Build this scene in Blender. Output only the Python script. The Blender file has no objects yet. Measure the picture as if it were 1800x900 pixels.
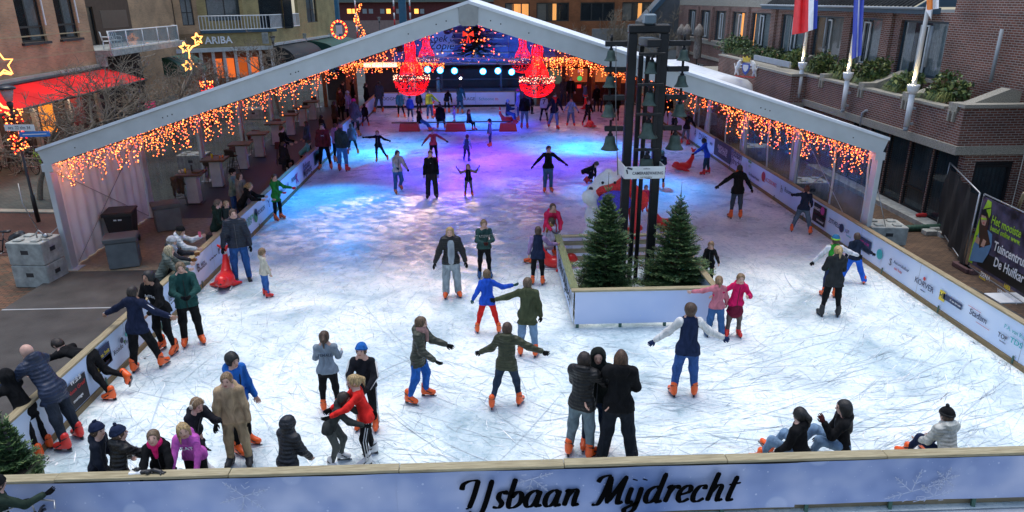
EXPO = 1.0
import bpy, math, random
import numpy as np
from math import sin, cos, pi, radians as R
from mathutils import Vector, Matrix, Euler
rnd = random.Random(7)
npr = np.random.RandomState(5)
scene = bpy.context.scene
col = scene.collection

# ------------------------------------------------------------------ camera
F_PX, PITCH, YAW, ROLL, CAM_H = 1243.64, R(19.966), R(2.109), R(-0.338), 6.9
_F = Vector((sin(YAW)*cos(PITCH), cos(YAW)*cos(PITCH), -sin(PITCH)))
_R0 = Vector((cos(YAW), -sin(YAW), 0)); _U0 = _R0.cross(_F)
_R = _R0*cos(ROLL) + _U0*sin(ROLL); _U = -_R0*sin(ROLL) + _U0*cos(ROLL)
EYE = Vector((0, 0, CAM_H))
cd = bpy.data.cameras.new('camera'); cam = bpy.data.objects.new('camera', cd); col.objects.link(cam)
cam.matrix_world = Matrix(((_R.x, _U.x, -_F.x, 0), (_R.y, _U.y, -_F.y, 0), (_R.z, _U.z, -_F.z, CAM_H), (0, 0, 0, 1)))
cd.sensor_width = 36; cd.lens = 36*F_PX/1800; cd.clip_end = 600; cd.clip_start = .2
scene.camera = cam
def ray(px, py): return _F + _R*((px-900)/F_PX) - _U*((py-450)/F_PX)
def G(px, py, z=0.0):                       # survey helpers: a point of the place on a level / on a wall plane
    d = ray(px, py); return EYE + d*((z-CAM_H)/d.z)
def PX(px, py, x):
    d = ray(px, py); return EYE + d*(x/d.x)
def PY(px, py, y):
    d = ray(px, py); return EYE + d*(y/d.y)
def PN(px, py, A, n):
    d = ray(px, py); return EYE + d*((A-EYE).dot(n)/d.dot(n))

# ------------------------------------------------------------------ materials
_mats = {}
def mat(name, rgb, rough=.7, metal=0.0, var=.12, vs=3.0, bump=.0, bs=40.0, emit=0.0, alpha=1.0, spec=.5, coord='Object', rgb2=None, detail=4):
    key = (name, tuple(round(c, 4) for c in rgb), rough, metal, emit, alpha)
    if key in _mats: return _mats[key]
    m = bpy.data.materials.new(name); m.use_nodes = True; nt = m.node_tree; n = nt.nodes; l = nt.links
    b = n['Principled BSDF']; b.inputs['Roughness'].default_value = rough; b.inputs['Metallic'].default_value = metal
    b.inputs['Specular IOR Level'].default_value = spec
    c = (*rgb, 1)
    if emit > 0:
        b.inputs['Specular IOR Level'].default_value = 0
        b.inputs['Base Color'].default_value = c
        b.inputs['Emission Color'].default_value = c; b.inputs['Emission Strength'].default_value = emit
    else:
        tc = n.new('ShaderNodeTexCoord'); nz = n.new('ShaderNodeTexNoise'); nz.inputs['Scale'].default_value = vs; nz.inputs['Detail'].default_value = detail
        l.new(tc.outputs[coord], nz.inputs['Vector'])
        cr = n.new('ShaderNodeValToRGB'); cr.color_ramp.elements[0].position = .3; cr.color_ramp.elements[1].position = .7
        lo = [max(0, x*(1-var)) for x in rgb]; hi = [min(1, x*(1+var)) for x in (rgb2 or rgb)]
        cr.color_ramp.elements[0].color = (*lo, 1); cr.color_ramp.elements[1].color = (*hi, 1)
        l.new(nz.outputs['Fac'], cr.inputs['Fac']); l.new(cr.outputs['Color'], b.inputs['Base Color'])
        if bump > 0:
            n2 = n.new('ShaderNodeTexNoise'); n2.inputs['Scale'].default_value = bs; n2.inputs['Detail'].default_value = 3
            bp = n.new('ShaderNodeBump'); bp.inputs['Strength'].default_value = bump; bp.inputs['Distance'].default_value = .02
            l.new(tc.outputs[coord], n2.inputs['Vector']); l.new(n2.outputs['Fac'], bp.inputs['Height']); l.new(bp.outputs['Normal'], b.inputs['Normal'])
    if alpha < 1: b.inputs['Alpha'].default_value = alpha
    _mats[key] = m
    return m
_cl = {}
def cloth(rgb, shine=False):
    key = (tuple(round(c, 3) for c in rgb), shine)
    if key in _cl: return _cl[key]
    m = bpy.data.materials.new('quilted_cloth' if shine else 'cloth'); m.use_nodes = True; nt = m.node_tree; n = nt.nodes; l = nt.links; b = n['Principled BSDF']
    b.inputs['Roughness'].default_value = .5 if shine else .9; b.inputs['Specular IOR Level'].default_value = .35 if shine else .15
    tc = n.new('ShaderNodeTexCoord'); mp = n.new('ShaderNodeMapping'); mp.inputs['Scale'].default_value = (1, 1, .55); l.new(tc.outputs['Object'], mp.inputs['Vector'])
    nz = n.new('ShaderNodeTexNoise'); nz.inputs['Scale'].default_value = 7; nz.inputs['Detail'].default_value = 5; nz.inputs['Distortion'].default_value = 1.2; l.new(mp.outputs['Vector'], nz.inputs['Vector'])
    cr = n.new('ShaderNodeValToRGB'); cr.color_ramp.elements[0].position = .3; cr.color_ramp.elements[1].position = .72
    cr.color_ramp.elements[0].color = (*[x*.62 for x in rgb], 1); cr.color_ramp.elements[1].color = (*[min(1, x*1.3+.004) for x in rgb], 1)
    l.new(nz.outputs['Fac'], cr.inputs['Fac']); l.new(cr.outputs['Color'], b.inputs['Base Color'])
    bp = n.new('ShaderNodeBump'); bp.inputs['Strength'].default_value = .9; bp.inputs['Distance'].default_value = .035; l.new(nz.outputs['Fac'], bp.inputs['Height'])
    last = bp
    if shine:
        wv = n.new('ShaderNodeTexWave'); wv.bands_direction = 'Z'; wv.inputs['Scale'].default_value = 5.2; wv.inputs['Distortion'].default_value = 2.2; wv.inputs['Detail'].default_value = 1; l.new(tc.outputs['Object'], wv.inputs['Vector'])
        b2 = n.new('ShaderNodeBump'); b2.inputs['Strength'].default_value = .45; b2.inputs['Distance'].default_value = .018; l.new(wv.outputs['Fac'], b2.inputs['Height']); l.new(bp.outputs['Normal'], b2.inputs['Normal']); last = b2
    l.new(last.outputs['Normal'], b.inputs['Normal']); _cl[key] = m; return m
def hair_mat(rgb):
    key = ('hair',)+tuple(rgb)
    if key in _cl: return _cl[key]
    m = bpy.data.materials.new('hair'); m.use_nodes = True; nt = m.node_tree; n = nt.nodes; l = nt.links; b = n['Principled BSDF']; b.inputs['Roughness'].default_value = .55
    tc = n.new('ShaderNodeTexCoord'); mp = n.new('ShaderNodeMapping'); mp.inputs['Scale'].default_value = (70, 70, 9); nz = n.new('ShaderNodeTexNoise'); nz.inputs['Scale'].default_value = 1; nz.inputs['Detail'].default_value = 3; nz.inputs['Distortion'].default_value = .6
    cr = n.new('ShaderNodeValToRGB'); cr.color_ramp.elements[0].position = .38; cr.color_ramp.elements[1].position = .66; cr.color_ramp.elements[0].color = (*[x*.35 for x in rgb], 1); cr.color_ramp.elements[1].color = (*[x*1.15 for x in rgb], 1)
    l.new(tc.outputs['Object'], mp.inputs['Vector']); l.new(mp.outputs['Vector'], nz.inputs['Vector']); l.new(nz.outputs['Fac'], cr.inputs['Fac']); l.new(cr.outputs['Color'], b.inputs['Base Color'])
    bp = n.new('ShaderNodeBump'); bp.inputs['Strength'].default_value = .6; bp.inputs['Distance'].default_value = .01; l.new(nz.outputs['Fac'], bp.inputs['Height']); l.new(bp.outputs['Normal'], b.inputs['Normal']); _cl[key] = m; return m
def glow(rgb, s, name='lamp_glow'):
    m = mat(name, rgb, .5, emit=s); return m
def brick(name, c1, c2, mortar, bw=.22, bh=.065, ms=.012, rough=.9):
    m = bpy.data.materials.new(name); m.use_nodes = True; nt = m.node_tree; n = nt.nodes; l = nt.links; b = n['Principled BSDF']
    b.inputs['Roughness'].default_value = rough; b.inputs['Specular IOR Level'].default_value = .25
    uv = n.new('ShaderNodeUVMap'); br = n.new('ShaderNodeTexBrick'); br.inputs['Scale'].default_value = 1
    br.inputs['Color1'].default_value = (*c1, 1); br.inputs['Color2'].default_value = (*c2, 1); br.inputs['Mortar'].default_value = (*mortar, 1)
    br.inputs['Mortar Size'].default_value = ms; br.inputs['Brick Width'].default_value = bw; br.inputs['Row Height'].default_value = bh
    br.inputs['Mortar Smooth'].default_value = .3; br.inputs['Bias'].default_value = -.2
    nz = n.new('ShaderNodeTexNoise'); nz.inputs['Scale'].default_value = .7; nz.inputs['Detail'].default_value = 6
    l.new(uv.outputs['UV'], br.inputs['Vector']); l.new(uv.outputs['UV'], nz.inputs['Vector'])
    mx = n.new('ShaderNodeMix'); mx.data_type = 'RGBA'; mx.blend_type = 'MULTIPLY'; mx.inputs['Factor'].default_value = .6
    cr = n.new('ShaderNodeValToRGB'); cr.color_ramp.elements[0].position = .35; cr.color_ramp.elements[0].color = (.55, .55, .55, 1); cr.color_ramp.elements[1].position = .65; cr.color_ramp.elements[1].color = (1.15, 1.1, 1.05, 1)
    l.new(nz.outputs['Fac'], cr.inputs['Fac']); l.new(br.outputs['Color'], mx.inputs['A']); l.new(cr.outputs['Color'], mx.inputs['B'])
    l.new(mx.outputs['Result'], b.inputs['Base Color'])
    bp = n.new('ShaderNodeBump'); bp.inputs['Strength'].default_value = .5; bp.inputs['Distance'].default_value = .01; bp.invert = True
    l.new(br.outputs['Fac'], bp.inputs['Height']); l.new(bp.outputs['Normal'], b.inputs['Normal'])
    return m
ALU = mat('aluminium', (.54, .57, .59), .42, .35, .08, 2, .05, 30)
STEEL = mat('steel', (.35, .36, .37), .4, .8, .1, 6)
BLACKP = mat('black_paint', (.012, .013, .015), .35, .0, .3, 5, .1, 25)
DARK = mat('dark_metal', (.03, .032, .035), .5, .2, .2, 4)
WHITEP = mat('white_paint', (.72, .73, .72), .5, 0, .06, 4)
GREYP = mat('grey_paint', (.3, .33, .35), .6)
CONC = mat('concrete', (.33, .34, .31), .92, 0, .28, 5, .5, 18)
STONE = mat('pebbled_concrete', (.3, .28, .23), .95, 0, .45, 40, .6, 60)
BLUEP = mat('blue_trim_paint', (.035, .075, .11), .55, 0, .15)
PVC = mat('white_tarpaulin', (.62, .64, .66), .5, 0, .12, 2.5, .12, 3)
def plastic(rgb): return mat('plastic', rgb, .35, 0, .06, 5, .05, 20)

def wood_mat(name, c1, c2, sx=(1, 1, 1), rough=.8):
    m = bpy.data.materials.new(name); m.use_nodes = True; nt = m.node_tree; n = nt.nodes; l = nt.links; b = n['Principled BSDF']; b.inputs['Roughness'].default_value = rough
    tc = n.new('ShaderNodeTexCoord'); mp = n.new('ShaderNodeMapping'); mp.inputs['Scale'].default_value = sx
    nz = n.new('ShaderNodeTexNoise'); nz.inputs['Scale'].default_value = 6; nz.inputs['Detail'].default_value = 8; nz.inputs['Roughness'].default_value = .7
    cr = n.new('ShaderNodeValToRGB'); cr.color_ramp.elements[0].position = .32; cr.color_ramp.elements[0].color = (*c1, 1); cr.color_ramp.elements[1].position = .68; cr.color_ramp.elements[1].color = (*c2, 1)
    l.new(tc.outputs['Object'], mp.inputs['Vector']); l.new(mp.outputs['Vector'], nz.inputs['Vector']); l.new(nz.outputs['Fac'], cr.inputs['Fac']); l.new(cr.outputs['Color'], b.inputs['Base Color'])
    bp = n.new('ShaderNodeBump'); bp.inputs['Strength'].default_value = .3; l.new(nz.outputs['Fac'], bp.inputs['Height']); l.new(bp.outputs['Normal'], b.inputs['Normal'])
    return m
WOODX = wood_mat('rail_wood_across', (.2, .16, .085), (.46, .4, .25), (.5, 9, 9))
WOODY = wood_mat('rail_wood_along', (.2, .15, .08), (.42, .35, .21), (9, .5, 9))
KICKX = wood_mat('kick_board_across', (.14, .10, .05), (.3, .22, .11), (.6, 9, 9))
KICKY = wood_mat('kick_board_along', (.14, .10, .05), (.3, .22, .11), (9, .6, 9))
GREENW = wood_mat('mossy_rail_wood', (.07, .1, .04), (.25, .26, .13), (9, .6, 9))
TABLEW = wood_mat('table_wood', (.05, .025, .012), (.16, .09, .045), (1, 6, 6), .5)
PLY = wood_mat('plywood_floor', (.16, .12, .07), (.34, .27, .17), (1, 2, 1), .85)

# ------------------------------------------------------------------ mesh building
class MB:
    def __init__(s): s.v = []; s.f = []; s.m = []; s.sm = []
    def add(s, vs, fs, mi=0, smooth=False):
        o = len(s.v); s.v += [tuple(v) for v in vs]
        for f in fs: s.f.append(tuple(i+o for i in f)); s.m.append(mi); s.sm.append(smooth)
        return s
    def box(s, a, b, mi=0, M=None):
        x0, y0, z0 = a; x1, y1, z1 = b
        vs = [Vector((x, y, z)) for z in (z0, z1) for y in (y0, y1) for x in (x0, x1)]
        if M is not None: vs = [M @ v for v in vs]
        return s.add(vs, [(0, 2, 3, 1), (4, 5, 7, 6), (0, 1, 5, 4), (2, 6, 7, 3), (0, 4, 6, 2), (1, 3, 7, 5)], mi)
    def bbox(s, a, b, w=.02, mi=0, M=None):         # box with chamfered edges
        x0, y0, z0 = a; x1, y1, z1 = b; w = min(w, (x1-x0)*.45, (y1-y0)*.45, (z1-z0)*.45)
        vs = []
        for z, k in ((z0, w), (z0+w, 0), (z1-w, 0), (z1, w)):
            X0, X1, Y0, Y1 = x0+k, x1-k, y0+k, y1-k
            vs += [(X0+w, Y0, z), (X1-w, Y0, z), (X1, Y0+w, z), (X1, Y1-w, z), (X1-w, Y1, z), (X0+w, Y1, z), (X0, Y1-w, z), (X0, Y0+w, z)]
        vs = [Vector(v) for v in vs]
        if M is not None: vs = [M @ v for v in vs]
        fs = [tuple(reversed(range(8))), tuple(range(24, 32))]
        for r in range(3):
            for i in range(8): j = (i+1) % 8; fs.append((r*8+i, r*8+j, r*8+8+j, r*8+8+i))
        return s.add(vs, fs, mi)
    def beam(s, A, B, w, h, mi=0, up=Vector((0, 0, 1))):   # rectangular bar from A to B
        A = Vector(A); B = Vector(B); d = (B-A).normalized(); sd = d.cross(up)
        if sd.length < 1e-4: sd = d.cross(Vector((0, 1, 0)))
        sd.normalize(); u = sd.cross(d).normalized()
        vs = [P + sd*(w/2*i) + u*(h/2*j) for P in (A, B) for i, j in ((-1, -1), (1, -1), (1, 1), (-1, 1))]
        return s.add(vs, [(0, 1, 2, 3), (7, 6, 5, 4), (0, 4, 5, 1), (1, 5, 6, 2), (2, 6, 7, 3), (3, 7, 4, 0)], mi)
    def tube(s, pts, r, n=8, mi=0, cap=True, smooth=True):
        pts = [Vector(p) for p in pts]; rs = r if isinstance(r, (list, tuple)) else [r]*len(pts)
        vs = []; ref = None
        for i, p in enumerate(pts):
            d = (pts[min(i+1, len(pts)-1)] - pts[max(i-1, 0)]).normalized()
            if ref is None: ref = d.cross(Vector((0.13, .21, 1))); ref = ref if ref.length > .05 else d.cross(Vector((1, 0, 0)))
            a = (ref - d*ref.dot(d)).normalized(); ref = a; b = d.cross(a)
            for k in range(n): t = 2*pi*k/n; vs.append(p + a*(cos(t)*rs[i]) + b*(sin(t)*rs[i]))
        fs = []
        for i in range(len(pts)-1):
            for k in range(n): j = (k+1) % n; fs.append((i*n+k, i*n+j, i*n+n+j, i*n+n+k))
        if cap: fs += [tuple(reversed(range(n))), tuple(range(len(vs)-n, len(vs)))]
        return s.add(vs, fs, mi, smooth)
    def lathe(s, prof, c=(0, 0, 0), n=20, mi=0, smooth=True, M=None, sy=1.0):
        vs = []; c = Vector(c)
        for r, z in prof:
            for k in range(n):
                t = 2*pi*k/n; v = Vector((r*cos(t), r*sin(t)*sy, z))
                vs.append((M @ v if M is not None else v) + c)
        fs = []
        for i in range(len(prof)-1):
            for k in range(n): j = (k+1) % n; fs.append((i*n+k, i*n+j, i*n+n+j, i*n+n+k))
        fs += [tuple(reversed(range(n))), tuple(range(len(vs)-n, len(vs)))]
        return s.add(vs, fs, mi, smooth)
    def ball(s, c, r, mi=0, n=8, sc=(1, 1, 1)):
        c = Vector(c); rr = []; m = max(3, n//2)
        prof = [(max(.001, sin(pi*i/m))*r, -cos(pi*i/m)*r) for i in range(m+1)]
        M = Matrix.Diagonal((sc[0], sc[1], sc[2]))
        return s.lathe(prof, c, n, mi, True, M)
    def octa(s, c, r, mi=0):
        x, y, z = c
        return s.add([(x+r, y, z), (x, y+r, z), (x-r, y, z), (x, y-r, z), (x, y, z+r), (x, y, z-r)],
                     [(0, 1, 4), (1, 2, 4), (2, 3, 4), (3, 0, 4), (1, 0, 5), (2, 1, 5), (3, 2, 5), (0, 3, 5)], mi)
    def quad(s, a, b, c, d, mi=0): return s.add([a, b, c, d], [(0, 1, 2, 3)], mi)
    def prism(s, poly, A, u, w, nrm, th, mi=0):     # 2D outline (list of (a,b)) at A + a*u + b*w, thickness th along nrm
        A, u, w, nrm = Vector(A), Vector(u), Vector(w), Vector(nrm); n = len(poly)
        vs = [A+u*p[0]+w*p[1] for p in poly] + [A+u*p[0]+w*p[1]+nrm*th for p in poly]
        fs = [tuple(range(n)), tuple(reversed(range(n, 2*n)))] + [(i, i+n, (i+1) % n+n, (i+1) % n) for i in range(n)]
        return s.add(vs, fs, mi)
    def mesh(s, name, mats, smooth=None):
        me = bpy.data.meshes.new(name); me.from_pydata(s.v, [], s.f); me.update()
        for m in (mats if isinstance(mats, (list, tuple)) else [mats]): me.materials.append(m)
        if s.f:
            me.polygons.foreach_set('material_index', s.m)
            me.polygons.foreach_set('use_smooth', [bool(x) if smooth is None else smooth for x in s.sm])
            uv = me.uv_layers.new(name='UVMap'); nl = len(me.loops)
            co = np.empty(len(me.vertices)*3); me.vertices.foreach_get('co', co); co = co.reshape(-1, 3)
            vi = np.empty(nl, np.int32); me.loops.foreach_get('vertex_index', vi)
            nr = np.empty(len(me.polygons)*3); me.polygons.foreach_get('normal', nr); nr = nr.reshape(-1, 3)
            lt = np.empty(len(me.polygons), np.int32); me.polygons.foreach_get('loop_total', lt)
            nl_ = np.repeat(nr, lt, axis=0); P = co[vi]
            hz = np.abs(nl_[:, 2]) > .75; ln = np.hypot(nl_[:, 0], nl_[:, 1]) + 1e-9
            U = np.where(hz, P[:, 0], (P[:, 0]*-nl_[:, 1] + P[:, 1]*nl_[:, 0])/ln); V = np.where(hz, P[:, 1], P[:, 2])
            uv.data.foreach_set('uv', np.stack([U, V], 1).ravel())
        return me
    def build(s, name, mats, parent=None, smooth=None, **kw):
        o = bpy.data.objects.new(name, s.mesh(name, mats, smooth)); col.objects.link(o)
        if parent is not None: o.parent = parent
        for k, v in kw.items(): o[k] = v
        return o
def tag(o, label=None, cat=None, group=None, kind=None):
    if label: o['label'] = label
    if cat: o['category'] = cat
    if group: o['group'] = group
    if kind: o['kind'] = kind
    return o
def empty(name, loc=(0, 0, 0), rz=0.0, label=None, cat=None, group=None):
    o = bpy.data.objects.new(name, None); col.objects.link(o); o.empty_display_size = .2
    o.location = loc; o.rotation_euler = (0, 0, rz); return tag(o, label, cat, group)
def kids(o): return list(o.children)
def copy_tree(o, parent=None):
    c = o.copy(); col.objects.link(c); c.parent = parent
    for ch in kids(o): copy_tree(ch, c)
    return c
def copy_thing(o, loc, rz=None, label=None, scale=None):
    bpy.context.view_layer.update
    c = copy_tree(o); c.location = loc
    if rz is not None: c.rotation_euler = (0, 0, rz)
    if scale: c.scale = (scale,)*3
    if label: c['label'] = label
    return c
_tcache = {}
def text(s, A, u, w, size, m, parent, th=.004, name='lettering', align='CENTER', shear=0.0, bold=0.0, sx=1.0, kind=None):
    """flat lettering with its reading direction u and its up direction w, standing at A"""
    c = bpy.data.curves.new('t', 'FONT'); c.body = s; c.size = size; c.align_x = align; c.align_y = 'CENTER'; c.shear = shear; c.offset = bold*size; c.extrude = th/2; c.resolution_u = 2
    o = bpy.data.objects.new('t', c); me = bpy.data.meshes.new_from_object(o); bpy.data.objects.remove(o); bpy.data.curves.remove(c)
    u = Vector(u).normalized(); w = Vector(w).normalized(); nn = u.cross(w)
    Mx = Matrix((( u.x*sx, w.x, nn.x, A[0]), (u.y*sx, w.y, nn.y, A[1]), (u.z*sx, w.z, nn.z, A[2]), (0, 0, 0, 1)))
    me.transform(Mx); me.materials.clear(); me.materials.append(m); me.name = name
    ob = bpy.data.objects.new(name, me); col.objects.link(ob)
    if parent is not None: ob.parent = parent
    return ob

# ------------------------------------------------------------------ smooth bodies: distance field -> one closed surface
def snet(prims, res, k=.03, wob=0.0, seed=0):
    lo = np.full(3, 1e9); hi = -lo
    for p in prims:
        if p[0] == 'cap': pts = [np.array(p[1]), np.array(p[2])]; r = max(p[3], p[4])
        elif p[0] == 'ell': pts = [np.array(p[1])]; r = max(p[2])
        else: continue
        for q in pts: lo = np.minimum(lo, q-r); hi = np.maximum(hi, q+r)
    lo = lo - 2.5*res - wob; hi = hi + 2.5*res + wob
    n = np.ceil((hi-lo)/res).astype(int) + 1
    ax = [lo[i] + res*np.arange(n[i]) for i in range(3)]
    D = np.full(n, 1.0)
    for p in prims:
        if p[0] == 'cut':                           # plane: remove where (x-A).n > 0
            A = np.array(p[1], float); nn = np.array(p[2], float)
            d = (ax[0][:, None, None]-A[0])*nn[0] + (ax[1][None, :, None]-A[1])*nn[1] + (ax[2][None, None, :]-A[2])*nn[2]
            D = np.maximum(D, d); continue
        if p[0] in ('cap', 'subcap'):
            a = np.array(p[1], float); b = np.array(p[2], float); r = max(p[3], p[4]); pl = np.minimum(a, b)-r-k*1.5; ph = np.maximum(a, b)+r+k*1.5
        else:
            a = np.array(p[1], float); r = max(p[2]); pl = a-r-k*1.5; ph = a+r+k*1.5
        i0 = np.clip(np.floor((pl-lo)/res).astype(int), 0, n); i1 = np.clip(np.ceil((ph-lo)/res).astype(int)+1, 0, n)
        if (i1 <= i0).any(): continue
        X = ax[0][i0[0]:i1[0], None, None]; Y = ax[1][None, i0[1]:i1[1], None]; Z = ax[2][None, None, i0[2]:i1[2]]
        x, y, z = X-a[0], Y-a[1], Z-a[2]
        if p[0] in ('cap', 'subcap'):
            ba = b-a; t = np.clip((x*ba[0]+y*ba[1]+z*ba[2])/max(1e-9, ba@ba), 0, 1)
            x = x-t*ba[0]; y = y-t*ba[1]; z = z-t*ba[2]
            if len(p) > 5:
                f = np.array(p[5], float); kk = p[6]-1; q = x*f[0]+y*f[1]+z*f[2]; x = x+kk*q*f[0]; y = y+kk*q*f[1]; z = z+kk*q*f[2]
            d = np.sqrt(x*x+y*y+z*z) - (p[3]+(p[4]-p[3])*t)
        else:
            rr = p[2]; Mx = p[3] if len(p) > 3 else None
            if Mx is not None:
                x, y, z = (x*Mx[0][0]+y*Mx[1][0]+z*Mx[2][0], x*Mx[0][1]+y*Mx[1][1]+z*Mx[2][1], x*Mx[0][2]+y*Mx[1][2]+z*Mx[2][2])
            q = np.sqrt((x/rr[0])**2+(y/rr[1])**2+(z/rr[2])**2); d = (q-1)*min(rr)
        S = D[i0[0]:i1[0], i0[1]:i1[1], i0[2]:i1[2]]
        if p[0][:3] == 'sub': S[...] = np.maximum(S, -d)
        else:
            h = np.maximum(k-np.abs(S-d), 0)/k; S[...] = np.minimum(S, d) - h*h*k*.25
    if wob:
        rs = np.random.RandomState(seed); acc = 0
        for _ in range(5):
            w = rs.normal(size=3)*(14+_*7); ph = rs.rand()*6.3
            acc = acc + np.sin(ax[0][:, None, None]*w[0]+ax[1][None, :, None]*w[1]+ax[2][None, None, :]*w[2]*.8+ph)
        D = D + acc*(wob/3.5)
    return _nets(D, lo, res)
def _nets(D, lo, res):
    I = D < 0; n = np.array(D.shape)
    crossings = np.zeros((*(n-1), 3)); cnt = np.zeros(n-1)
    idx = np.stack(np.meshgrid(*[np.arange(m) for m in n], indexing='ij'), -1) if False else None
    def sl(o): return tuple(slice(o[i], n[i]-1+o[i]) for i in range(3))
    corners = {(i, j, k): D[sl((i, j, k))] for i in (0, 1) for j in (0, 1) for k in (0, 1)}
    any_in = np.zeros(n-1, bool); all_in = np.ones(n-1, bool)
    for c in corners.values(): any_in |= c < 0; all_in &= c < 0
    act = any_in & ~all_in; ci = np.argwhere(act)
    if len(ci) == 0: return np.zeros((0, 3)), np.zeros((0, 4), int)
    cv = {k: v[act] for k, v in corners.items()}
    acc = np.zeros((len(ci), 3)); num = np.zeros(len(ci))
    for a in cv:
        for x in range(3):
            if a[x] == 0:
                b = list(a); b[x] = 1; b = tuple(b); d0, d1 = cv[a], cv[b]; m = (d0 < 0) != (d1 < 0)
                t = d0[m]/(d0[m]-d1[m]); P = np.tile(np.array(a, float), (m.sum(), 1)); P[:, x] = t; acc[m] += P; num[m] += 1
    V = lo + res*(ci + acc/num[:, None])
    vid = np.full(n-1, -1); vid[act] = np.arange(len(ci))
    Q = []
    for x in range(3):
        y, z = (x+1) % 3, (x+2) % 3
        s0 = [slice(1, n[i]-1) for i in range(3)]; s0[x] = slice(0, n[x]-1); s1 = list(s0); s1[x] = slice(1, n[x])
        A = I[tuple(s0)]; B = I[tuple(s1)]; e = np.argwhere(A != B)
        if len(e) == 0: continue
        flip = A[A != B]
        for i in range(3):
            if i != x: e[:, i] += 1
        def at(dy, dz): q = e.copy(); q[:, y] -= dy; q[:, z] -= dz; return vid[q[:, 0], q[:, 1], q[:, 2]]
        q = np.stack([at(1, 1), at(0, 1), at(0, 0), at(1, 0)], 1)
        q[~flip] = q[~flip][:, ::-1]; Q.append(q)
    Q = np.concatenate(Q); Q = Q[(Q >= 0).all(1)]
    return V, Q
def net_mesh(name, VQ, mats, extra=None, face_mat=None):
    V, Q = VQ; mb = MB(); mb.v = [tuple(v) for v in V]; mb.f = [tuple(q) for q in Q.tolist()]
    mb.m = [0]*len(mb.f) if face_mat is None else face_mat; mb.sm = [True]*len(mb.f)
    if extra is not None: mb.add(extra.v, [], 0); o = len(V); mb.f += [tuple(i+o for i in f) for f in extra.f]; mb.m += extra.m; mb.sm += [True]*len(extra.f)
    return mb.mesh(name, mats)
def net(name, prims, res, m, parent=None, k=.03, wob=0.0, seed=0):
    o = bpy.data.objects.new(name, net_mesh(name, snet(prims, res, k, wob, seed), m)); col.objects.link(o)
    if parent is not None: o.parent = parent
    return o
# ------------------------------------------------------------------ world and daylight
w = bpy.data.worlds.new('World'); scene.world = w; w.use_nodes = True
nt = w.node_tree; bg = nt.nodes['Background']; sk = nt.nodes.new('ShaderNodeTexSky'); sk.sky_type = 'NISHITA'; sk.sun_disc = False
sk.sun_elevation = R(80); sk.sun_rotation = R(0); sk.air_density = 1.0; sk.dust_density = 1.2; sk.ozone_density = .6; sk.altitude = 0
nt.links.new(sk.outputs['Color'], bg.inputs['Color']); bg.inputs['Strength'].default_value = .11
sd = bpy.data.lights.new('sun', 'SUN'); sd.energy = 1.15; sd.angle = R(34); sd.color = (1, .98, .95); so = bpy.data.objects.new('sun', sd); col.objects.link(so)
so.rotation_euler = (R(-9), R(-3), 0)
scene.view_settings.view_transform = 'Standard'; scene.view_settings.look = 'None'; scene.view_settings.exposure = EXPO; scene.view_settings.gamma = 1
scene.cycles.use_denoising = True; scene.cycles.sample_clamp_indirect = 4; scene.cycles.sample_clamp_direct = 0; scene.cycles.max_bounces = 6; scene.cycles.transparent_max_bounces = 16
scene.cycles.diffuse_bounces = 3; scene.cycles.glossy_bounces = 2; scene.cycles.caustics_reflective = False; scene.cycles.caustics_refractive = False
scene.cycles.blur_glossy = 1.0

XL, XR, YF, YB, HB = -7.277, 10.381, 8.13, 48.8, .923      # the rink
TL, TR, TY, TE, TA, TB = -11.48, 10.755, 18.5, 3.36, 6.854, 50.0   # the marquee: eaves, front, eave height, ridge height, back
RX = (TL+TR)/2
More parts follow.
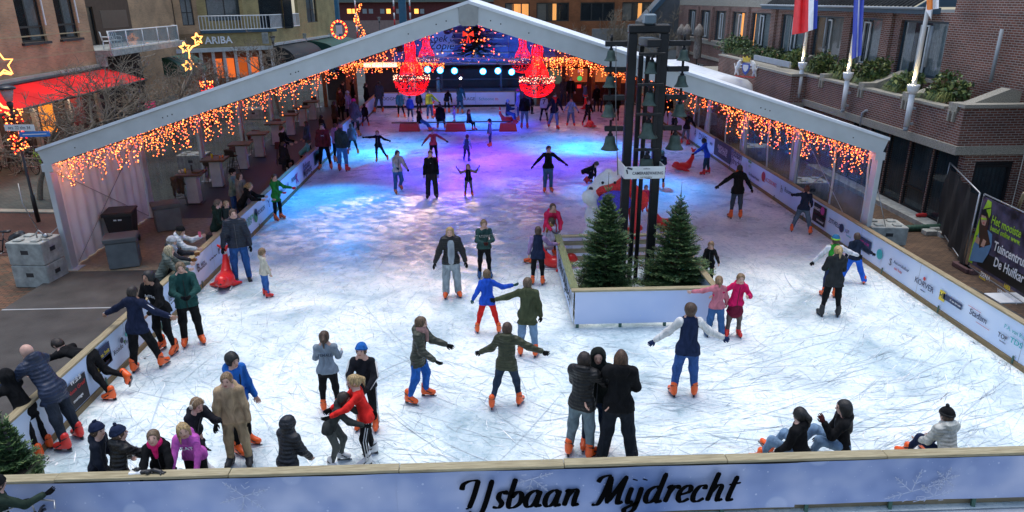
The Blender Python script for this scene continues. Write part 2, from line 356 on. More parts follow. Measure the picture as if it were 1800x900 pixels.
# ------------------------------------------------------------------ ice
def ice_material():
    m = bpy.data.materials.new('rink_ice'); m.use_nodes = True; nt = m.node_tree; n = nt.nodes; l = nt.links; b = n['Principled BSDF']
    b.inputs['Roughness'].default_value = .32; b.inputs['Specular IOR Level'].default_value = .35
    tc = n.new('ShaderNodeTexCoord')
    def noise(sc, det=5, rough=.6, dist=0, vec=None):
        z = n.new('ShaderNodeTexNoise'); z.inputs['Scale'].default_value = sc; z.inputs['Detail'].default_value = det; z.inputs['Roughness'].default_value = rough; z.inputs['Distortion'].default_value = dist
        l.new(vec or tc.outputs['Object'], z.inputs['Vector']); return z.outputs['Fac']
    def ramp(fac, stops):
        r = n.new('ShaderNodeValToRGB'); e = r.color_ramp.elements
        e[0].position, e[0].color = stops[0][0], (*stops[0][1], 1); e[1].position, e[1].color = stops[-1][0], (*stops[-1][1], 1)
        for p_, c_ in stops[1:-1]: q = e.new(p_); q.color = (*c_, 1)
        l.new(fac, r.inputs['Fac']); return r.outputs['Color']
    def mix(a, bb, f, mode='MIX'):
        x = n.new('ShaderNodeMix'); x.data_type = 'RGBA'; x.blend_type = mode
        if isinstance(f, float): x.inputs['Factor'].default_value = f
        else: l.new(f, x.inputs['Factor'])
        l.new(a, x.inputs['A']); l.new(bb, x.inputs['B']); return x.outputs['Result']
    base = ramp(noise(.55, 9, .62, .6), [(.3, (.40, .52, .56)), (.42, (.62, .72, .75)), (.53, (.87, .94, .92)), (.7, (.94, .98, .96))])
    fine = ramp(noise(6.5, 8, .75, 1.2), [(.39, (.62, .72, .76)), (.49, (1, 1, 1))])
    c = mix(base, fine, .85, 'MULTIPLY')
    hb_ = None
    for i, (ang, sc, st, wd, strg) in enumerate([(15, 1.1, 3.2, .012, .5), (75, 1.3, 3.6, .011, .5), (130, 1.0, 3.0, .012, .55), (170, 1.7, 4.0, .014, .45), (48, 2.3, 3.0, .016, .4), (100, 2.9, 3.4, .02, .4)]):
        mp = n.new('ShaderNodeMapping'); mp.inputs['Rotation'].default_value = (0, 0, R(ang)); mp.inputs['Scale'].default_value = (1, st, 1); mp.inputs['Location'].default_value = (i*7.3, i*3.1, i)
        l.new(tc.outputs['Object'], mp.inputs['Vector'])
        f = noise(sc, 1.6, .45, .35, mp.outputs['Vector'])
        s1 = n.new('ShaderNodeMath'); s1.operation = 'SUBTRACT'; l.new(f, s1.inputs[0]); s1.inputs[1].default_value = .5
        a1 = n.new('ShaderNodeMath'); a1.operation = 'ABSOLUTE'; l.new(s1.outputs[0], a1.inputs[0])
        mr = n.new('ShaderNodeMapRange'); mr.inputs['From Min'].default_value = 0; mr.inputs['From Max'].default_value = wd; mr.inputs['To Min'].default_value = 1; mr.inputs['To Max'].default_value = 0; l.new(a1.outputs[0], mr.inputs['Value'])
        g = ramp(noise(1.9+i*.4, 4, .7, 0, mp.outputs['Vector']), [(.46, (0, 0, 0)), (.58, (1, 1, 1))])
        mu = n.new('ShaderNodeMath'); mu.operation = 'MULTIPLY'; l.new(mr.outputs['Result'], mu.inputs[0]); l.new(g, mu.inputs[1])
        m2 = n.new('ShaderNodeMath'); m2.operation = 'MULTIPLY'; l.new(mu.outputs[0], m2.inputs[0]); m2.inputs[1].default_value = strg
        dk = n.new('ShaderNodeRGB'); dk.outputs[0].default_value = (.36, .45, .5, 1) if i % 3 else (1, 1, 1, 1)
        c = mix(c, dk.outputs[0], m2.outputs[0])
    pt = ramp(noise(.28, 6, .6, 1.0), [(.36, (.86, .92, .94)), (.5, (1, 1, 1))]); c = mix(c, pt, .9, 'MULTIPLY')
    l.new(c, b.inputs['Base Color'])
    bp = n.new('ShaderNodeBump'); bp.inputs['Strength'].default_value = .35; bp.inputs['Distance'].default_value = .03
    l.new(noise(7, 8, .75), bp.inputs['Height']); l.new(bp.outputs['Normal'], b.inputs['Normal'])
    rr = n.new('ShaderNodeMapRange'); l.new(noise(1.2, 5), rr.inputs['Value']); rr.inputs['To Min'].default_value = .12; rr.inputs['To Max'].default_value = .5; l.new(rr.outputs['Result'], b.inputs['Roughness'])
    return m
mb = MB(); mb.quad((XL-.1, YF-.1, 0), (XR+.1, YF-.1, 0), (XR+.1, YB, 0), (XL-.1, YB, 0), 0)
def groove(mb, x, y, a, ln, curve, wd, mi):         # one skate mark: a thin bent streak tapering at both ends
    n = 7; prev = None
    for i in range(n+1):
        t = i/n; aa = a+curve*(t-.5); h = wd*.5*(.15+.85*sin(pi*t)); nx, ny = -sin(aa), cos(aa)
        cur = [(x+nx*h, y+ny*h), (x-nx*h, y-ny*h)]
        if prev and all(XL < q[0] < XR and YF < q[1] < YB for q in cur+prev):
            mb.add([(*prev[0], .003+mi*.0012), (*prev[1], .003+mi*.0012), (*cur[1], .003+mi*.0012), (*cur[0], .003+mi*.0012)], [(0, 1, 2, 3)], mi)
        prev = cur; x += cos(aa)*ln/n; y += sin(aa)*ln/n
for i in range(9500):
    y = YF + (YB-YF)*rnd.random()**1.9; x = rnd.uniform(XL, XR)
    cx, cy = 3.4, 17                                # skaters circle the enclosure in the middle
    base = math.atan2(y-cy, x-cx)+pi/2 if y < 26 else pi/2
    rad = max(2.0, math.hypot(x-cx, y-cy)); lane = rnd.random() < (.7 if x > 2 else .4); a = base + rnd.gauss(0, .28 if lane else .9); dist = 1+y*.01
    kind = rnd.random()
    if lane and y < 26 and rnd.random() < .3: ln = rnd.uniform(.5, 2.4); groove(mb, x, y, a, ln, ln/rad, rnd.uniform(.005, .013), 3 if rnd.random() < .8 else 2); continue
    if kind < .6: groove(mb, x, y, a, rnd.uniform(.08, .42), rnd.gauss(0, .5), rnd.uniform(.004, .011)*dist, 1)
    elif kind < .86: groove(mb, x, y, a, rnd.uniform(.2, 1.1), rnd.gauss(0, .8), rnd.uniform(.005, .012)*dist, 3)
    elif kind < .985: groove(mb, x, y, a, rnd.uniform(.12, .6), rnd.gauss(0, .6), rnd.uniform(.008, .022), 2)
    else: groove(mb, x, y, a, rnd.uniform(.8, 2.6), rnd.gauss(0, .8), rnd.uniform(.01, .035), 3)
for i in range(1500):
    e_ = i % 3; s_ = abs(rnd.gauss(0, .12)); y = rnd.uniform(YF+.1, 40)
    x, y = (XL+.03+s_, y) if e_ == 0 else (XR-.03-s_, y) if e_ == 1 else (rnd.uniform(XL, XR), YF+.1+s_)
    groove(mb, x, y, rnd.random()*6.3, rnd.uniform(.05, .25), rnd.gauss(0, 1), rnd.uniform(.02, .06), 2 if rnd.random() < .7 else 3)
tag(mb.build('ice', [ice_material(), mat('ice_cut_dark', (.3, .39, .44), .5), mat('ice_shavings', (.9, .92, .93), .9), mat('ice_cut', (.5, .59, .64), .5)]), kind='structure')
# snow scraped against the boards
# ------------------------------------------------------------------ ground
def ground_mat():
    return brick('street_paving', (.10, .075, .06), (.065, .06, .055), (.03, .03, .03), .21, .105, .008)
GZ = -.14
mb = MB(); mb.quad((-300, -60, GZ-.02), (300, -60, GZ-.02), (300, 420, GZ-.02), (-300, 420, GZ-.02)); tag(mb.build('ground', [mat('asphalt', (.06, .065, .065), .9, var=.25, vs=.6)]), kind='structure')
mb = MB(); mb.quad((10.7, 0, GZ), (15.2, 0, GZ), (15.2, 60, GZ), (10.7, 60, GZ)); tag(mb.build('pavement_east', [brick('brown_paving', (.13, .085, .055), (.08, .055, .04), (.035, .03, .028), .21, .1, .008)]), kind='structure')
mb = MB(); mb.quad((-21.8, 26.0, GZ), (-11.7, 24.2, GZ), (-11.9, 60, GZ), (-21.8, 60, GZ)); tag(mb.build('road', [brick('grey_green_paving', (.075, .09, .085), (.05, .062, .06), (.03, .035, .035), .21, .105, .008)]), kind='structure')
mb = MB(); mb.quad((-21.8, 19.3, GZ+.004), (-11.6, 20.5, GZ+.004), (-11.7, 24.2, GZ+.004), (-21.8, 25.3, GZ+.004)); tag(mb.build('pavement_red', [brick('red_brown_paving', (.085, .04, .032), (.06, .032, .028), (.03, .02, .02), .2, .1, .006)]), kind='structure')
mb = MB(); mb.box((-11, 0, 0), (0, .35, .05), 0, Matrix.Translation((-11.7, 24.25, GZ)) @ Matrix.Rotation(R(-6), 4, 'Z')); tag(mb.build('kerb', [mat('kerb_stone', (.27, .25, .2), .9)]), kind='structure')
mb = MB(); mb.quad((-24, 4, GZ+.002), (-11.5, 4, GZ+.002), (-11.5, 20.45, GZ+.002), (-24, 19.1, GZ+.002)); tag(mb.build('pavement_west', [brick('mixed_paving', (.2, .1, .06), (.09, .085, .06), (.04, .035, .03), .2, .1, .01)]), kind='structure')
def rubber():
    return mat('rubber_matting', (.042, .036, .032), .75, 0, .35, 1.4, .35, 90, rgb2=(.05, .045, .04), detail=10)
mb = MB(); mb.box((-11.62, 3, GZ), (XL-.16, 15.86, -.004)); mb.box((-11.6, 15.92, GZ), (XL-.16, TY-.1, -.004)); mb.box((-11.6, 15.865, GZ), (XL-.16, 15.915, -.002), 1)
tag(mb.build('floor_matting', [rubber(), mat('tape', (.35, .36, .36))]), kind='structure')
mb = MB()
for i in range(5): mb.box((-11.6+i*.86, TY-.09, GZ), (-11.6+i*.86+.853, 23.3, -.003))
tag(mb.build('floor_plywood', [PLY]), kind='structure')
mb = MB(); mb.box((-11.6, 23.31, GZ), (XL-.16, TB+6, -.005)); mb.box((XL-.16, YB, GZ), (TR+.2, TB+10, -.005)); tag(mb.build('floor_marquee', [mat('dark_flooring', (.03, .027, .025), .55, bump=.2)]), kind='structure')

# ------------------------------------------------------------------ boards round the rink
def banner_mat(name, c1, c2, c3, sc=.5):
    m = bpy.data.materials.new(name); m.use_nodes = True; nt = m.node_tree; n = nt.nodes; l = nt.links; b = n['Principled BSDF']; b.inputs['Roughness'].default_value = .55
    tc = n.new('ShaderNodeTexCoord'); nz = n.new('ShaderNodeTexNoise'); nz.inputs['Scale'].default_value = sc; nz.inputs['Detail'].default_value = 3
    cr = n.new('ShaderNodeValToRGB'); e = cr.color_ramp.elements; e[0].position = .32; e[0].color = (*c1, 1); e[1].position = .7; e[1].color = (*c3, 1); q = e.new(.5); q.color = (*c2, 1)
    l.new(tc.outputs['Object'], nz.inputs['Vector']); l.new(nz.outputs['Fac'], cr.inputs['Fac'])
    out = cr.outputs['Color']
    for s_, th, a_ in ((1.1, .17, .3), (5.0, .07, .6), (11, .07, .4)):     # printed snow: soft discs and flecks
        vo = n.new('ShaderNodeTexVoronoi'); vo.inputs['Scale'].default_value = s_; l.new(tc.outputs['Object'], vo.inputs['Vector'])
        mr = n.new('ShaderNodeMapRange'); mr.inputs['From Min'].default_value = th; mr.inputs['From Max'].default_value = th*1.25; mr.inputs['To Min'].default_value = a_; mr.inputs['To Max'].default_value = 0
        l.new(vo.outputs['Distance'], mr.inputs['Value'])
        mx = n.new('ShaderNodeMix'); mx.data_type = 'RGBA'; mx.inputs['B'].default_value = (.6, .65, .76, 1); l.new(mr.outputs['Result'], mx.inputs['Factor']); l.new(out, mx.inputs['A']); out = mx.outputs['Result']
    l.new(out, b.inputs['Base Color']); return m
BAN = banner_mat('side_banner_print', (.42, .55, .78), (.55, .66, .84), (.7, .77, .88))
BANF = banner_mat('front_banner_print', (.1, .17, .36), (.25, .32, .52), (.48, .52, .66), .75)
def strip(kind_, x0, x1, pos, mi, axis, z0, z1, wave=.0):   # thin hanging sheet with slight waves, along x or y
    mb = MB(); n = max(2, int(abs(x1-x0)/.16)); nz = 6
    vs = []
    for i in range(n+1):
        s_ = x0+(x1-x0)*i/n
        for k in range(nz+1):
            z = z0+(z1-z0)*k/nz; d = wave*(sin(s_*2.1+z*3.2)*.5+sin(s_*5.3-z*4.1)*.3+sin(s_*.9+z*9)*.35)*(1 if 0 < k < nz else .4)
            vs.append((s_, pos+d, z) if axis == 'x' else (pos+d, s_, z))
    fs = [(i*(nz+1)+k, (i+1)*(nz+1)+k, (i+1)*(nz+1)+k+1, i*(nz+1)+k+1) for i in range(n) for k in range(nz)]
    return MB().add(vs, fs, mi, True)
def side_board(x, side, label, joints):
    """side=+1: board whose printed face looks towards +x"""
    t = empty('rink_barrier', (0, 0, 0), 0, label, 'barrier')
    yy = [YF+.16] + joints + [YB]
    for a, b_ in zip(yy[:-1], yy[1:]):
        o = -.004+.006*rnd.random(); r = MB().bbox((min(x, x-side*.15), a+.004, HB-.045+o), (max(x, x-side*.15), b_-.004, HB+o), .006); r.build('top_rail', [WOODY], t)
    for a, b_ in zip(yy[:-1], yy[1:]):
        strip('y', a+.004, b_-.004, x-side*.022, 0, 'y', .12, HB-.045, .006).build('banner', [BAN], t)
    MB().box((min(x, x-side*.05)+side*.0, YF+.16, .0), (max(x, x-side*.05), YB, .115)).build('kick_board', [KICKY], t)
    mb = MB(); y = YF+1.2
    while y < YB: MB().box((x-.14 if side > 0 else x+.05, y, -.1), (x-.05 if side > 0 else x+.14, y+.06, HB-.05)).build('support_post', [mat('board_back', (.2, .16, .1))], t); MB().box((min(x, x+side*.012), y+.3, .03), (max(x, x+side*.012), y+.34, .2)).build('clamp', [mat('green_clamp', (.05, .12, .09))], t); y += 2.45
    mb.box((x-side*.045 if side > 0 else x+.03, YF+.16, .1), (x-.03 if side > 0 else x+.045, YB, HB-.05), 0)
    mb.build('backing_board', [mat('board_back', (.2, .16, .1))], t)
    return t
LB = side_board(XL, 1, 'long wooden topped barrier with pale blue sponsor banners beside the terrace tables', [10.6, 13.1, 15.4, 18.0, 20.5, 23, 25.4, 28, 31, 34, 37, 40, 43, 46])
MB().box((XL-.03, YF+.165, .12), (XL+.008, YF+1.1, HB-.05)).build('end_planks', [GREENW], LB)
RB = side_board(XR, -1, 'long wooden topped barrier with pale blue sponsor banners beside the brick building', [12, 15.5, 18.3, 21, 24, 27.4, 31, 35, 39, 43, 46])
# front barrier
FB = empty('rink_barrier', (0, 0, 0), 0, 'front barrier with blue snow print banner and the rink name in black script', 'barrier')
xs = [-8.6, -5.6, -4.9, .0, 2.25, 5.55, 8.1, 12.5]
xs = [-7.5, PY(100, 835, YF).x, PY(404, 827, YF).x, PY(702, 818, YF).x, PY(991, 810, YF).x, PY(1276, 803, YF).x, PY(1555, 795, YF).x, 9.6, 12.6]
for i, (a, b_) in enumerate(zip(xs[:-1], xs[1:])):
    o = .012*((i*5) % 3); MB().bbox((a+.004, YF-.085, HB-.045+o*.4), (b_-.004, YF+.075, HB+o*.4), .006).build('top_rail', [WOODX], FB)
seams = [-7.5, PY(700, 860, 8.03).x, PY(1402, 840, 8.03).x, 12.6]
for i, (a, b_) in enumerate(zip(seams[:-1], seams[1:])):
    strip('x', a-.02, b_+.02, YF-.085-.006*(i % 2), 0, 'x', .16 if i == 2 else .12, HB-.05, .034).build('banner', [BANF], FB)
MB().box((-7.5, YF+.02, 0), (12.6, YF+.05, HB-.05)).build('backing_board', [mat('board_back', (.2, .16, .1))], FB)
for x in [-6.5+1.22*i for i in range(15)]: MB().beam((x, YF-.02, .13), (x-.01, YF-.06, GZ), .05, .05).build('support_post', [mat('green_clamp', (.05, .12, .09))], FB)
mb = MB(); mb.box((-13, 6.2, GZ), (14, YF-.06, -.03)); tag(mb.build('floor_sheeting', [PVC]), kind='structure')
# far barrier
BB = empty('rink_barrier', (0, 0, 0), 0, 'short far barrier below the stage lights at the back of the rink', 'barrier')
xb0, xb1 = XL-.1, PY(905, 175, 48.7).x
MB().bbox((xb0, YB-.05, HB-.05+.1), (xb1, YB+.1, HB+.1), .006).build('top_rail', [WOODX], BB)
for a, b_ in ((xb0, -4.2), (-4.2, -.6), (-.6, xb1)): strip('x', a, b_-.01, YB-.04, 0, 'x', .16, HB+.05, .006).build('banner', [BAN], BB)
MB().box((xb0, YB-.03, 0), (xb1, YB+.02, .155)).build('kick_board', [mat('black_board', (.02, .02, .02))], BB)

INK = mat('banner_ink', (.02, .025, .05), .5); RED = mat('banner_red', (.5, .03, .03), .5); GRN = mat('banner_green', (.06, .3, .08), .5); TEAL = mat('banner_teal', (.03, .35, .38), .5); YEL = mat('banner_yellow', (.75, .55, .03), .5)
MAG = mat('banner_magenta', (.5, .03, .25), .5); WHT = mat('banner_white', (.8, .8, .8), .5); ORG = mat('banner_orange', (.75, .15, .03), .5); NAVY = mat('banner_navy', (.015, .03, .09), .5)
def wr(par, side, px, py, s, h, m=INK, sx=1.0, bold=.0, dz=0):
    x = XL+.012 if side > 0 else XR-.012
    P = PX(px, py, x); text(s, (x, P.y, P.z+dz), (0, side, 0), (0, 0, 1), h, m, LB if side > 0 else RB, sx=sx, bold=bold); return P
def card(par, side, px, py, wdt, hgt, m, sk=.0):
    x = XL+.006 if side > 0 else XR-.006
    P = PX(px, py, x); MB().box((min(x, x+side*.003), P.y-wdt/2, P.z-hgt/2), (max(x, x+side*.003), P.y+wdt/2, P.z+hgt/2)).build('sponsor_panel', [m], par); return P
def disc(par, side, px, py, r, m):
    x = XL+.006 if side > 0 else XR-.006; P = PX(px, py, x)
    MB().prism([(cos(t*pi/8)*r, sin(t*pi/8)*r) for t in range(16)], (x, P.y, P.z), (0, 1, 0), (0, 0, 1), (side, 0, 0), .004).build('logo', [m], par)
# left side, from the front to the back
card(LB, 1, 137, 690, .62, .5, mat('banner_black', (.015, .015, .02))); wr(LB, 1, 133, 668, 'W.B.B', .13, WHT); wr(LB, 1, 135, 682, 'Nuon Graaf', .11, RED); wr(LB, 1, 138, 699, 'montage', .09, WHT)
card(LB, 1, 183, 627, .5, .42, NAVY); card(LB, 1, 184, 637, .5, .17, YEL); wr(LB, 1, 182, 623, 'Hans Smit', .12, YEL, .85); wr(LB, 1, 186, 638, 'Makelaar', .1, INK, .85)
wr(LB, 1, 217, 606, 'Ronde Venen', .15, INK, .95); disc(LB, 1, 214, 598, .06, NAVY); disc(LB, 1, 222, 587, .055, TEAL); disc(LB, 1, 219, 600, .03, GRN)
wr(LB, 1, 302, 522, 'iBel', .22, INK); wr(LB, 1, 304, 530, 'hypotheken', .05)
wr(LB, 1, 349, 471, 'B', .3, INK, 1, .02); wr(LB, 1, 357, 463, 'BEEN', .11); wr(LB, 1, 358, 468, 'BAANDERS', .09); disc(LB, 1, 385, 438, .045, INK); wr(LB, 1, 385, 443, 'll', .18); wr(LB, 1, 375, 452, 'De Kleine Kapper', .07)
wr(LB, 1, 437, 387, 'GROENEM', .2, GRN); wr(LB, 1, 438, 394, 'EKEREN', .15, GRN)
disc(LB, 1, 450, 382, .16, GRN); disc(LB, 1, 450, 373, .12, INK); wr(LB, 1, 459, 370, 'NOORDEN', .2, INK, .8); wr(LB, 1, 473, 358, 'Y', .4, NAVY)
wr(LB, 1, 500, 331, 'ANDELAAR', .24, NAVY); wr(LB, 1, 517, 314, 'FRENSEN', .22, INK, .9); wr(LB, 1, 522, 314, 'K', .5, MAG, 1, .03)
wr(LB, 1, 539, 290, 'IJsbaan', .42, NAVY, 1, .01); wr(LB, 1, 541, 300, 'Mijdrecht', .36, NAVY, 1, .01); card(LB, 1, 558, 275, 1.3, .55, INK); card(LB, 1, 558, 275, 1.0, .3, GRN)
# right side
def RBw(*a, **k): return wr(RB, -1, *a, **k)
RBw(1790, 588, 'P.A. van Rooyen', .12, TEAL); RBw(1762, 592, 'TOP', .14, INK, 1, .01); RBw(1762, 601, 'movers', .06, INK); RBw(1786, 603, 'TDS', .16, TEAL, 1.2, .01)
RBw(1719, 556, 'Stadam', .19, NAVY, 1, .006); card(RB, -1, 1713, 543, .42, .008, RED); card(RB, -1, 1727, 573, .42, .008, RED)
card(RB, -1, 1674, 530, .66, .13, NAVY); card(RB, -1, 1656, 520, .2, .24, YEL); RBw(1656, 520, 'HL', .16, INK, 1, .01); RBw(1679, 533, 'H. van der Laan', .06, WHT)
RBw(1624, 501, 'KORVER', .2, NAVY, 1, .004); RBw(1622, 511, 'makelaars', .05, INK); disc(RB, -1, 1625, 490, .045, RED)
RBw(1584, 468, 'Automakelaar', .12, NAVY); RBw(1578, 475, 'aan huis', .11, RED); RBw(1565, 461, 'S', .27, INK)
disc(RB, -1, 1546, 447, .14, TEAL); card(RB, -1, 1520, 431, .62, .36, NAVY); RBw(1519, 427, 'MUSIC IS LIFE', .085, MAG); RBw(1520, 435, '& DRIVE SHOW', .05, WHT)
RBw(1489, 407, 'JGT', .14, NAVY); RBw(1491, 415, 'Techniek', .08, TEAL); RBw(1467, 393, 'ZITVELD', .2, NAVY); disc(RB, -1, 1479, 401, .13, NAVY)
card(RB, -1, 1440, 377, .85, .6, mat('banner_black', (.015, .015, .02))); card(RB, -1, 1441, 380, .8, .03, MAG); disc(RB, -1, 1446, 371, .13, MAG); RBw(1436, 367, 'KNIGHT', .12, WHT); RBw(1441, 389, 'Schoonheid', .1, WHT)
card(RB, -1, 1418, 362, .28, .35, ORG); RBw(1386, 337, 'Rooms', .24, NAVY); RBw(1374, 333, 'h', .36, NAVY); RBw(1355, 321, 'ACCESSORIES', .2, RED, .85); disc(RB, -1, 1342, 310, .18, RED); RBw(1342, 318, 'bloem', .1, RED)
RBw(1325, 311, 'De Ronde Venen', .16, NAVY); RBw(1317, 295, '*', .8, GRN, 1, .02); RBw(1295, 272, 'IJsbaan', .45, NAVY, 1, .01); RBw(1291, 284, 'Mijdrecht', .4, NAVY)
card(RB, -1, 1270, 265, 2.3, .75, INK); RBw(1270, 262, 'KAPSALON', .26, WHT); RBw(1270, 269, 'ANTOINE', .26, WHT); RBw(1235, 243, 'DVG', .45, NAVY, 1.4); RBw(1222, 234, 'A', .5, NAVY); RBw(1250, 252, 'ww', .3, NAVY)
# far side
for px, s_, m_ in ((690, 'HOOGMA.NL', INK), (750, 'Bakkerij', INK), (820, 'GARAGE', NAVY), (855, 'Schoone', TEAL), (873, 'm', ORG)):
    P = PY(px, 174, YB-.06); text(s_, (P.x, YB-.055, P.z), (1, 0, 0), (0, 0, 1), .3, m_, BB)

# script lettering of the front banner, drawn with a slanted pen
def pen(strokes, A, u, w, hgt, slant, thick, m, parent, th=.006):
    mb = MB(); A = Vector(A); u = Vector(u); w = Vector(w); nn = u.cross(w).normalized()
    for si, st in enumerate(strokes):
        P = [Vector((x+slant*y, y)) for x, y in st]; Q = []
        for i in range(len(P)-1):
            p0 = P[max(i-1, 0)]; p1 = P[i]; p2 = P[i+1]; p3 = P[min(i+2, len(P)-1)]
            for k in range(6):
                t = k/6; Q.append(.5*((2*p1)+(p2-p0)*t+(2*p0-5*p1+4*p2-p3)*t*t+(3*p1-p0-3*p2+p3)*t**3))
        Q.append(P[-1]); L, Rr = [], []
        for i, q in enumerate(Q):
            d = (Q[min(i+1, len(Q)-1)]-Q[max(i-1, 0)]); d = d.normalized() if d.length else Vector((1, 0))
            ww = thick*(.42+.75*abs(d.y*.93-d.x*.1))*(.55 if i in (0, len(Q)-1) else 1); nrm = Vector((-d.y, d.x)); L.append(q+nrm*ww*.5); Rr.append(q-nrm*ww*.5)
        vs = []
        for a, b_ in zip(L, Rr):
            for q, o in ((a, 0), (b_, 0)): vs.append(A+u*(q.x*hgt)+w*(q.y*hgt)+nn*(th+.0008*si))
        fs = [(2*i, 2*i+1, 2*i+3, 2*i+2) for i in range(len(Q)-1)]
        mb.add(vs, fs)
    return mb.build('lettering', [m], parent)
GL = {  # x-height 1, ascender 1.75
 'I': ([[(-.3, 1.15), (-.28, 1.5), (.0, 1.7), (.42, 1.74)], [(.4, 1.76), (.36, .8), (.26, .0)], [(.26, .0), (.1, -.02)]], .62),
 'J': ([[(.45, 1.76), (.4, .4), (.3, -.3), (.0, -.6), (-.28, -.45), (-.18, -.22)]], .78),
 's': ([[(.0, .05), (.3, 0), (.42, .25), (.2, .6), (.22, .9), (.45, 1.0), (.5, .8)]], .68),
 'b': ([[(.12, 1.8), (.08, .9), (.1, .1), (.35, -.02), (.62, .25), (.62, .75), (.38, .95), (.15, .6)]], .85),
 'a': ([[(.6, .85), (.38, 1.0), (.1, .75), (.06, .25), (.25, .0), (.5, .2), (.62, .85)], [(.64, 1.0), (.6, .3), (.68, .02), (.88, .12)]], .95),
 'n': ([[(.02, .85), (.14, 1), (.14, .6), (.1, 0)], [(.13, .55), (.35, .98), (.55, .9), (.54, .35), (.6, .02), (.82, .12)]], .93),
 'M': ([[(-.35, 1.35), (-.25, 1.62), (0, 1.75), (.22, 1.72)], [(.2, 1.72), (.12, .8), (-.05, .0), (-.35, -.02)], [(.22, 1.7), (.38, .0)], [(.38, .05), (.95, 1.72)], [(.93, 1.72), (.85, .6), (.9, .0), (1.12, .12)]], 1.25),
 'i': ([[(.1, 1.0), (.08, .3), (.16, .0), (.36, .12)], [(.13, 1.42), (.14, 1.5)]], .45),
 'j': ([[(.12, 1.0), (.12, .1), (.05, -.45), (-.25, -.6), (-.4, -.4), (-.2, -.2), (.2, .05)], [(.15, 1.42), (.16, 1.5)]], .42),
 'd': ([[(.6, .85), (.38, 1.0), (.1, .75), (.06, .25), (.25, .0), (.5, .2), (.62, .85)], [(.66, 1.85), (.6, .4), (.68, .02), (.88, .12)]], .95),
 'r': ([[(.02, .85), (.16, 1.02), (.16, .7), (.1, .0)], [(.16, .6), (.32, .98), (.5, .98), (.52, .82)]], .6),
 'e': ([[(.12, .45), (.5, .62), (.52, .9), (.32, 1.0), (.08, .7), (.08, .25), (.3, .0), (.62, .2)]], .72),
 'c': ([[(.5, .75), (.45, .98), (.2, .92), (.06, .5), (.12, .1), (.35, .0), (.62, .2)]], .72),
 'h': ([[(.2, 1.8), (.14, .9), (.1, 0)], [(.13, .55), (.35, .98), (.55, .9), (.54, .35), (.6, .02), (.82, .12)]], .93),
 't': ([[(.22, 1.55), (.14, .4), (.2, .02), (.42, .1)], [(-.05, 1.0), (.5, 1.12)]], .5)}
def script(word, A, u, w, xh, width, m, parent):
    x = 0; st = []
    for ch in word:
        if ch == ' ': x += .55; continue
        g, adv = GL[ch]
        for s_ in g: st.append([(px_+x, py_) for px_, py_ in s_])
        x += adv
    k = width/(x*xh)
    return pen([[(a*k, b_) for a, b_ in s_] for s_ in st], A, u, w, xh, .22, .27, m, parent)
A = PY(815, 886, 8.03); B_ = PY(1296, 866, 8.03)
script('IJsbaan', (A.x, 8.0, .305), (1, 0, 0), (0, 0, 1), .265, PY(1020, 880, 8.03).x-A.x, mat('black_print', (.004, .004, .004), .9, spec=0), FB)
M0 = PY(1052, 880, 8.03).x
script('Mijdrecht', (M0, 8.0, .315), (1, 0, 0), (0, 0, 1), .265, B_.x-M0-.05, mat('black_print', (.004, .004, .004), .9, spec=0), FB)
# printed frost ferns on the front banner
mb = MB(); FROST = mat('frost_print', (.42, .47, .6), .6)
for px, py, r in ((430, 870, .35), (1600, 862, .38), (935, 840, .3), (1660, 840, .2), (1640, 870, .3)):
    P = PY(px, py, 8.03); mb = MB()
    for k in range(6):
        a = k*pi/3+.3; E = Vector((P.x+cos(a)*r, 8.003, P.z+sin(a)*r))
        if .17 < E.z < HB-.06: mb.beam((P.x, 8.003, P.z), E, .012, .002, 0, Vector((0, 1, 0)))
        for t in (.35, .6, .8):
            for s_ in (-1, 1):
                q = Vector((P.x+cos(a)*r*t, 8.003, P.z+sin(a)*r*t)); e = q+Vector((cos(a+s_*.8), 0, sin(a+s_*.8)))*r*.3*(1.1-t)
                if .17 < q.z < HB-.07 and .17 < e.z < HB-.07: mb.beam(q, e, .009, .002, 0, Vector((0, 1, 0)))
    mb.build('frost_print', [FROST], FB)

# ------------------------------------------------------------------ enclosure in the middle of the ice
IX0, IX1, IY0, IY1 = 1.92, 5.02, 14.24, 18.0
IS = empty('rink_barrier', (3.4, 16, 0), 0, 'small square enclosure of boards round the two fir trees and the bell tower', 'barrier')
def isl(mb, name, m): o = mb.build(name, m if isinstance(m, list) else [m], IS); o.matrix_parent_inverse = Matrix.Translation((-3.4, -16, 0)); return o
isl(MB().bbox((IX0-.1, IY0-.08, HB-.045), (IX1-.02, IY0+.07, HB), .006), 'top_rail', WOODX)
isl(MB().bbox((IX0-.11, IY0+.075, HB-.04), (IX0+.07, IY1+.1, HB+.006), .006), 'top_rail', GREENW)
isl(MB().bbox((IX1-.08, IY0+.075, HB-.045), (IX1+.07, IY1-.1, HB), .006), 'top_rail', WOODY)
isl(MB().bbox((IX0+.075, IY1-.09, HB-.045), (IX1+.07, IY1+.06, HB), .006), 'top_rail', WOODX)
isl(strip('x', IX0-.02, IX1-.02, IY0-.05, 0, 'x', .1, HB-.045, .008), 'banner', banner_mat('enclosure_banner_print', (.42, .52, .78), (.52, .6, .82), (.62, .67, .86)))
isl(strip('y', IY0, IY1, IX0-.05, 0, 'y', .1, HB-.045, .006), 'banner', BAN)
isl(strip('y', IY0, IY1, IX1+.04, 0, 'y', .1, HB-.045, .006), 'banner', BAN)
mb = MB()
for z in (.2, .42, .64): mb.box((IX0, IY1-.03, z), (IX1, IY1, z+.12)); mb.box((IX0-.02, IY0, z), (IX0, IY1, z+.1)); mb.box((IX0, IY0-.03, z), (IX1, IY0-.005, z+.1))
isl(mb, 'inner_plank', WOODX)
mb = MB()
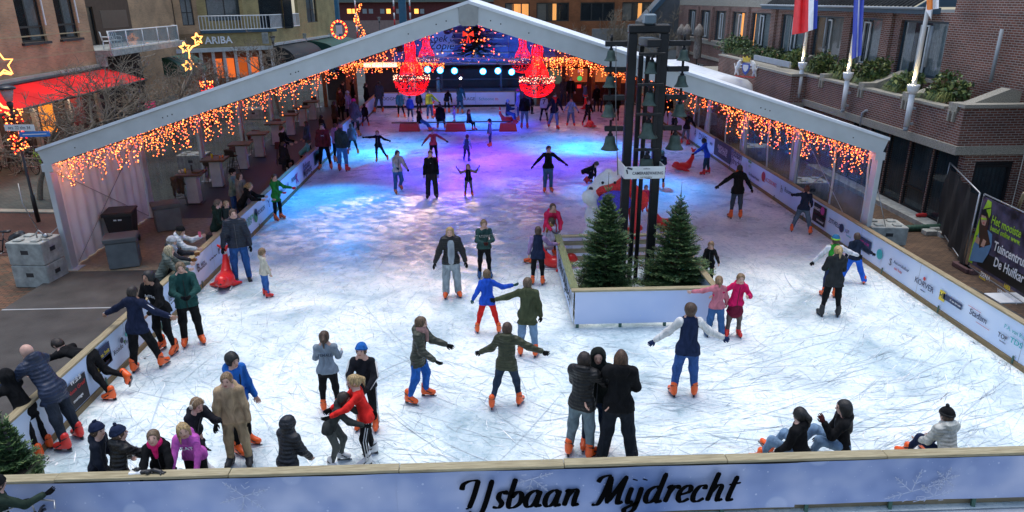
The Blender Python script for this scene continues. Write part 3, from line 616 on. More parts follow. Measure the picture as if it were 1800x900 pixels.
for x in (IX0+.02, 2.9, 3.9, IX1-.06):
    for y in (IY0-.04, IY1-.02): isl(MB().box((x, y, 0), (x+.06, y+.06, .85)), 'post', mat('green_clamp', (.05, .12, .09)))

pl = script('IJsbaan Mijdrecht', (IX0-.068, 17.4, .42), (0, -1, 0), (0, 0, 1), .2, 3.0, mat('black_print', (.004, .004, .004), .9, spec=0), None); pl.parent = IS; pl.matrix_parent_inverse = Matrix.Translation((-3.4, -16, 0))
# ------------------------------------------------------------------ marquee
MQ = empty('marquee', (RX, TY, 0), 0, 'large white gabled marquee over the back part of the ice rink', 'marquee')
def mq(mb, name, m, **k):
    o = mb.build(name, m if isinstance(m, list) else [m], MQ, **k); o.matrix_parent_inverse = Matrix.Translation((-RX, -TY, 0)); return o
def zr(x): return TE + (TA-TE)*(1-abs(x-RX)/((TR-TL)/2))
BW, BH = .3, .42
n_ = Vector((TR-RX, 0, TA-TE)).normalized()
for k, y in enumerate((TY, 23.5, 28.5, 33.5, 38.5, 43.5, 49.5)):
    yy = y+.15
    for s_ in (-1, 1):
        xe = TL if s_ < 0 else TR
        A = Vector((xe, yy, TE-BH/2-.06)); B = Vector((RX+s_*.2, yy, zr(RX+s_*.2)-BH/2-.06))
        mq(MB().beam(A, B, BW, BH), 'rafter', ALU)
        mb = MB().bbox((xe-.14 if s_ > 0 else xe, yy-.15, -.02), (xe if s_ > 0 else xe+.14, yy+.15, TE-.5), .01)
        mb.box((xe-.3 if s_ > 0 else xe-.05, yy-.2, -.02), (xe+.05 if s_ > 0 else xe+.3, yy+.22, .02))
        mq(mb, 'upright', ALU)
        if k == 0:
            mb = MB()
            mb.box((xe-.24 if s_ > 0 else xe-.04, yy-.165, TE-.62), (xe+.04 if s_ > 0 else xe+.24, yy+.16, TE-.42))
            mq(mb, 'bracket', ALU)
    mq(MB().prism([(-.24, -.5), (-.16, -.58), (.16, -.58), (.24, -.5), (.24, -.12), (.0, -.02), (-.24, -.12)], (RX, yy-.17, TA), (1, 0, 0), (0, 0, 1), (0, 1, 0), .34), 'ridge_plate', STEEL)
# little marks and bolts on the front rafters
for x in [RX+s_*d for s_ in (-1, 1) for d in (.55, .8, 1.5, 4.3, 4.37, 4.5, 7.6, 7.72, 7.85, 10.2)]:
    mq(MB().box((x-.018, TY-.004, zr(x)-.3), (x+.012, TY-.001, zr(x)-.27)), 'bolt', DARK)
mb = MB()
for s_ in (-1, 1):                                  # roof skin with a slight sag between the rafters
    xe = TL-.06 if s_ < 0 else TR+.06; nx, ny = 14, 44
    for top in (0, 1):
        vs = []; dz = .02 if top else -.055
        for i in range(nx+1):
            for j in range(ny+1):
                x = RX+(xe-RX)*i/nx; y = TY-.06+(TB-TY)*j/ny; t = ((y-TY) % 5)/5
                vs.append((x, y, zr(x)+dz - .05*sin(pi*t)*sin(pi*i/nx) + (.018 if top and abs(t-.02) < .03 else 0)))
        fs = [(i*(ny+1)+j, (i+1)*(ny+1)+j, (i+1)*(ny+1)+j+1, i*(ny+1)+j+1) for i in range(nx) for j in range(ny)]
        mb.add(vs, [f if (s_ > 0) == bool(top) else tuple(reversed(f)) for f in fs], 0, False)
    mb.quad((RX, TY-.06, zr(RX)-.055), (xe, TY-.06, zr(xe)-.055), (xe, TY-.06, zr(xe)+.02), (RX, TY-.06, zr(RX)+.02))
    mb.quad((xe, TY-.06, zr(xe)-.055), (xe, TB-.06, zr(xe)-.055), (xe, TB-.06, zr(xe)+.02), (xe, TY-.06, zr(xe)+.02))
mq(mb, 'roof', mat('roof_tarpaulin', (.74, .76, .79), .5, 0, .1, 2.2, .1, 2))
def vinyl(name, rgb, a, rough=.12):
    m = bpy.data.materials.new(name); m.use_nodes = True; nt = m.node_tree; n = nt.nodes; l = nt.links; b = n['Principled BSDF']
    b.inputs['Base Color'].default_value = (*rgb, 1); b.inputs['Roughness'].default_value = rough; b.inputs['Alpha'].default_value = a
    tc = n.new('ShaderNodeTexCoord'); mp = n.new('ShaderNodeMapping'); mp.inputs['Scale'].default_value = (1, 3.5, .5); nz = n.new('ShaderNodeTexNoise'); nz.inputs['Scale'].default_value = 1.6; nz.inputs['Detail'].default_value = 4
    mr = n.new('ShaderNodeMapRange'); mr.inputs['To Min'].default_value = max(0, a-.28); mr.inputs['To Max'].default_value = min(1, a+.3)
    l.new(tc.outputs['Object'], mp.inputs['Vector']); l.new(mp.outputs['Vector'], nz.inputs['Vector']); l.new(nz.outputs['Fac'], mr.inputs['Value']); l.new(mr.outputs['Result'], b.inputs['Alpha'])
    bp = n.new('ShaderNodeBump'); bp.inputs['Strength'].default_value = .6; bp.inputs['Distance'].default_value = .05; l.new(nz.outputs['Fac'], bp.inputs['Height']); l.new(bp.outputs['Normal'], b.inputs['Normal'])
    return m
VIN = vinyl('clear_vinyl', (.1, .11, .13), .5); VINB = vinyl('bluish_vinyl', (.03, .08, .17), .62)
def wallsheet(x, y0, y1, z0, z1, amp, fr):
    mb = MB(); n = int((y1-y0)/.07); vs = []
    for i in range(n+1):
        y = y0+(y1-y0)*i/n
        for k in range(5):
            z = z0+(z1-z0)*k/4; vs.append((x+amp*sin(y*fr+.7*sin(y*3))*(1-.4*k/4)+amp*.5*sin(y*2.1+z*2), y, z))
    mb.add(vs, [(i*5+k, (i+1)*5+k, (i+1)*5+k+1, i*5+k+1) for i in range(n) for k in range(4)], 0, True); return mb
mq(wallsheet(TL+.05, TY+.32, 23.48, .02, TE-.1, .03, 14), 'side_curtain', mat('white_drape', (.82, .82, .82), .6, 0, .08, 2, .1, 5))
for k in range(1, 6):
    y = TY+5*k
    mq(wallsheet(TL+.06, y+.33, y+4.98, .02, TE-.1, .012, 6), 'window_sheet', VIN)
for k in range(0, 6):
    y = TY+5*k
    mq(wallsheet(TR-.06, y+.33, y+4.98, .02, TE-.1, .015, 6), 'window_sheet', VINB if k in (0, 1, 4) else VIN)
    for d in (.42, 2.4 if k != 1 else 2.6):
        P = [(TR-.09+.03*sin(z*2+k), y+d+.05*sin(z*2.7+k*2), z) for z in (.02, .6, 1.2, 1.8, 2.4, 3.0)]
        mq(MB().tube(P, .035, 5), 'sheet_seam', mat('seam_tape', (.5, .55, .6), .4))
# diagonal stays
mq(MB().tube([(TL+.12, TY+.3, TE-.7), (TL+.12, 23.3, .1)], .012, 5), 'bracing_cable', STEEL)
mq(MB().tube([(TL+.12, 23.3, TE-.7), (TL+.12, TY+.4, .1)], .012, 5), 'bracing_cable', STEEL)
mq(MB().tube([(TR-.12, 23.3, TE-.7), (TR-.12, TY+.4, .3)], .012, 5), 'bracing_cable', STEEL)
mq(MB().tube([(TR-.12, 21.5, 1.6), (TR-.12, 23.4, .3)], .012, 5), 'bracing_cable', STEEL)
for s_ in (-1, 1): mq(MB().tube([((TL if s_ < 0 else TR)+s_*.05, TY+.1, 1.2 if s_ < 0 else 1.9), ((-11.65 if s_ < 0 else 11.15), 18.0 if s_ < 0 else 18.3, .98 if s_ < 0 else .62)], .012, 5), 'guy_strap', STEEL)
# gable sheets at the back, above the header
GB = 49.35
def gable(x0, x1, m, nm):
    mb = MB(); xs_ = [x0+(x1-x0)*i/12 for i in range(13)]; vs = []
    for x in xs_: vs += [(x, GB+.03*sin(x*5), 2.95), (x, GB+.03*sin(x*5+1), max(2.96, zr(x)-.1))]
    mb.add(vs, [(2*i, 2*i+2, 2*i+3, 2*i+1) for i in range(12)], 0, True); mq(mb, nm, m)
gable(TL+.1, -6.0, mat('brown_sheet', (.09, .07, .11), .7), 'gable_sheet'); gable(-5.98, 4.8, mat('blue_sheet', (.06, .13, .4), .6), 'gable_sheet'); gable(4.82, TR-.1, mat('purple_sheet', (.07, .06, .14), .7), 'gable_sheet')
P = PY(782, 68, GB); 
def gtext(px, py, s, h, m, sh=.3): P = PY(px, py, GB-.1); o = text(s, (P.x, GB-.1, P.z), (1, 0, 0), (0, 0, 1), h, m, MQ, shear=sh, bold=.01); o.matrix_parent_inverse = Matrix.Translation((-RX, -TY, 0))
P = PY(775, 74, GB-.05); mq(MB().lathe([(.001, 0), (.95, 0), (.95, .03), (.001, .03)], (P.x, GB-.045, P.z), 28, 0, False, Matrix.Rotation(R(90), 3, 'X')), 'sign_disc', mat('pale_blue_sign', (.3, .5, .8)))
gtext(775, 68, 'Koek &', .62, NAVY); gtext(775, 81, 'Zopie', .7, NAVY)
# header and end walls
WOODB = wood_mat('brown_timber', (.10, .045, .02), (.22, .11, .05), (1, 1, 1), .7)
PAV = empty('pavilion', (0, 50, 0), 0, 'timber framed refreshment pavilion closing off the back of the marquee', 'pavilion')
def pv(mb, name, m): o = mb.build(name, m if isinstance(m, list) else [m], PAV); o.matrix_parent_inverse = Matrix.Translation((0, -50, 0)); return o
for a, b_ in ((TL+.1, -5.2), (3.4, TR-.1)): pv(MB().box((a, 49.62, 2.55), (b_, 49.85, 2.95)), 'header_beam', WOODB)
pv(MB().box((-5.18, 49.62, 2.7), (3.38, 49.85, 2.95)), 'header_beam', BLUEP)
pv(MB().box((TL, 49.5, 2.96), (TR, 53.5, 3.04)), 'roof', DARK)
for x in (-11.0, -8.9, -5.1, 3.6, 5.6, 7.4, 9.2, 10.5): pv(MB().box((x, 49.6, 0), (x+.22, 49.84, 2.54)), 'column', WOODB)
pv(MB().box((-5.0, 53.3, 0), (3.5, 53.5, 2.9)), 'rear_wall', mat('bar_interior', (.03, .045, .06)))
pv(MB().box((TL, 53.3, 0), (-9.6, 53.5, 2.9)), 'rear_wall', mat('dark_panel', (.035, .03, .03)))
pv(MB().box((-8.3, 51.0, 0), (-5.2, 51.1, 2.54)), 'rear_wall', mat('dark_panel', (.035, .03, .03)))
pv(MB().box((3.7, 50.6, 0), (TR, 50.7, 2.6)), 'rear_wall', mat('dark_reddish_panel', (.06, .025, .02)))
pv(MB().box((-4.9, 50.4, .0), (3.3, 50.95, 1.05)), 'counter', mat('bar_counter', (.06, .1, .16)))
pv(MB().tube([(-4.9, 49.75, 1.75), (3.3, 49.75, 1.75)], .045, 6), 'hand_rail', BLUEP)
for x in (-4.9, -2.9, 1.15, 3.2): pv(MB().box((x-.06, 49.7, .9), (x+.06, 49.8, 2.7)), 'blue_post', BLUEP)
pv(MB().box((-9.4, 49.65, .05), (-8.98, 49.75, 2.5)), 'door_frame', WOODB)
P0, P1 = PY(638, 101, 49.4), PY(697, 118, 49.4)
pv(MB().box((P0.x, 49.42, P1.z), (P1.x, 49.6, P0.z)), 'light_box', [mat('sign_light_box', (.8, .82, .8), .5, emit=.55)])
for x0, x1, z0, z1, c_ in ((5.9, 7.2, 1.4, 2.3, (.25, .05, .02)), (7.7, 9.0, 1.4, 2.3, (.3, .09, .03)), (4.0, 5.4, 1.3, 2.3, (.05, .07, .05)), (9.5, 10.4, 1.3, 2.3, (.28, .06, .02))): pv(MB().box((x0, 50.55, z0), (x1, 50.6, z1)), 'lit_window', mat('lit_window', c_, .4, emit=.5))
P = PY(1019, 138, 49.5); pv(MB().lathe([(.001, 0), (.17, 0), (.17, .03), (.001, .03)], (P.x, 49.55, P.z), 20, 0, False, Matrix.Rotation(R(90), 3, 'X')), 'round_sign', mat('green_sign', (.06, .45, .1), .5, emit=.5))
P = PY(1020, 125, 49.5); pv(MB().box((P.x-.18, 49.5, P.z-.09), (P.x+.18, 49.53, P.z+.09)), 'notice', WHITEP)
P = PY(1018, 152, 49.5); pv(MB().box((P.x-.14, 49.5, P.z-.12), (P.x+.14, 49.53, P.z+.12)), 'notice', [mat('red_notice', (.7, .03, .03), emit=.4)])

# ------------------------------------------------------------------ fairy lights
def bulbmat(name, rgb, s):
    m = glow(rgb, s, name)
    try: m.cycles.emission_sampling = 'NONE'
    except Exception: pass
    return m
WARM = bulbmat('warm_bulb', (1, .16, .035), 3.2); WARM2 = bulbmat('bright_warm_bulb', (1, .25, .055), 4); REDB = bulbmat('red_bulb', (1, .005, .008), 2.0); REDB2 = bulbmat('deep_red_bulb', (.7, .003, .006), 1.0); WHB = bulbmat('white_bulb', (1, .62, .38), 2.6); PINKB = bulbmat('pinkish_bulb', (1, .1, .07), 3)
WIRE = mat('cable', (.01, .01, .01), .6)
def icicles(A, B, per_m, drop, label, r=.02, dens=1.0, far=1.0, mx=(.62, .2, .18)):
    A, B = Vector(A), Vector(B); L = (B-A).length; t = empty('icicle_light_string', A, 0, label, 'fairy lights', 'fairy lights hung along the marquee frame')
    wi, bu = MB(), MB(); wi.tube([Vector(), (B-A)*.5+Vector((0, 0, -.03)), B-A], .012, 4)
    for i in range(int(L*per_m)):
        p = (B-A)*((i+rnd.random())/(L*per_m)); d = drop*(.25+.75*rnd.random()**1.5) if rnd.random() < .8 else drop*1.35
        q = Vector((rnd.uniform(-.03, .03), rnd.uniform(-.05, .05), 0)); wi.tube([p, p+Vector((q.x, q.y, -d*.5)), p+Vector((-q.x, q.y, -d))], .005, 3)
        n = max(1, int(d/.12*dens))
        for j in range(n+1):
            z = -d*(j+rnd.random()*.8)/(n+1); rr = r*rnd.uniform(.7, 1.25)
            u_ = rnd.random(); mi = 0 if u_ < mx[0] else 1 if u_ < mx[0]+mx[1] else 2
            bu.octa((p.x+rnd.uniform(-.05, .05), p.y+rnd.uniform(-.08, .08), p.z+z), rr, mi)
    wi.build('cable', [WIRE], t); bu.build('bulbs', [WARM, WARM2, PINKB], t, kind='stuff')
    return t
def rl(x, y, dz=-.5): return (x, y, zr(x)+dz)
icicles(rl(TL+.25, TY+.2), rl(-6.5, TY+.2), 17, .55, 'dense glowing icicle lights at the low end of the front gable by the lamp post', .0155, 2.0, mx=(.5, .32, .18))
icicles(rl(-6.5, TY+.2), rl(-2.2, TY+.2), 6, .26, 'sparser red orange icicle lights under the front gable beam, terrace side', .016, 1.1)
icicles(rl(TR-.3, TY+.2), rl(6.2, TY+.2), 17, .55, 'dense glowing icicle lights at the low gable end beside the brick building', .0155, 2.0, mx=(.5, .32, .18))
icicles(rl(6.2, TY+.2), rl(2.2, TY+.2), 5, .26, 'sparse icicle lights under the front gable beam beside the bell tower', .016, 1.1)
for k, (y, lb) in enumerate(((23.6, 'second frame'), (28.6, 'third frame'), (33.6, 'fourth frame'), (38.6, 'fifth frame'), (43.6, 'sixth frame'))):
    r = .019+.0016*k
    icicles(rl(TL+.3, y, -.55), rl(-6.0+k*.6, y, -.55), 5+k*.9, .8, f'orange icicle lights on the {lb} counted from the front, above the bar tables', r, .75)
    icicles(rl(TR-.3, y, -.55), rl(5.6-k*.5, y, -.55), 5+k*.9, .8, f'orange icicle lights on the {lb} counted from the front, above the brick building side', r, .75)
icicles((TL+.25, TY+.6, TE-.35), (TL+.25, 48, TE-.35), 3.4, .8, 'orange icicle lights along the eave above the bar tables', .02, .7)
icicles((TR-.25, TY+.6, TE-.35), (TR-.25, 48, TE-.35), 3.4, .8, 'orange icicle lights along the eave beside the brick building', .02, .7)
icicles((TL+.6, 49.2, 2.95), (-2.6, 49.2, 2.95), 14, .5, 'string of warm lights on the timber header above the bright doorway', .035, .9, mx=(.6, .3, .1))
icicles((3.3, 49.2, 3.25), (TR-.4, 49.2, 3.0), 14, .9, 'string of warm lights on the timber header above the green round sign', .035, .9, mx=(.6, .3, .1))
def swag(pts, n, label, r=.04, drop=.25):
    A = Vector(pts[0]); t = empty('festoon_light_string', A, 0, label, 'fairy lights'); wi, bu = MB(), MB(); Q = [Vector(p)-A for p in pts]; wi.tube(Q, .012, 4)
    for i in range(n):
        f = (i+.5)/n*(len(Q)-1); k = int(f); p = Q[k].lerp(Q[k+1], f-k); d = drop*rnd.random()
        wi.tube([p, p-Vector((0, 0, d))], .006, 3); bu.octa((p.x, p.y, p.z-d-.03), r*rnd.uniform(.8, 1.2), rnd.choice((0, 0, 1, 2)))
    wi.build('cable', [WIRE], t); bu.build('bulbs', [WARM, WARM2, PINKB], t, kind='stuff'); return t
def arc(a, b_, sag, n=10): a, b_ = Vector(a), Vector(b_); return [a.lerp(b_, i/n)-Vector((0, 0, sag*4*(i/n)*(1-i/n))) for i in range(n+1)]
swag(arc((RX, 46, 6.3), (-6.6, 46, 4.3), .35), 26, 'bulbs strung from the ridge down over the blue gable sheet towards the doorway', .045, .7)
swag(arc((RX, 46, 6.3), (7.0, 46, 4.2), .35), 30, 'bulbs strung from the ridge down over the purple gable sheet', .045, .9)
swag(arc((-6.9, 46, 4.2), (7.2, 46, 3.9), .3, 16), 44, 'bulbs strung level right across the blue gable sheet', .045, .7)

def chandelier(loc, H_, W_, label, n=1500):
    t = empty('light_chandelier', loc, 0, label, 'chandelier', 'red light chandeliers hanging under the marquee ridge'); bu = MB(); wk = MB()
    def at(a, rr, z): return (cos(a)*rr, sin(a)*rr, z)
    for i in range(n):
        u_ = rnd.random(); a = rnd.random()*2*pi
        if u_ < .56: f = rnd.random()**.7; z = H_*(1-.62*f); rr = W_*(.1+.2*f**1.5+.035*sin(f*9)); mi = 0 if rnd.random() < .75 else 1
        elif u_ < .88: f = rnd.random(); th = f*pi/2; z = H_*(.27-.27*sin(th)); rr = W_*.5*cos(th)**.8*rnd.uniform(.85, 1); mi = 0 if rnd.random() < .7 else 1
        else: z = H_*(.28+.1*rnd.random()); rr = W_*.5*rnd.uniform(.8, 1.04); mi = 2 if rnd.random() < .4 else 1
        bu.octa(at(a, rr, z), rnd.uniform(.55, 1.15)*.0105*W_, mi)
    for z, rr in ((.28, .5), (.36, .49), (.4, .3), (1.0, .1), (.1, .4)): wk.tube([at(k*pi/12, W_*rr, H_*z) for k in range(25)], .018, 5)
    for k in range(10):
        a = k*pi/5; wk.tube([at(a, W_*.5, H_*.28), at(a, W_*.5, H_*.36), at(a, W_*.3, H_*.42), at(a, W_*.1, H_), at(a, .02, H_*1.05)], .012, 4)
        wk.tube([at(a, W_*.5, H_*.28), at(a, W_*.38, H_*.08), at(a, .02, 0)], .01, 4)
    wk.tube([(0, 0, H_*1.02), (0, 0, zr(loc[0])-loc[2]-.2)], .012, 5)
    wk.build('frame', [WIRE], t); bu.build('bulbs', [REDB, REDB2, WHB], t, kind='stuff')
    return t
def chand_px(cx, top, bot, wpx, y, label, n):
    P0, P1 = PY(cx, top, y), PY(cx, bot, y); k = (P0-EYE).length; wd = wpx*y/1243; chandelier((P1.x, y, P1.z), P0.z-P1.z, wd, label, n)
chand_px(725, 72, 167, 60, 33, 'large red light chandelier hanging nearest the bar tables', 3000)
chand_px(944, 77, 170, 62, 33, 'large red light chandelier hanging nearest the bell tower', 3000)
chand_px(751, 58, 126, 42, 42, 'smaller red light chandelier close behind the one near the bar tables', 1500)
chand_px(919, 60, 128, 42, 42, 'smaller red light chandelier close behind the one near the bell tower', 1500)

# ------------------------------------------------------------------ truss and stage lights
TS = empty('lighting_truss', (0, 36, 0), 0, 'silver lighting truss hung below the ridge carrying the stage lights', 'truss')
T0, T1 = PY(742, 100, 36), PY(915, 104, 36)
def ts(mb, name, m): o = mb.build(name, [m], TS); o.matrix_parent_inverse = Matrix.Translation((0, -36, 0)); return o
for dy, dz in ((-.14, 0), (.14, 0), (0, -.24)): ts(MB().tube([(T0.x, 36+dy, T0.z+dz), (T1.x, 36+dy, T1.z+dz)], .028, 6), 'chord', ALU)
mb = MB(); n = 22; x0, x1 = T0.x, T1.x
Zg = [((-.14, 0) if i % 2 else (0, -.24)) for i in range(n)]
mb.tube([(x0+(x1-x0)*i/(n-1), 36+Zg[i][0], T0.z+Zg[i][1]) for i in range(n)], .014, 4); ts(mb, 'web', ALU)
mb = MB().tube([(x0+(x1-x0)*i/(n-1), 36-Zg[i][0], T0.z+Zg[i][1]) for i in range(n)], .014, 4); ts(mb, 'web', ALU)
for x in (x0+.6, x1-.6): ts(MB().tube([(x, 36, T0.z), (x, 36, zr(x)-.1)], .01, 4), 'hanging_cable', STEEL)
CY = bpy.data.materials
LENS = glow((.55, .93, 1), 14, 'lens_glow')
def spotlamp(loc, tgt, colr, W, ang, blend=.6, gobo=False, radius=.06):
    L = bpy.data.lights.new('spot', 'SPOT'); L.energy = W*(.3 if gobo else .46); L.color = colr; L.spot_size = R(ang); L.spot_blend = blend; L.shadow_soft_size = radius
    o = bpy.data.objects.new('spot_lamp', L); col.objects.link(o); o.location = loc; o.rotation_euler = (Vector(tgt)-Vector(loc)).to_track_quat('-Z', 'Y').to_euler()
    if gobo:
        L.use_nodes = True; nt = L.node_tree; n = nt.nodes; l = nt.links; em = n['Emission']; tc = n.new('ShaderNodeTexCoord'); nz = n.new('ShaderNodeTexNoise'); nz.inputs['Scale'].default_value = 13; nz.inputs['Detail'].default_value = 2; nz.inputs['Distortion'].default_value = 1.5
        cr = n.new('ShaderNodeValToRGB'); cr.color_ramp.elements[0].position = .48; cr.color_ramp.elements[0].color = (.04, .04, .06, 1); cr.color_ramp.elements[1].position = .62; cr.color_ramp.elements[1].color = (1, 1, 1, 1)
        mp = n.new('ShaderNodeMapping'); mp.inputs['Scale'].default_value = (1, 2.6, 1); l.new(tc.outputs['Normal'], mp.inputs['Vector']); l.new(mp.outputs['Vector'], nz.inputs['Vector']); l.new(nz.outputs['Fac'], cr.inputs['Fac']); l.new(cr.outputs['Color'], em.inputs['Color']); em.inputs['Strength'].default_value = 1
    return o
def fixture(loc, tgt, label, colr=None, lens=None, r=.17):
    loc = Vector(loc); d = (Vector(tgt)-loc).normalized(); t = empty('stage_light', loc, 0, label, 'stage light', 'stage lights in the marquee'); q = d.to_track_quat('Z', 'Y').to_matrix()
    MB().lathe([(r*.55, -.3), (r*.75, -.26), (r*.8, -.02), (r*1.05, .0), (r*1.05, .1), (r*.98, .1), (r*.95, .02), (.001, .02)], (0, 0, 0), 14, 0, True, q).build('housing', [BLACKP], t)
    MB().lathe([(.001, .03), (r*.66, .03), (r*.66, .035), (.001, .045)], (0, 0, 0), 14, 0, True, q).build('lens', [lens or LENS], t)
    if lens is None: MB().lathe([(r*.67, .03), (r*1.04, .03), (r*1.04, .034), (r*.67, .036)], (0, 0, 0), 14, 0, True, q).build('halo_ring', [glow((.03, .4, 1), 2.2, 'halo_glow')], t)  # added glowing ring, imitates the halo of glare round the lens
    MB().tube([(-r*1.2, 0, 0), (-r*1.2, 0, .22), (0, 0, .34), (r*1.2, 0, .22), (r*1.2, 0, 0)], .015, 5).build('yoke', [BLACKP], t)
    return t
BLUEL = (.008, .05, 1.0); CYAN = (.01, .34, 1.0); VIO = (.13, .02, 1.0)
spots = [((752, 122), CYAN, (-5.5, 33)), ((774, 123), BLUEL, (-3.0, 31.5)), ((799, 124), VIO, (-1.5, 31)), ((849, 125), VIO, (1.5, 31)), ((875, 124), BLUEL, (3.8, 32)), ((899, 126), CYAN, (6.0, 34))]
names = ['end stage light of the row nearest the bar tables, tilted', 'second stage light of the bright row from the bar tables end', 'third stage light of the bright row, last one before the gap', 'first stage light of the bright row beyond the gap under the ridge', 'brightest cyan stage light of the row beyond the gap', 'end stage light of the row nearest the bell tower, tilted']
for (pp, c_, tg), nm in zip(spots, names):
    P = PY(pp[0], pp[1], 35.7); loc = Vector((P.x, 35.6, P.z)); fixture(loc, EYE.lerp(Vector((tg[0], tg[1], 0)), .55), nm)
    spotlamp(loc+Vector((0, -.16, -.05)), (tg[0], tg[1], 0), c_, 3600, 46, .8)
WHL = glow((.8, .85, 1), 8, 'lens_glow')
for pp, nm in (((708+62*.33+30, 124), None), ((809, 137), 'small white beam light hanging lower between the two halves of the row'),):
    if nm: P = PY(pp[0], pp[1], 35.5); fixture((P.x, 35.5, P.z), (P.x+3, 28, 0), nm, lens=WHL, r=.1)
# colour washes hung on the inner rafters
for loc, tg, c_, W_, nm in (((-5.6, 27.5, 4.5), (-5.6, 24.9, 0), CYAN, 2100, 'unlit looking black wash light high over the bar table side of the ice'), ((6.2, 27.6, 4.6), (6.0, 26.3, 0), CYAN, 1700, 'black wash light high over the ice beside the bell tower'),
        ((-3.8, 33.5, 4.8), (-4.8, 35, 0), CYAN, 2600, 'black wash light high in the marquee before the chandelier by the tables'), ((0.6, 33.2, 5.6), (0, 33.2, 0), VIO, 3000, 'black wash light under the ridge in the middle of the marquee'), ((4.6, 33.6, 4.8), (4.2, 35, 0), CYAN, 2600, 'black wash light high before the chandelier by the tower'),
        ((-1.6, 33.1, 5.6), (-.5, 30, 0), BLUEL, 2200, 'black wash light under the ridge at the third frame'), ((-2, 43.3, 5.2), (-1, 43, 0), CYAN, 1900, 'black wash light under the ridge near the blue gable sheet'), ((1.2, 40, 5.6), (0, 41, 0), BLUEL, 2600, 'black wash light under the ridge over the bench')):
    fixture(loc, tg, nm, lens=mat('dark_lens', (.1, .15, .25), .1)); spotlamp(Vector(loc)+Vector((0, 0, -.1)), tg, c_, W_, 80, .9)
spotlamp((0, 44, 3.6), (0, 49.3, 4.6), (.1, .35, 1), 900, 100, 1)
spotlamp((-3.5, 40, 4.4), (-4, 48.7, .6), (.3, .4, 1), 700, 90, 1); spotlamp((2.5, 40, 4.4), (0, 48.7, .8), (.1, .35, 1), 900, 90, 1)
GOBO = (1, .62, .5)
for tg, W_, an in (((-3.9, 23.6, 0), 6500, 34), ((-1.6, 24.8, 0), 5000, 26), ((-4.4, 20.6, 0), 4200, 36), ((-1.6, 20.9, 0), 2600, 30)):
    spotlamp((tg[0]*.35, 29.0, 5.6), tg, GOBO, W_, an, .5, True, .01)
for tg, loc in (((1.5, 26, 0), (1.5, 30, 5.2)), ((6.5, 28, 0), (5, 33.5, 4.9)), ((5, 40, 0), (4, 43, 4.8)), ((-4, 45, 0), (-3, 43, 4.8))): spotlamp(loc, tg, GOBO, 1600, 50, .6, True, .01)
def glowlamp(loc, W_, c_=(1, .32, .1), r=.25):
    L = bpy.data.lights.new('glow', 'POINT'); L.energy = W_*.18; L.color = c_; L.shadow_soft_size = 0; o = bpy.data.objects.new('string_light_glow', L); col.objects.link(o); o.location = loc
    try: o.visible_camera = True
    except Exception: pass
for y in (19.2, 24.4, 29.5, 34.5, 39.5): glowlamp((TL+.6, y, 2.9), 26, r=.05); glowlamp((TR-.6, y, 2.9), 26, r=.05)
for x in (-10, -8, -6): glowlamp((x, TY+.3, zr(x)-.8), 14, r=.03); glowlamp((-x-.7, TY+.3, zr(-x-.7)-.8), 14, r=.03)
for x in (-9.5, -7, 5.5, 8): glowlamp((x, 48.8, 2.6), 30, r=.05)
for x, z in ((-3.6, 3.0), (3.0, 3.0)): glowlamp((x, 33, z), 60, (1, .05, .04), .05)
# ------------------------------------------------------------------ walls with real openings
def wall(A, u, L, z0, z1, holes, th, m, parent, name='wall', reveal=None):
    """wall along u from A, outer face through A; holes (a0,a1,z0,z1); thickness goes away from the viewer (u x up reversed)"""
    A = Vector((A[0], A[1], 0)); u = Vector((u[0], u[1], 0)).normalized(); nn = u.cross(Vector((0, 0, 1)))   # outward
    us = sorted({0, L, *[h[0] for h in holes], *[h[1] for h in holes]}); zs = sorted({z0, z1, *[h[2] for h in holes], *[h[3] for h in holes]})
    us = [x for x in us if 0 <= x <= L]; zs = [z for z in zs if z0 <= z <= z1]; mb = MB()
    def P(a, z, d=0): return A+u*a+Vector((0, 0, z))-nn*d
    def hole(a, z): return any(h[0] < a < h[1] and h[2] < z < h[3] for h in holes)
    for a0, a1 in zip(us[:-1], us[1:]):
        for b0, b1 in zip(zs[:-1], zs[1:]):
            if not hole((a0+a1)/2, (b0+b1)/2): mb.quad(P(a0, b0), P(a1, b0), P(a1, b1), P(a0, b1)); mb.quad(P(a1, b0, th), P(a0, b0, th), P(a0, b1, th), P(a1, b1, th))
    for h in holes:
        a0, a1, b0, b1 = h[:4]; a0, a1, b0, b1 = max(a0, 0), min(a1, L), max(b0, z0), min(b1, z1)
        mb.quad(P(a0, b0), P(a0, b1), P(a0, b1, th), P(a0, b0, th)); mb.quad(P(a1, b1), P(a1, b0), P(a1, b0, th), P(a1, b1, th))
        mb.quad(P(a0, b1), P(a1, b1), P(a1, b1, th), P(a0, b1, th)); mb.quad(P(a0, b0, th), P(a1, b0, th), P(a1, b0), P(a0, b0))
    mb.quad(P(0, z0), P(0, z1), P(0, z1, th), P(0, z0, th)); mb.quad(P(L, z1), P(L, z0), P(L, z0, th), P(L, z1, th)); mb.quad(P(0, z1), P(L, z1), P(L, z1, th), P(0, z1, th))
    return mb.build(name, m if isinstance(m, list) else [m], parent)
def glassm(name='pane_glass', rgb=(.02, .03, .035), a=.55):
    return mat(name, rgb, .06, 0, .3, 1.5, .05, 2, alpha=a, spec=.8)
GLASS = glassm(); CURT = mat('net_curtain', (.42, .5, .5), .9, 0, .2, 8); DARKIN = mat('dark_room', (.012, .013, .014), .95); WARMIN = mat('warm_lit_room', (1, .45, .12), .6, emit=.9); PALEIN = mat('blind', (.55, .5, .42), .8)
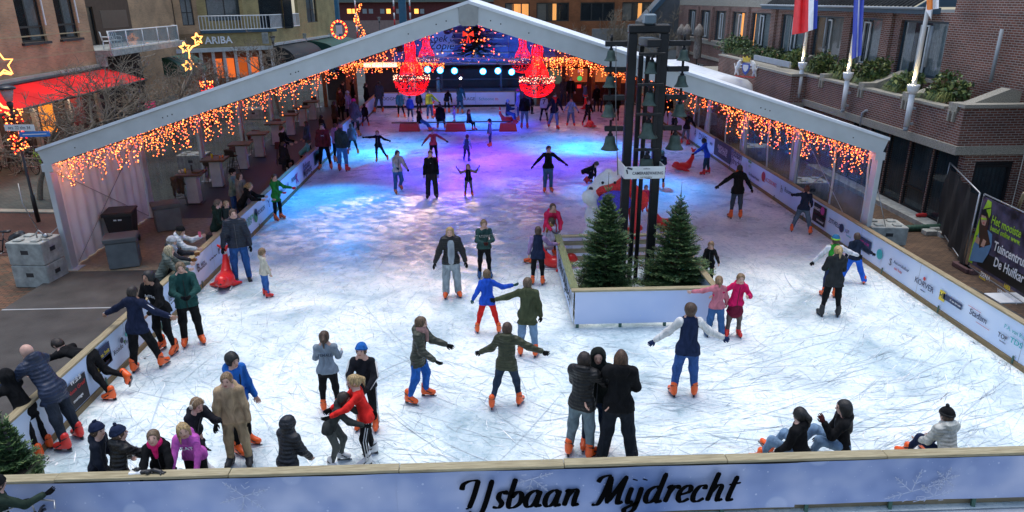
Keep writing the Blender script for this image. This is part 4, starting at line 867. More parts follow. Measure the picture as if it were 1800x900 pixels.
def window(parent, A, u, a0, a1, z0, z1, fm, mull=(), rails=(), depth=.1, curtains=(), inside=None, fw=.06, name='window', pane=None):
    A = Vector((A[0], A[1], 0)); u = Vector((u[0], u[1], 0)).normalized(); nn = u.cross(Vector((0, 0, 1)))
    Mx = Matrix(((u.x, -nn.x, 0, A.x), (u.y, -nn.y, 0, A.y), (0, 0, 1, 0), (0, 0, 0, 1)))     # local x along wall, y into the wall
    mb = MB()
    mb.box((a0, depth, z0), (a0+fw, depth+.06, z1), 0, Mx); mb.box((a1-fw, depth, z0), (a1, depth+.06, z1), 0, Mx); mb.box((a0+fw, depth, z0), (a1-fw, depth+.06, z0+fw), 0, Mx); mb.box((a0+fw, depth, z1-fw), (a1-fw, depth+.06, z1), 0, Mx)
    for f in mull: x = a0+(a1-a0)*f; mb.box((x-fw*.6, depth-.004, z0+fw), (x+fw*.6, depth+.056, z1-fw), 0, Mx)
    for f in rails: z = z0+(z1-z0)*f; mb.box((a0+fw, depth-.008, z-fw*.5), (a1-fw, depth+.052, z+fw*.5), 0, Mx)
    fr = mb.build(name, [fm], parent)
    MB().quad(Mx @ Vector((a0+.01, depth+.03, z0+.01)), Mx @ Vector((a1-.01, depth+.03, z0+.01)), Mx @ Vector((a1-.01, depth+.03, z1-.01)), Mx @ Vector((a0+.01, depth+.03, z1-.01))).build('pane', [pane or GLASS], fr)
    MB().quad(Mx @ Vector((a0-.1, depth+.5, z0-.1)), Mx @ Vector((a1+.1, depth+.5, z0-.1)), Mx @ Vector((a1+.1, depth+.5, z1+.1)), Mx @ Vector((a0-.1, depth+.5, z1+.1))).build('interior', [inside or DARKIN], fr)
    for c0, c1, cm in curtains:
        vs = []; n = max(6, int((c1-c0)*(a1-a0)/.04))
        for i in range(n+1):
            x = a0+(a1-a0)*(c0+(c1-c0)*i/n); d = depth+.14+.025*sin(i*1.9)
            vs += [Mx @ Vector((x, d, z0+.02)), Mx @ Vector((x, d, z1-.02))]
        MB().add(vs, [(2*i, 2*i+2, 2*i+3, 2*i+1) for i in range(n)], 0, True).build('curtain', [cm], fr)
    return fr
# ------------------------------------------------------------------ brick building on the tower side
BRK = brick('dark_red_brick', (.2, .078, .055), (.105, .05, .04), (.36, .33, .3), .23, .075, .011)
BE = empty('brick_building', (16, 30, 0), 0, 'dark red brick building with planted balcony terrace behind the flagpoles', 'building')
def be(mb, name, m, par=None): o = mb.build(name, m if isinstance(m, list) else [m], par or BE); return o
BE.location = (0, 0, 0)
X1, X2, YC = 14.3, 16.4, 20.75          # terrace face, upper wall, front corner of the terrace
# storefront under the terrace (runs away from the viewer)
be(MB().box((X1, YC, 2.44), (X2+.3, 48, 2.62)), 'terrace_slab', STONE)
be(MB().box((X1-.12, YC-.12, 2.38), (X1, 48, 2.64)), 'slab_edge', STONE); be(MB().box((X1, YC-.12, 2.38), (X2+.05, YC, 2.64)), 'slab_edge', STONE)
yy0 = PX(1668, 455, X1+.25).y
wins = []
y = 21.0; DOORF = mat('dark_frame', (.012, .014, .016), .4); BLINDW = mat('blue_grey_blind', (.05, .10, .13), .5, 0, .5, 1.2)
for i in range(5):
    wins.append((y, y+1.28)); y += 1.34
hol = [(a-YC, b_-YC, .0, 2.3) for a, b_ in wins]
# the wall along +y seen from -x: u must be -y so that the outward side is -x
def wallx(X, y0, y1, z0, z1, holes, name='wall', m=BRK, th=.25):     # holes in absolute y
    return wall((X, y1), (0, -1), y1-y0, z0, z1, [(y1-h[1], y1-h[0], h[2], h[3]) for h in holes], th, m, BE, name)
def winx(X, y1, ya, yb, z0, z1, **k):
    m_ = k.pop('m', DOORF); return window(BE, (X, y1), (0, -1), y1-yb, y1-ya, z0, z1, m_, **k)
wallx(X1+.3, YC, 48, GZ, 2.44, [(a, b_, .0, 2.32) for a, b_ in wins])
for i, (a, b_) in enumerate(wins): winx(X1+.3, 48, a, b_, .0, 2.32, rails=(.32,) if i in (1, 3) else (), curtains=((.02, .98, BLINDW),), depth=.03, fw=.07)
be(MB().box((X1-.25, 20.3, GZ), (X1+.29, 30, .02)), 'plinth', CONC)
# terrace parapet
par_y = [YC, 23.6, 26.3, 29.2, 33, 37.5]
wallx(X1-.02, YC, 44, 2.64, 3.62, [], 'parapet')
wall((X1-.035, YC-.02), (1, 0), X2-X1+.1, 2.64, 3.78, [], .22, BRK, BE, 'parapet')
for a, b_ in ((YC+.9, 23.6), (24.1, 26.6), (27.1, 29.9), (30.4, 34.6), (35.1, 44)): be(MB().box((X1-.08, a, 3.622), (X1+.28, b_, 3.70)), 'coping', STONE)
be(MB().box((X1-.1, YC-.1, 3.782), (X2+.15, YC+.3, 3.88)), 'coping', STONE)
for ya, z in ((YC+.3, 3.72), (23.6, 3.72), (26.6, 3.72), (29.9, 3.72), (34.6, 3.75)):     # cross walls of the planters, stepping up to the house
    wedge = [(0, -.1), (1.9, -.1), (1.9, .55), (1.55, .62), (.45, .2), (0, .2)]
    be(MB().prism(wedge, (X1-.06, ya, 3.66), (1, 0, 0), (0, 0, 1), (0, 1, 0), .42), 'planter_wall', STONE)
    be(MB().box((X1-.1, ya+.05, 3.3), (X1-.022, ya+.13, 3.62)), 'water_spout', STONE); be(MB().box((X1-.1, ya+.27, 3.3), (X1-.022, ya+.35, 3.62)), 'water_spout', STONE)
# upper storey set back behind the terrace
up = [(25.6, 28.6), (30.0, 32.6), (33.3, 36.4), (37.2, 40.4), (42, 45), (46, 48.6), (49.8, 52.2), (53.2, 55.8), (56.8, 59.2)]
wallx(X2, YC-6, 62, 2.62, 6.35, [(a, b_, 4.05, 6.05) for a, b_ in up])
WFR = mat('window_frame_grey', (.55, .58, .58), .5); DBL = mat('dark_blue_frame', (.02, .04, .055), .5)
for i, (a, b_) in enumerate(up):
    ins = DARKIN; cu = ((.55, .98, CURT), (.03, .2, CURT))
    if i == 2: cu = ((.0, .3, mat('warm_curtain', (.5, .25, .06), .7)), (.5, .95, PALEIN))
    if i == 5: ins = WARMIN; cu = ((.0, .45, PALEIN), (.6, .95, PALEIN))
    if i in (6, 7, 8): cu = ((.02, .98, PALEIN),)
    f = winx(X2, 62, a, b_, 4.05, 6.05, m=DBL, mull=(.5,), rails=(), curtains=cu, inside=ins, depth=.12, fw=.08, pane=glassm('painted_sky_glass', (.07, .1, .11), .5))  # lighter pane colour has the sky's reflection painted in
    MB().box((X2+.07, (a+b_)/2-.28, 4.2), (X2+.115, (a+b_)/2-.2, 5.9)).box((X2+.07, (a+b_)/2+.2, 4.2), (X2+.115, (a+b_)/2+.28, 5.9)).box((X2+.07, (a+b_)/2-.2, 5.84), (X2+.115, (a+b_)/2+.2, 5.9)).box((X2+.07, (a+b_)/2-.2, 4.2), (X2+.115, (a+b_)/2+.2, 4.26)).build('casement', [WFR], f)
    be(MB().box((X2-.12, a-.1, 3.93), (X2+.1, b_+.1, 4.045)), 'sill', STONE)
wallx(X2+.0, 44.3, 62, GZ, 2.6, [(50, 52, .6, 2.2), (54, 56, .6, 2.2), (58, 60, .6, 2.2)])
for a in (50, 54, 58): winx(X2, 62, a, a+2, .6, 2.2, m=WFR, mull=(.33, .66), rails=(.5,))
be(MB().box((X2-.08, 44.3, 2.7), (X2-.002, 62, 2.9)), 'string_course', STONE); be(MB().box((X2-.1, 44.3, 3.72), (X2-.002, 62, 3.92)), 'string_course', STONE)
for yy in (29.3, 36.8, 41.2, 45.5, 49.2, 52.7, 56.3): be(MB().box((X2-.14, yy-.22, 3.95), (X2-.002, yy+.22, 6.3)), 'pier', BRK)
ROOFT = mat('dark_roof_tiles', (.045, .045, .042), .7, 0, .5, 8, .6, 30)
mb = MB(); mb.quad((X2-.55, 27.0, 6.55), (X2-.55, 41.5, 6.55), (X2+3.5, 41.5, 9), (X2+3.5, 27.0, 9)); 
for i in range(48): mb.tube([(X2-.56, 27.1+i*.3, 6.57), (X2+3.5, 27.1+i*.3, 9.02)], .05, 5)
be(mb, 'tiled_roof', ROOFT)
be(MB().box((X2-.6, 26.2, 6.3), (X2-.01, 42.0, 6.52)), 'eaves_board', BLUEP); be(MB().tube([(X2-.66, 26.2, 6.5), (X2-.66, 42, 6.5)], .05, 6), 'gutter', GREYP)
be(MB().prism([(0, 0), (3.2, 0), (3.2, 2)], (X2-.5, 26.9, 6.53), (1, 0, 0), (0, 0, 1), (0, 1, 0), .1), 'gable_board', BLUEP)
be(MB().box((X2-.01, 42.1, 6.36), (X2+5, 62, 6.8)), 'flat_roof', STONE)
# nearer wing on the right
X3 = X2+.02
wall((X3, YC-.04), (0, -1), 5.5, GZ, 2.36, [], .3, BRK, BE)
wall((X3-.02, YC-.06), (0, -1), 6, 6.1, 10, [], .3, BRK, BE)
wallx(X2-.012, 14.8, 25.4, 6.36, 10.5, [])
pA = PX(1780, 100, X2); ya_ = PX(1792, 90, X2-.0).y
winx(X2-.4, 62, 15.2, 18.6, 3.7, 6.0, m=DBL, inside=mat('warm_blind', (.8, .6, .35), .7, emit=.25), curtains=((.05, .95, PALEIN),))
be(MB().box((X2-.38, 14.8, 2.62), (X2-.005, 19.3, 3.55)), 'bay_wall', BRK); be(MB().box((X2-.45, 14.8, 3.552), (X2-.005, 19.4, 3.7)), 'bay_sill', STONE); be(MB().box((X2-.38, 18.62, 3.7), (X2-.005, 19.3, 6.0)), 'bay_wall', BRK)
be(MB().box((X2-.6, 14.8, 6.0), (X2-.013, 19.8, 6.3)), 'eaves_board', BLUEP); be(MB().prism([(0, 0), (.6, 0), (.6, .9)], (X2-.62, 14.8, 6.32), (1, 0, 0), (0, 0, 1), (0, 1, 0), 5), 'tiled_roof', BLUEP)
# door under the terrace end, facing the viewer
wall((X1+.32, YC-.008), (1, 0), X2-X1-.3, GZ, 2.36, [(.35, 1.55, .0, 2.15)], .2, BRK, BE)
window(BE, (X1+.32, YC-.008), (1, 0), .35, 1.55, .0, 2.15, DOORF, rails=(.93,), curtains=((.02, .98, BLINDW),), depth=.05, fw=.09)
# drain pipes
def pipe(px, top, bot, X, m=GREYP, r=.055, yadd=0):
    P0, P1 = PX(px, top, X), PX(px, bot, X); be(MB().tube([(X, P1.y, P0.z), (X, P1.y, P1.z)], r, 8), 'drain_pipe', m)
pipe(1626, 45, 118, X2-.1); pipe(1741, 50, 145, X2-.2); pipe(1447, 30, 85, X2-.2)
P = PX(1513, 218, X1-.1); be(MB().tube([(X1-.1, P.y, P.z-.05), (X1-.1, P.y, P.z+.42), (X1-.04, P.y-.12, P.z+.52), (X1+.0, P.y-.2, P.z+.53)], .05, 8), 'drain_pipe', GREYP)
# planters' bushes
def leafball(mb, c, rx, ry, rz, n, size, mi_f, up=.2):
    for i in range(n):
        th = rnd.random()*2*pi; ph = math.acos(rnd.uniform(-.5, 1)); rr = rnd.random()**.35*(1+.18*sin(th*3+ph*4))
        p = Vector((c[0]+rx*rr*sin(ph)*cos(th), c[1]+ry*rr*sin(ph)*sin(th), c[2]+rz*rr*cos(ph)))
        d = Vector((rnd.gauss(0, 1), rnd.gauss(0, 1), rnd.gauss(up, 1))).normalized(); e = d.cross(Vector((rnd.gauss(0, 1), rnd.gauss(0, 1), rnd.gauss(0, 1)))).normalized()
        s_ = size*rnd.uniform(.6, 1.4); mb.add([p-e*s_*.4, p+d*s_, p+e*s_*.4, p-d*s_*.5], [(0, 1, 2, 3)], mi_f())
LEAF = [mat('leaf_dark', (.03, .06, .02), .6, 0, .3, 9), mat('leaf_green', (.06, .12, .03), .6, 0, .3, 9), mat('leaf_yellow', (.17, .2, .05), .6, 0, .3, 9), mat('leaf_brown', (.12, .07, .03), .7, 0, .3, 9)]
def bush(px, py, w_, h_, label, X=X1+.75, yellow=.7):
    P = PX(px, py, X); t = empty('terrace_shrub', (P.x, P.y, 3.55), 0, label, 'shrub', 'shrubs in the terrace planters'); mb = MB()
    for k in range(6): leafball(mb, (rnd.uniform(-.2, .2)*w_, rnd.uniform(-.4, .4)*w_, h_*rnd.uniform(.3, .6)), w_*.33, w_*.42, h_*.42, 260, .11, lambda: rnd.choices((0, 1, 2, 3), (.45, .35, yellow*.6, .08))[0])
    for k in range(160):                       # drooping grass blades over the edge
        a = rnd.uniform(pi*.6, pi*1.4); p = Vector((rnd.uniform(-.3, .1), rnd.uniform(-.5, .5)*w_, .2)); L = rnd.uniform(.3, .6)
        q = p+Vector((cos(a)*L*.6, sin(a)*L*.5, rnd.uniform(.1, .3))); r_ = q+Vector((cos(a)*L*.4, sin(a)*L*.3, -.3)); s_ = Vector((0, .012, 0))
        mb.add([p-s_, p+s_, q+s_, q-s_, r_], [(0, 1, 2, 3), (3, 2, 4)], 2 if rnd.random() < yellow else 1)
    mb.build('foliage', LEAF, t); MB().tube([(0, 0, -.2), (.02, .03, .3)], [.04, .02], 6).build('stem', [mat('bark', (.08, .06, .04), .9)], t)
for a in (((1400, 110), 1.15, 1.15, 'leafy shrub on the terrace below the red white blue flag'), ((1440, 118), 1.15, 1.15, 'dense rounded shrub on the terrace between the first two flagpoles'), ((1488, 125), .95, 1.0, 'yellowish trailing shrub behind the flagpole with the blue flag'), ((1535, 132), 1.05, 1.2, 'shrub with brown tips under the broad office window'),
          ((1592, 148), 1.05, 1.0, 'yellow green grassy shrub behind the third flagpole'), ((1668, 160), 1.05, 1.1, 'shrub at the corner of the terrace beside the bare brick wall')): bush(a[0][0], a[0][1], a[1], a[2], a[3])
bush(1300, 85, 2.6, 1.2, 'broad green hedge like shrub at the far end of the terrace', X1+1, .15); bush(1348, 92, 2.4, .8, 'low green shrub behind the grey terrace railing', X1+1.2, .2); bush(1365, 92, 1.2, .6, 'small yellow green shrub at the end of the grey terrace railing', X1+1.2, .5)
# low bay with the coat of arms
P = PX(1325, 125, X1-.6)
AR = be(MB().box((X1-.7, 31.6, 2.44), (X1-.03, 37.4, 3.62)), 'bay_wall', BRK); be(MB().box((X1-.78, 31.5, 3.622), (X1-.03, 37.5, 3.72)), 'coping', STONE); be(MB().box((X1-.8, 31.5, 2.2), (X1-.03, 37.5, 2.44)), 'slab_edge', STONE)
be(MB().box((X1-.5, 32.5, 3.9), (X1-.42, 37, 4.15)), 'balcony_rail', GREYP)
P = PX(1327, 118, X1-.72); CA = empty('coat_of_arms', (X1-1.15, P.y, P.z-.05), R(38), 'colourful painted coat of arms with two lions on the brick bay', 'emblem')
sh = [(-.2, .25), (-.22, 0), (-.12, -.22), (0, -.32), (.12, -.22), (.22, 0), (.2, .25)]
MB().prism(sh, (-.01, 0, 0), (0, 1, 0), (0, 0, 1), (-1, 0, 0), .05).build('shield', [mat('shield_blue', (.05, .12, .45), .5)], CA)
MB().prism([(x*.7, z*.6+.02) for x, z in sh], (-.065, 0, 0), (0, 1, 0), (0, 0, 1), (-1, 0, 0), .02).build('shield_field', [mat('shield_white', (.8, .8, .78), .5)], CA)
for s_ in (-1, 1):
    net('lion', [('cap', (-.04, s_*.48, -.05), (-.04, s_*.42, .2), .11, .1), ('cap', (-.04, s_*.42, .22), (-.05, s_*.36, .32), .09, .08), ('cap', (-.04, s_*.42, .15), (-.05, s_*.22, .18), .04, .03), ('cap', (-.04, s_*.45, .05), (-.05, s_*.24, .02), .04, .03), ('cap', (-.04, s_*.5, -.1), (-.04, s_*.4, -.34), .06, .04), ('cap', (-.04, s_*.52, -.1), (-.04, s_*.6, -.34), .06, .04), ('cap', (-.04, s_*.58, -.1), (-.03, s_*.68, .2), .03, .03)], .03, mat('lion_white', (.75, .74, .7), .5), CA)
MB().box((-.1, -.18, .32), (-.02, .18, .42)).prism([(-.2, 0), (-.22, .14), (-.1, .05), (0, .18), (.1, .05), (.22, .14), (.2, 0)], (-.02, 0, .42), (0, 1, 0), (0, 0, 1), (-1, 0, 0), .07).build('crown', [mat('crown_gold', (.7, .5, .05), .4)], CA)
MB().prism([(-.6, -.36), (-.5, -.44), (.5, -.44), (.6, -.36), (.45, -.38), (-.45, -.38)], (-.02, 0, 0), (0, 1, 0), (0, 0, 1), (-1, 0, 0), .05).build('scroll', [mat('scroll_red', (.6, .06, .04), .5)], CA)
# ------------------------------------------------------------------ flagpoles
def flag(par, poly_cols, pts, name='flag'):
    pass
FP = []
for (fx, fy, bx, by), lb in (((1412, -60, 1404, 165), 'white flagpole carrying the red white and blue flag'), ((1500, -60, 1482, 190), 'white flagpole carrying the blue and white flag'), ((1640, -60, 1593, 222), 'tall white flagpole nearest the terrace corner with the orange and white flag')):
    B0 = PX(bx, by, X1-.28); t = empty('flagpole', (B0.x, B0.y, B0.z), 0, lb, 'flagpole', 'flagpoles on the terrace front'); FP.append(t)
    MB().tube([(0, 0, 0), (0, 0, 1.05)], .09, 10).tube([(0, 0, -.16), (0, 0, 0)], .075, 8, 1).build('lower_tube', [WHITEP, GREYP], t)
    MB().lathe([(.09, 1.05), (.16, 1.16), (.19, 1.3), (.19, 1.36), (.001, 1.36)], (0, 0, 0), 12).build('lamp_collar', [WHITEP], t)
    MB().tube([(0, 0, 1.36), (0, 0, 4.2), (0, 0, 7.6)], [.075, .06, .04], 10).build('pole', [WHITEP], t)
    MB().box((.0, -.04, .55), (.2, .04, .63)).box((.0, -.04, .05), (.2, .04, .13)).build('bracket', [GREYP], t)
    L = bpy.data.lights.new('collar_lamp', 'POINT'); L.energy = 5; L.color = (1, .75, .35); L.shadow_soft_size = .03; o = bpy.data.objects.new('collar_lamp', L); col.objects.link(o); o.parent = t; o.location = (-.12, -.02, 1.5)
def cloth_flag(name, P, wdt, hgt, cols, label, slope, M_=None):
    """a limp flag hanging in folds from a pole; stripes given bottom/outer edge first"""
    t = empty(name, P, 0, label, 'flag'); n, m_ = 26, 22
    for ci, (f0, f1, cm) in enumerate(cols):
        vs = []; k = max(2, int(m_*(f1-f0)))
        for i in range(n+1):
            v = i/n
            for j in range(k+1):
                f = f0+(f1-f0)*j/k
                vs.append(slope(f, v))
        MB().add(vs, [(i*(k+1)+j, i*(k+1)+j+1, (i+1)*(k+1)+j+1, (i+1)*(k+1)+j) for i in range(n) for j in range(k)], 0, True).build('stripe', [cm], t)
    return t
def pf(P0):
    return lambda px, py, off=0: PX(px, py, P0.x-.12+off)-P0
P0 = FP[0].location.copy(); q = pf(P0)
RF, WF, BF = mat('flag_red', (.75, .025, .03), .7), mat('flag_white', (.8, .8, .8), .7), mat('flag_blue', (.03, .06, .4), .7)
def hang(P0, outline_top, outline_bot, fold=.07, nf=3.3, ph=0):
    """outline_top/bot: positions (px,py) interpolated with f across and v down"""
    q = pf(P0)
    def s_(f, v):
        def li(L): k = f*(len(L)-1); i = min(int(k), len(L)-2); a = k-i; return (L[i][0]*(1-a)+L[i+1][0]*a, L[i][1]*(1-a)+L[i+1][1]*a)
        a, b_ = li(outline_top), li(outline_bot); px, py = a[0]*(1-v)+b_[0]*v, a[1]*(1-v)+b_[1]*v
        return q(px, py, fold*sin(f*nf*pi+v*1.7+ph)-.05)
    return s_
cloth_flag('flag', P0, 1, 1, [(0, .68, RF), (.68, .86, WF), (.86, 1, BF)], 'red, white and blue flag hanging limp on the first flagpole', hang(P0, [(1402, -60), (1412, -60), (1440, -50)], [(1392, 61), (1412, 58), (1436, 50)], .09, 4))
cloth_flag('flag_ribbon', P0, 1, 1, [(0, 1, RF)], 'red ribbon streaming at the top of the red, white and blue flag', hang(P0, [(1430, -8), (1470, -30)], [(1425, 6), (1466, -16)], .03, 2))
P0 = FP[1].location.copy()
cloth_flag('flag', P0, 1, 1, [(0, .45, BF), (.45, .62, WF), (.62, 1, BF)], 'narrow folded blue and white flag on the middle flagpole', hang(P0, [(1503, -60), (1522, -60)], [(1497, 104), (1514, 97)], .05, 3))
P0 = FP[2].location.copy()
cloth_flag('flag', P0, 1, 1, [(0, .5, mat('flag_orange', (.85, .22, .02), .7)), (.5, 1, WF)], 'orange and white flag furled on the flagpole nearest the corner', hang(P0, [(1628, -60), (1652, -60)], [(1629, 18), (1650, 15)], .06, 3))
cloth_flag('flag_tail', P0, 1, 1, [(0, 1, WF)], 'white tail end hanging below the orange and white flag', hang(P0, [(1627, 17), (1640, 16)], [(1636, 33), (1637, 36)], .04, 2))

# ------------------------------------------------------------------ buildings on the terrace side
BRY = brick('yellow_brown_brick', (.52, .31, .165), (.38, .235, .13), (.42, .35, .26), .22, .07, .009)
BRO = brick('ochre_brick', (.46, .37, .17), (.36, .28, .13), (.3, .26, .16), .22, .07, .008)
WX = -22.0
B1 = empty('apartment_building', (0, 0, 0), 0, 'brown brick building with tall windows above the red awning', 'building')
ya, yb = PX(165, 85, WX).y, 0
def holes_px(L):
    out = []
    for x0, x1, ytop, ybot in L: a = PX(x0, ybot, WX); b_ = PX(x1, ybot, WX); out.append((a.y, b_.y, a.z, 9.2))
    return out
ho = holes_px([(40, 85, 0, 76), (107, 142, 0, 69)])
# faces +x: u along +y
wall((WX, 20), (0, 1), ya-20, 3.55, 10, [(h[0]-20, h[1]-20, h[2], h[3]) for h in ho], .3, BRY, B1)
BLF = mat('black_window_frame', (.015, .015, .015), .4)
for h in ho: window(B1, (WX, 20), (0, 1), h[0]-20, h[1]-20, h[2], h[3], BLF, mull=(.45,), rails=(.17,), curtains=((.5, .96, CURT),), depth=.12, fw=.09); MB().box((WX-.02, h[0]-.1, h[2]-.12), (WX+.16, h[1]+.1, h[2]-.003)).build('sill', [DARK], B1); MB().box((WX+.003, h[1]+.05, h[2]+.75), (WX+.05, h[1]+.12, 9.2)).build('shutter_guide', [WHITEP], B1)
MB().box((WX+.002, 20, PX(120, 58, WX).z-.03), (WX+.012, ya, PX(120, 58, WX).z+.03)).build('brick_band', [mat('pale_brick', (.4, .32, .18), .9)], B1)
MB().box((WX+.002, 20, PX(130, 92, WX).z-.04), (WX+.012, ya, PX(130, 92, WX).z+.03)).build('brick_band', [mat('pale_brick', (.4, .32, .18), .9)], B1)
MB().box((WX-.3, 20, 3.38), (WX+.14, ya+.1, 3.545)).build('cornice', [mat('cream_cornice', (.42, .4, .33), .8)], B1)
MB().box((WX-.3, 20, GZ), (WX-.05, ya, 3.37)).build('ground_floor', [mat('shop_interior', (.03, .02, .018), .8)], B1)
for y, c_ in ((30, 1), (33.5, 0), (36.2, 1), (39, 0)): MB().box((WX-.045, y, .6), (WX-.02, y+1.2, 2.4)).build('shop_window', [mat('amber_shop_window', (.8, .3, .04), .4, emit=.35) if c_ else mat('red_shop_window', (.12, .015, .015), .4)], B1)
for y in (29.5, 32.5, 35.5, 38.5, 41.5): MB().box((WX-.04, y, GZ), (WX+.15, y+.25, 3.37)).build('column', [mat('grey_column', (.2, .2, .19), .8)], B1)
MB().box((WX+.005, 30.2, 3.56), (WX+.16, 31.6, 4.6)).build('chimney_block', [CONC], B1)
AW = empty('awning', (0, 0, 0), 0, 'bright red sloping awning over the shop front', 'awning'); AM = mat('awning_red', (.88, .02, .02), .65, 0, .12, 1.2)
_n = AM.node_tree; _t = _n.nodes.new('ShaderNodeBsdfTranslucent'); _t.inputs['Color'].default_value = (1, .02, .02, 1); _x = _n.nodes.new('ShaderNodeMixShader'); _x.inputs[0].default_value = .45
_n.links.new(_n.nodes['Principled BSDF'].outputs[0], _x.inputs[1]); _n.links.new(_t.outputs[0], _x.inputs[2]); _n.links.new(_x.outputs[0], _n.nodes['Material Output'].inputs['Surface'])
for _y in (27, 31, 35, 39): L = bpy.data.lights.new('shop_lamp', 'POINT'); L.energy = 60; L.color = (1, .75, .5); L.shadow_soft_size = .08; o = bpy.data.objects.new('shop_lamp', L); col.objects.link(o); o.location = (WX+.9, _y, 2.35)
ta = PX(160, 115, WX+.15); f0 = PX(60, 183, WX+2.4); f1 = PX(237, 144, WX+2.4)
ae = ya+.4
for y0, y1 in ((22, 33.2), (33.25, ae)):
    MB().add([(WX+.15, y0, 3.3), (WX+.15, y1, 3.3), (WX+2.4, y1, f1.z), (WX+2.4, y0, f1.z), (WX+.15, y0, 3.26), (WX+.15, y1, 3.26), (WX+2.4, y1, f1.z-.03), (WX+2.4, y0, f1.z-.03)], [(0, 3, 2, 1), (4, 5, 6, 7), (0, 1, 5, 4), (3, 7, 6, 2), (0, 4, 7, 3), (1, 2, 6, 5)]).build('fabric', [AM], AW)
    MB().tube([(WX+2.43, y0, f1.z-.02), (WX+2.43, y1, f1.z-.02)], .05, 6).build('front_bar', [DARK], AW)
    MB().tube([(WX+.18, y1-.3, 3.1), (WX+1.2, y1-.1, 2.9), (WX+2.4, y1-.2, f1.z-.05)], .025, 5).build('folding_arm', [STEEL], AW)
MB().tube([(WX+.2, 22, 3.32), (WX+.2, ae, 3.32)], .09, 8).build('roller_box', [DARK], AW)
# recessed balcony
B2 = empty('apartment_building', (0, 0, 0), 0, 'brown brick corner block with the glass fronted balcony and white chairs', 'building')
yb = PX(277, 70, WX-1).y
zb = PX(200, 84, WX).z
MB().box((WX-2.6, ya+.1, zb-.35), (WX+.9, yb, zb-.02)).build('balcony_slab', [CONC], B2)
MB().box((WX-.4, ya+.0, zb-.9), (WX+.5, ya+.25, zb-.36)).build('bracket', [CONC], B2)
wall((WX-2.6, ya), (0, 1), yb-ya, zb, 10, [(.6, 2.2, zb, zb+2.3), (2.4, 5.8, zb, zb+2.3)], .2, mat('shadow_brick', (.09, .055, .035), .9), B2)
window(B2, (WX-2.6, ya), (0, 1), .6, 2.2, zb, zb+2.3, BLF, mull=(.5,), curtains=((.05, .5, CURT),)); window(B2, (WX-2.6, ya), (0, 1), 2.4, 5.8, zb, zb+2.3, BLF, mull=(.5,))
RPM = mat('balcony_glass', (.18, .27, .3), .1, 0, .2, 2, alpha=.6); rb = [(WX+.85, ya+.15), (WX+.85, yb-.9), (WX+.2, yb-.1)]
for (xa, y0), (xb_, y1) in zip(rb[:-1], rb[1:]):
    MB().tube([(xa, y0, zb+1.0), (xb_, y1, zb+1.0)], .035, 6).build('hand_rail', [WHITEP], B2); MB().tube([(xa, y0, zb+.06), (xb_, y1, zb+.06)], .03, 6).build('lower_rail', [WHITEP], B2)
    MB().quad((xa-.01, y0, zb+.08), (xb_-.01, y1, zb+.08), (xb_-.01, y1, zb+.95), (xa-.01, y0, zb+.95)).build('glass_panel', [RPM], B2)
for f in (0, .22, .44, .66, .83, 1): MB().tube([(WX+.85, ya+.15+(yb-.9-ya-.15)*f, zb), (WX+.85, ya+.15+(yb-.9-ya-.15)*f, zb+1.0)], .03, 6).build('rail_post', [WHITEP], B2)
MB().box((WX-.4, ya+2.2, zb+1.1), (WX-.36, ya+5.4, zb+2.1)).build('wind_screen', [mat('brown_screen', (.07, .045, .035), .3)], B2)
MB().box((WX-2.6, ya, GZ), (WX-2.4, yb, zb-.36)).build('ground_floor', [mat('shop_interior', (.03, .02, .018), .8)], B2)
def plastic_chair(loc, rz, label):
    t = empty('balcony_chair', loc, rz, label, 'chair', 'white plastic chairs on the balcony'); W_ = mat('white_plastic', (.7, .75, .75), .4)
    MB().bbox((-.24, -.22, .42), (.24, .24, .46), .01).build('seat', [W_], t)
    mb = MB().tube([(-.24, -.22, .44), (-.25, -.3, .95), (.25, -.3, .95), (.24, -.22, .44)], .022, 6)
    for x in (-.12, 0, .12): mb.tube([(x, -.22, .45), (x, -.3, .94)], .018, 5)
    mb.build('backrest', [W_], t)
    for x in (-.22, .22):
        for y in (-.2, .2): MB().tube([(x, y, .42), (x*1.15, y*1.15, 0)], .02, 5).build('leg', [W_], t)
    for x in (-.27, .27): MB().tube([(x, -.25, .68), (x, .22, .66), (x, .24, .44)], .02, 5).build('armrest', [W_], t)
plastic_chair((WX+.3, ya+1.0, zb), R(-60), 'white plastic garden chair at the end of the balcony, first of the pair'); plastic_chair((WX+.25, ya+2.1, zb), R(-120), 'white plastic garden chair beside the round balcony table')
MB().box((-34, ya+.5, GZ), (WX-2.8, 62, 12)).build('rear_block', [BRY], B2)
# second building: gallery with white railing and the ARIBA front
A1 = Vector((-23.6, yb+.05, 0)); A2 = G(478, 80, 3.2); A2.z = 0; A3 = G(592, 62, 3.2); A3.z = 0
B3 = empty('shop_building', (0, 0, 0), 0, 'ochre brick building with the ARIBA front and white gallery railing', 'building')
A1 = G(283, 88, 3.2); A1.z = 0
u1 = (A2-A1); L1 = u1.length; u1.normalize(); u2 = (A3-A2); L2 = u2.length; u2.normalize()
def on(A, u, px, py): n = Vector((-u.y, u.x, 0)); return PN(px, py, A, n)
def al(A, u, px, py): P = on(A, u, px, py); return (P-A).dot(u), P.z
wh = []
for x0, x1, yb_ in ((288, 310, 47), (322, 343, 45)): a, z = al(A1, u1, x0, yb_); b_, _ = al(A1, u1, x1, yb_); wh.append((a, b_, z, 9))
ag, zg = al(A1, u1, 352, 54); 
wall(A1, u1, ag, 3.5, 10, wh, .3, BRY, B3)
for h in wh: window(B3, A1, u1, *h, BLF, mull=(.5,), rails=(.25,), curtains=((.1, .9, CURT),), depth=.1)
wall(A1, u1, L1, 3.22, zg-.25, [], .3, BRO, B3, 'fascia')
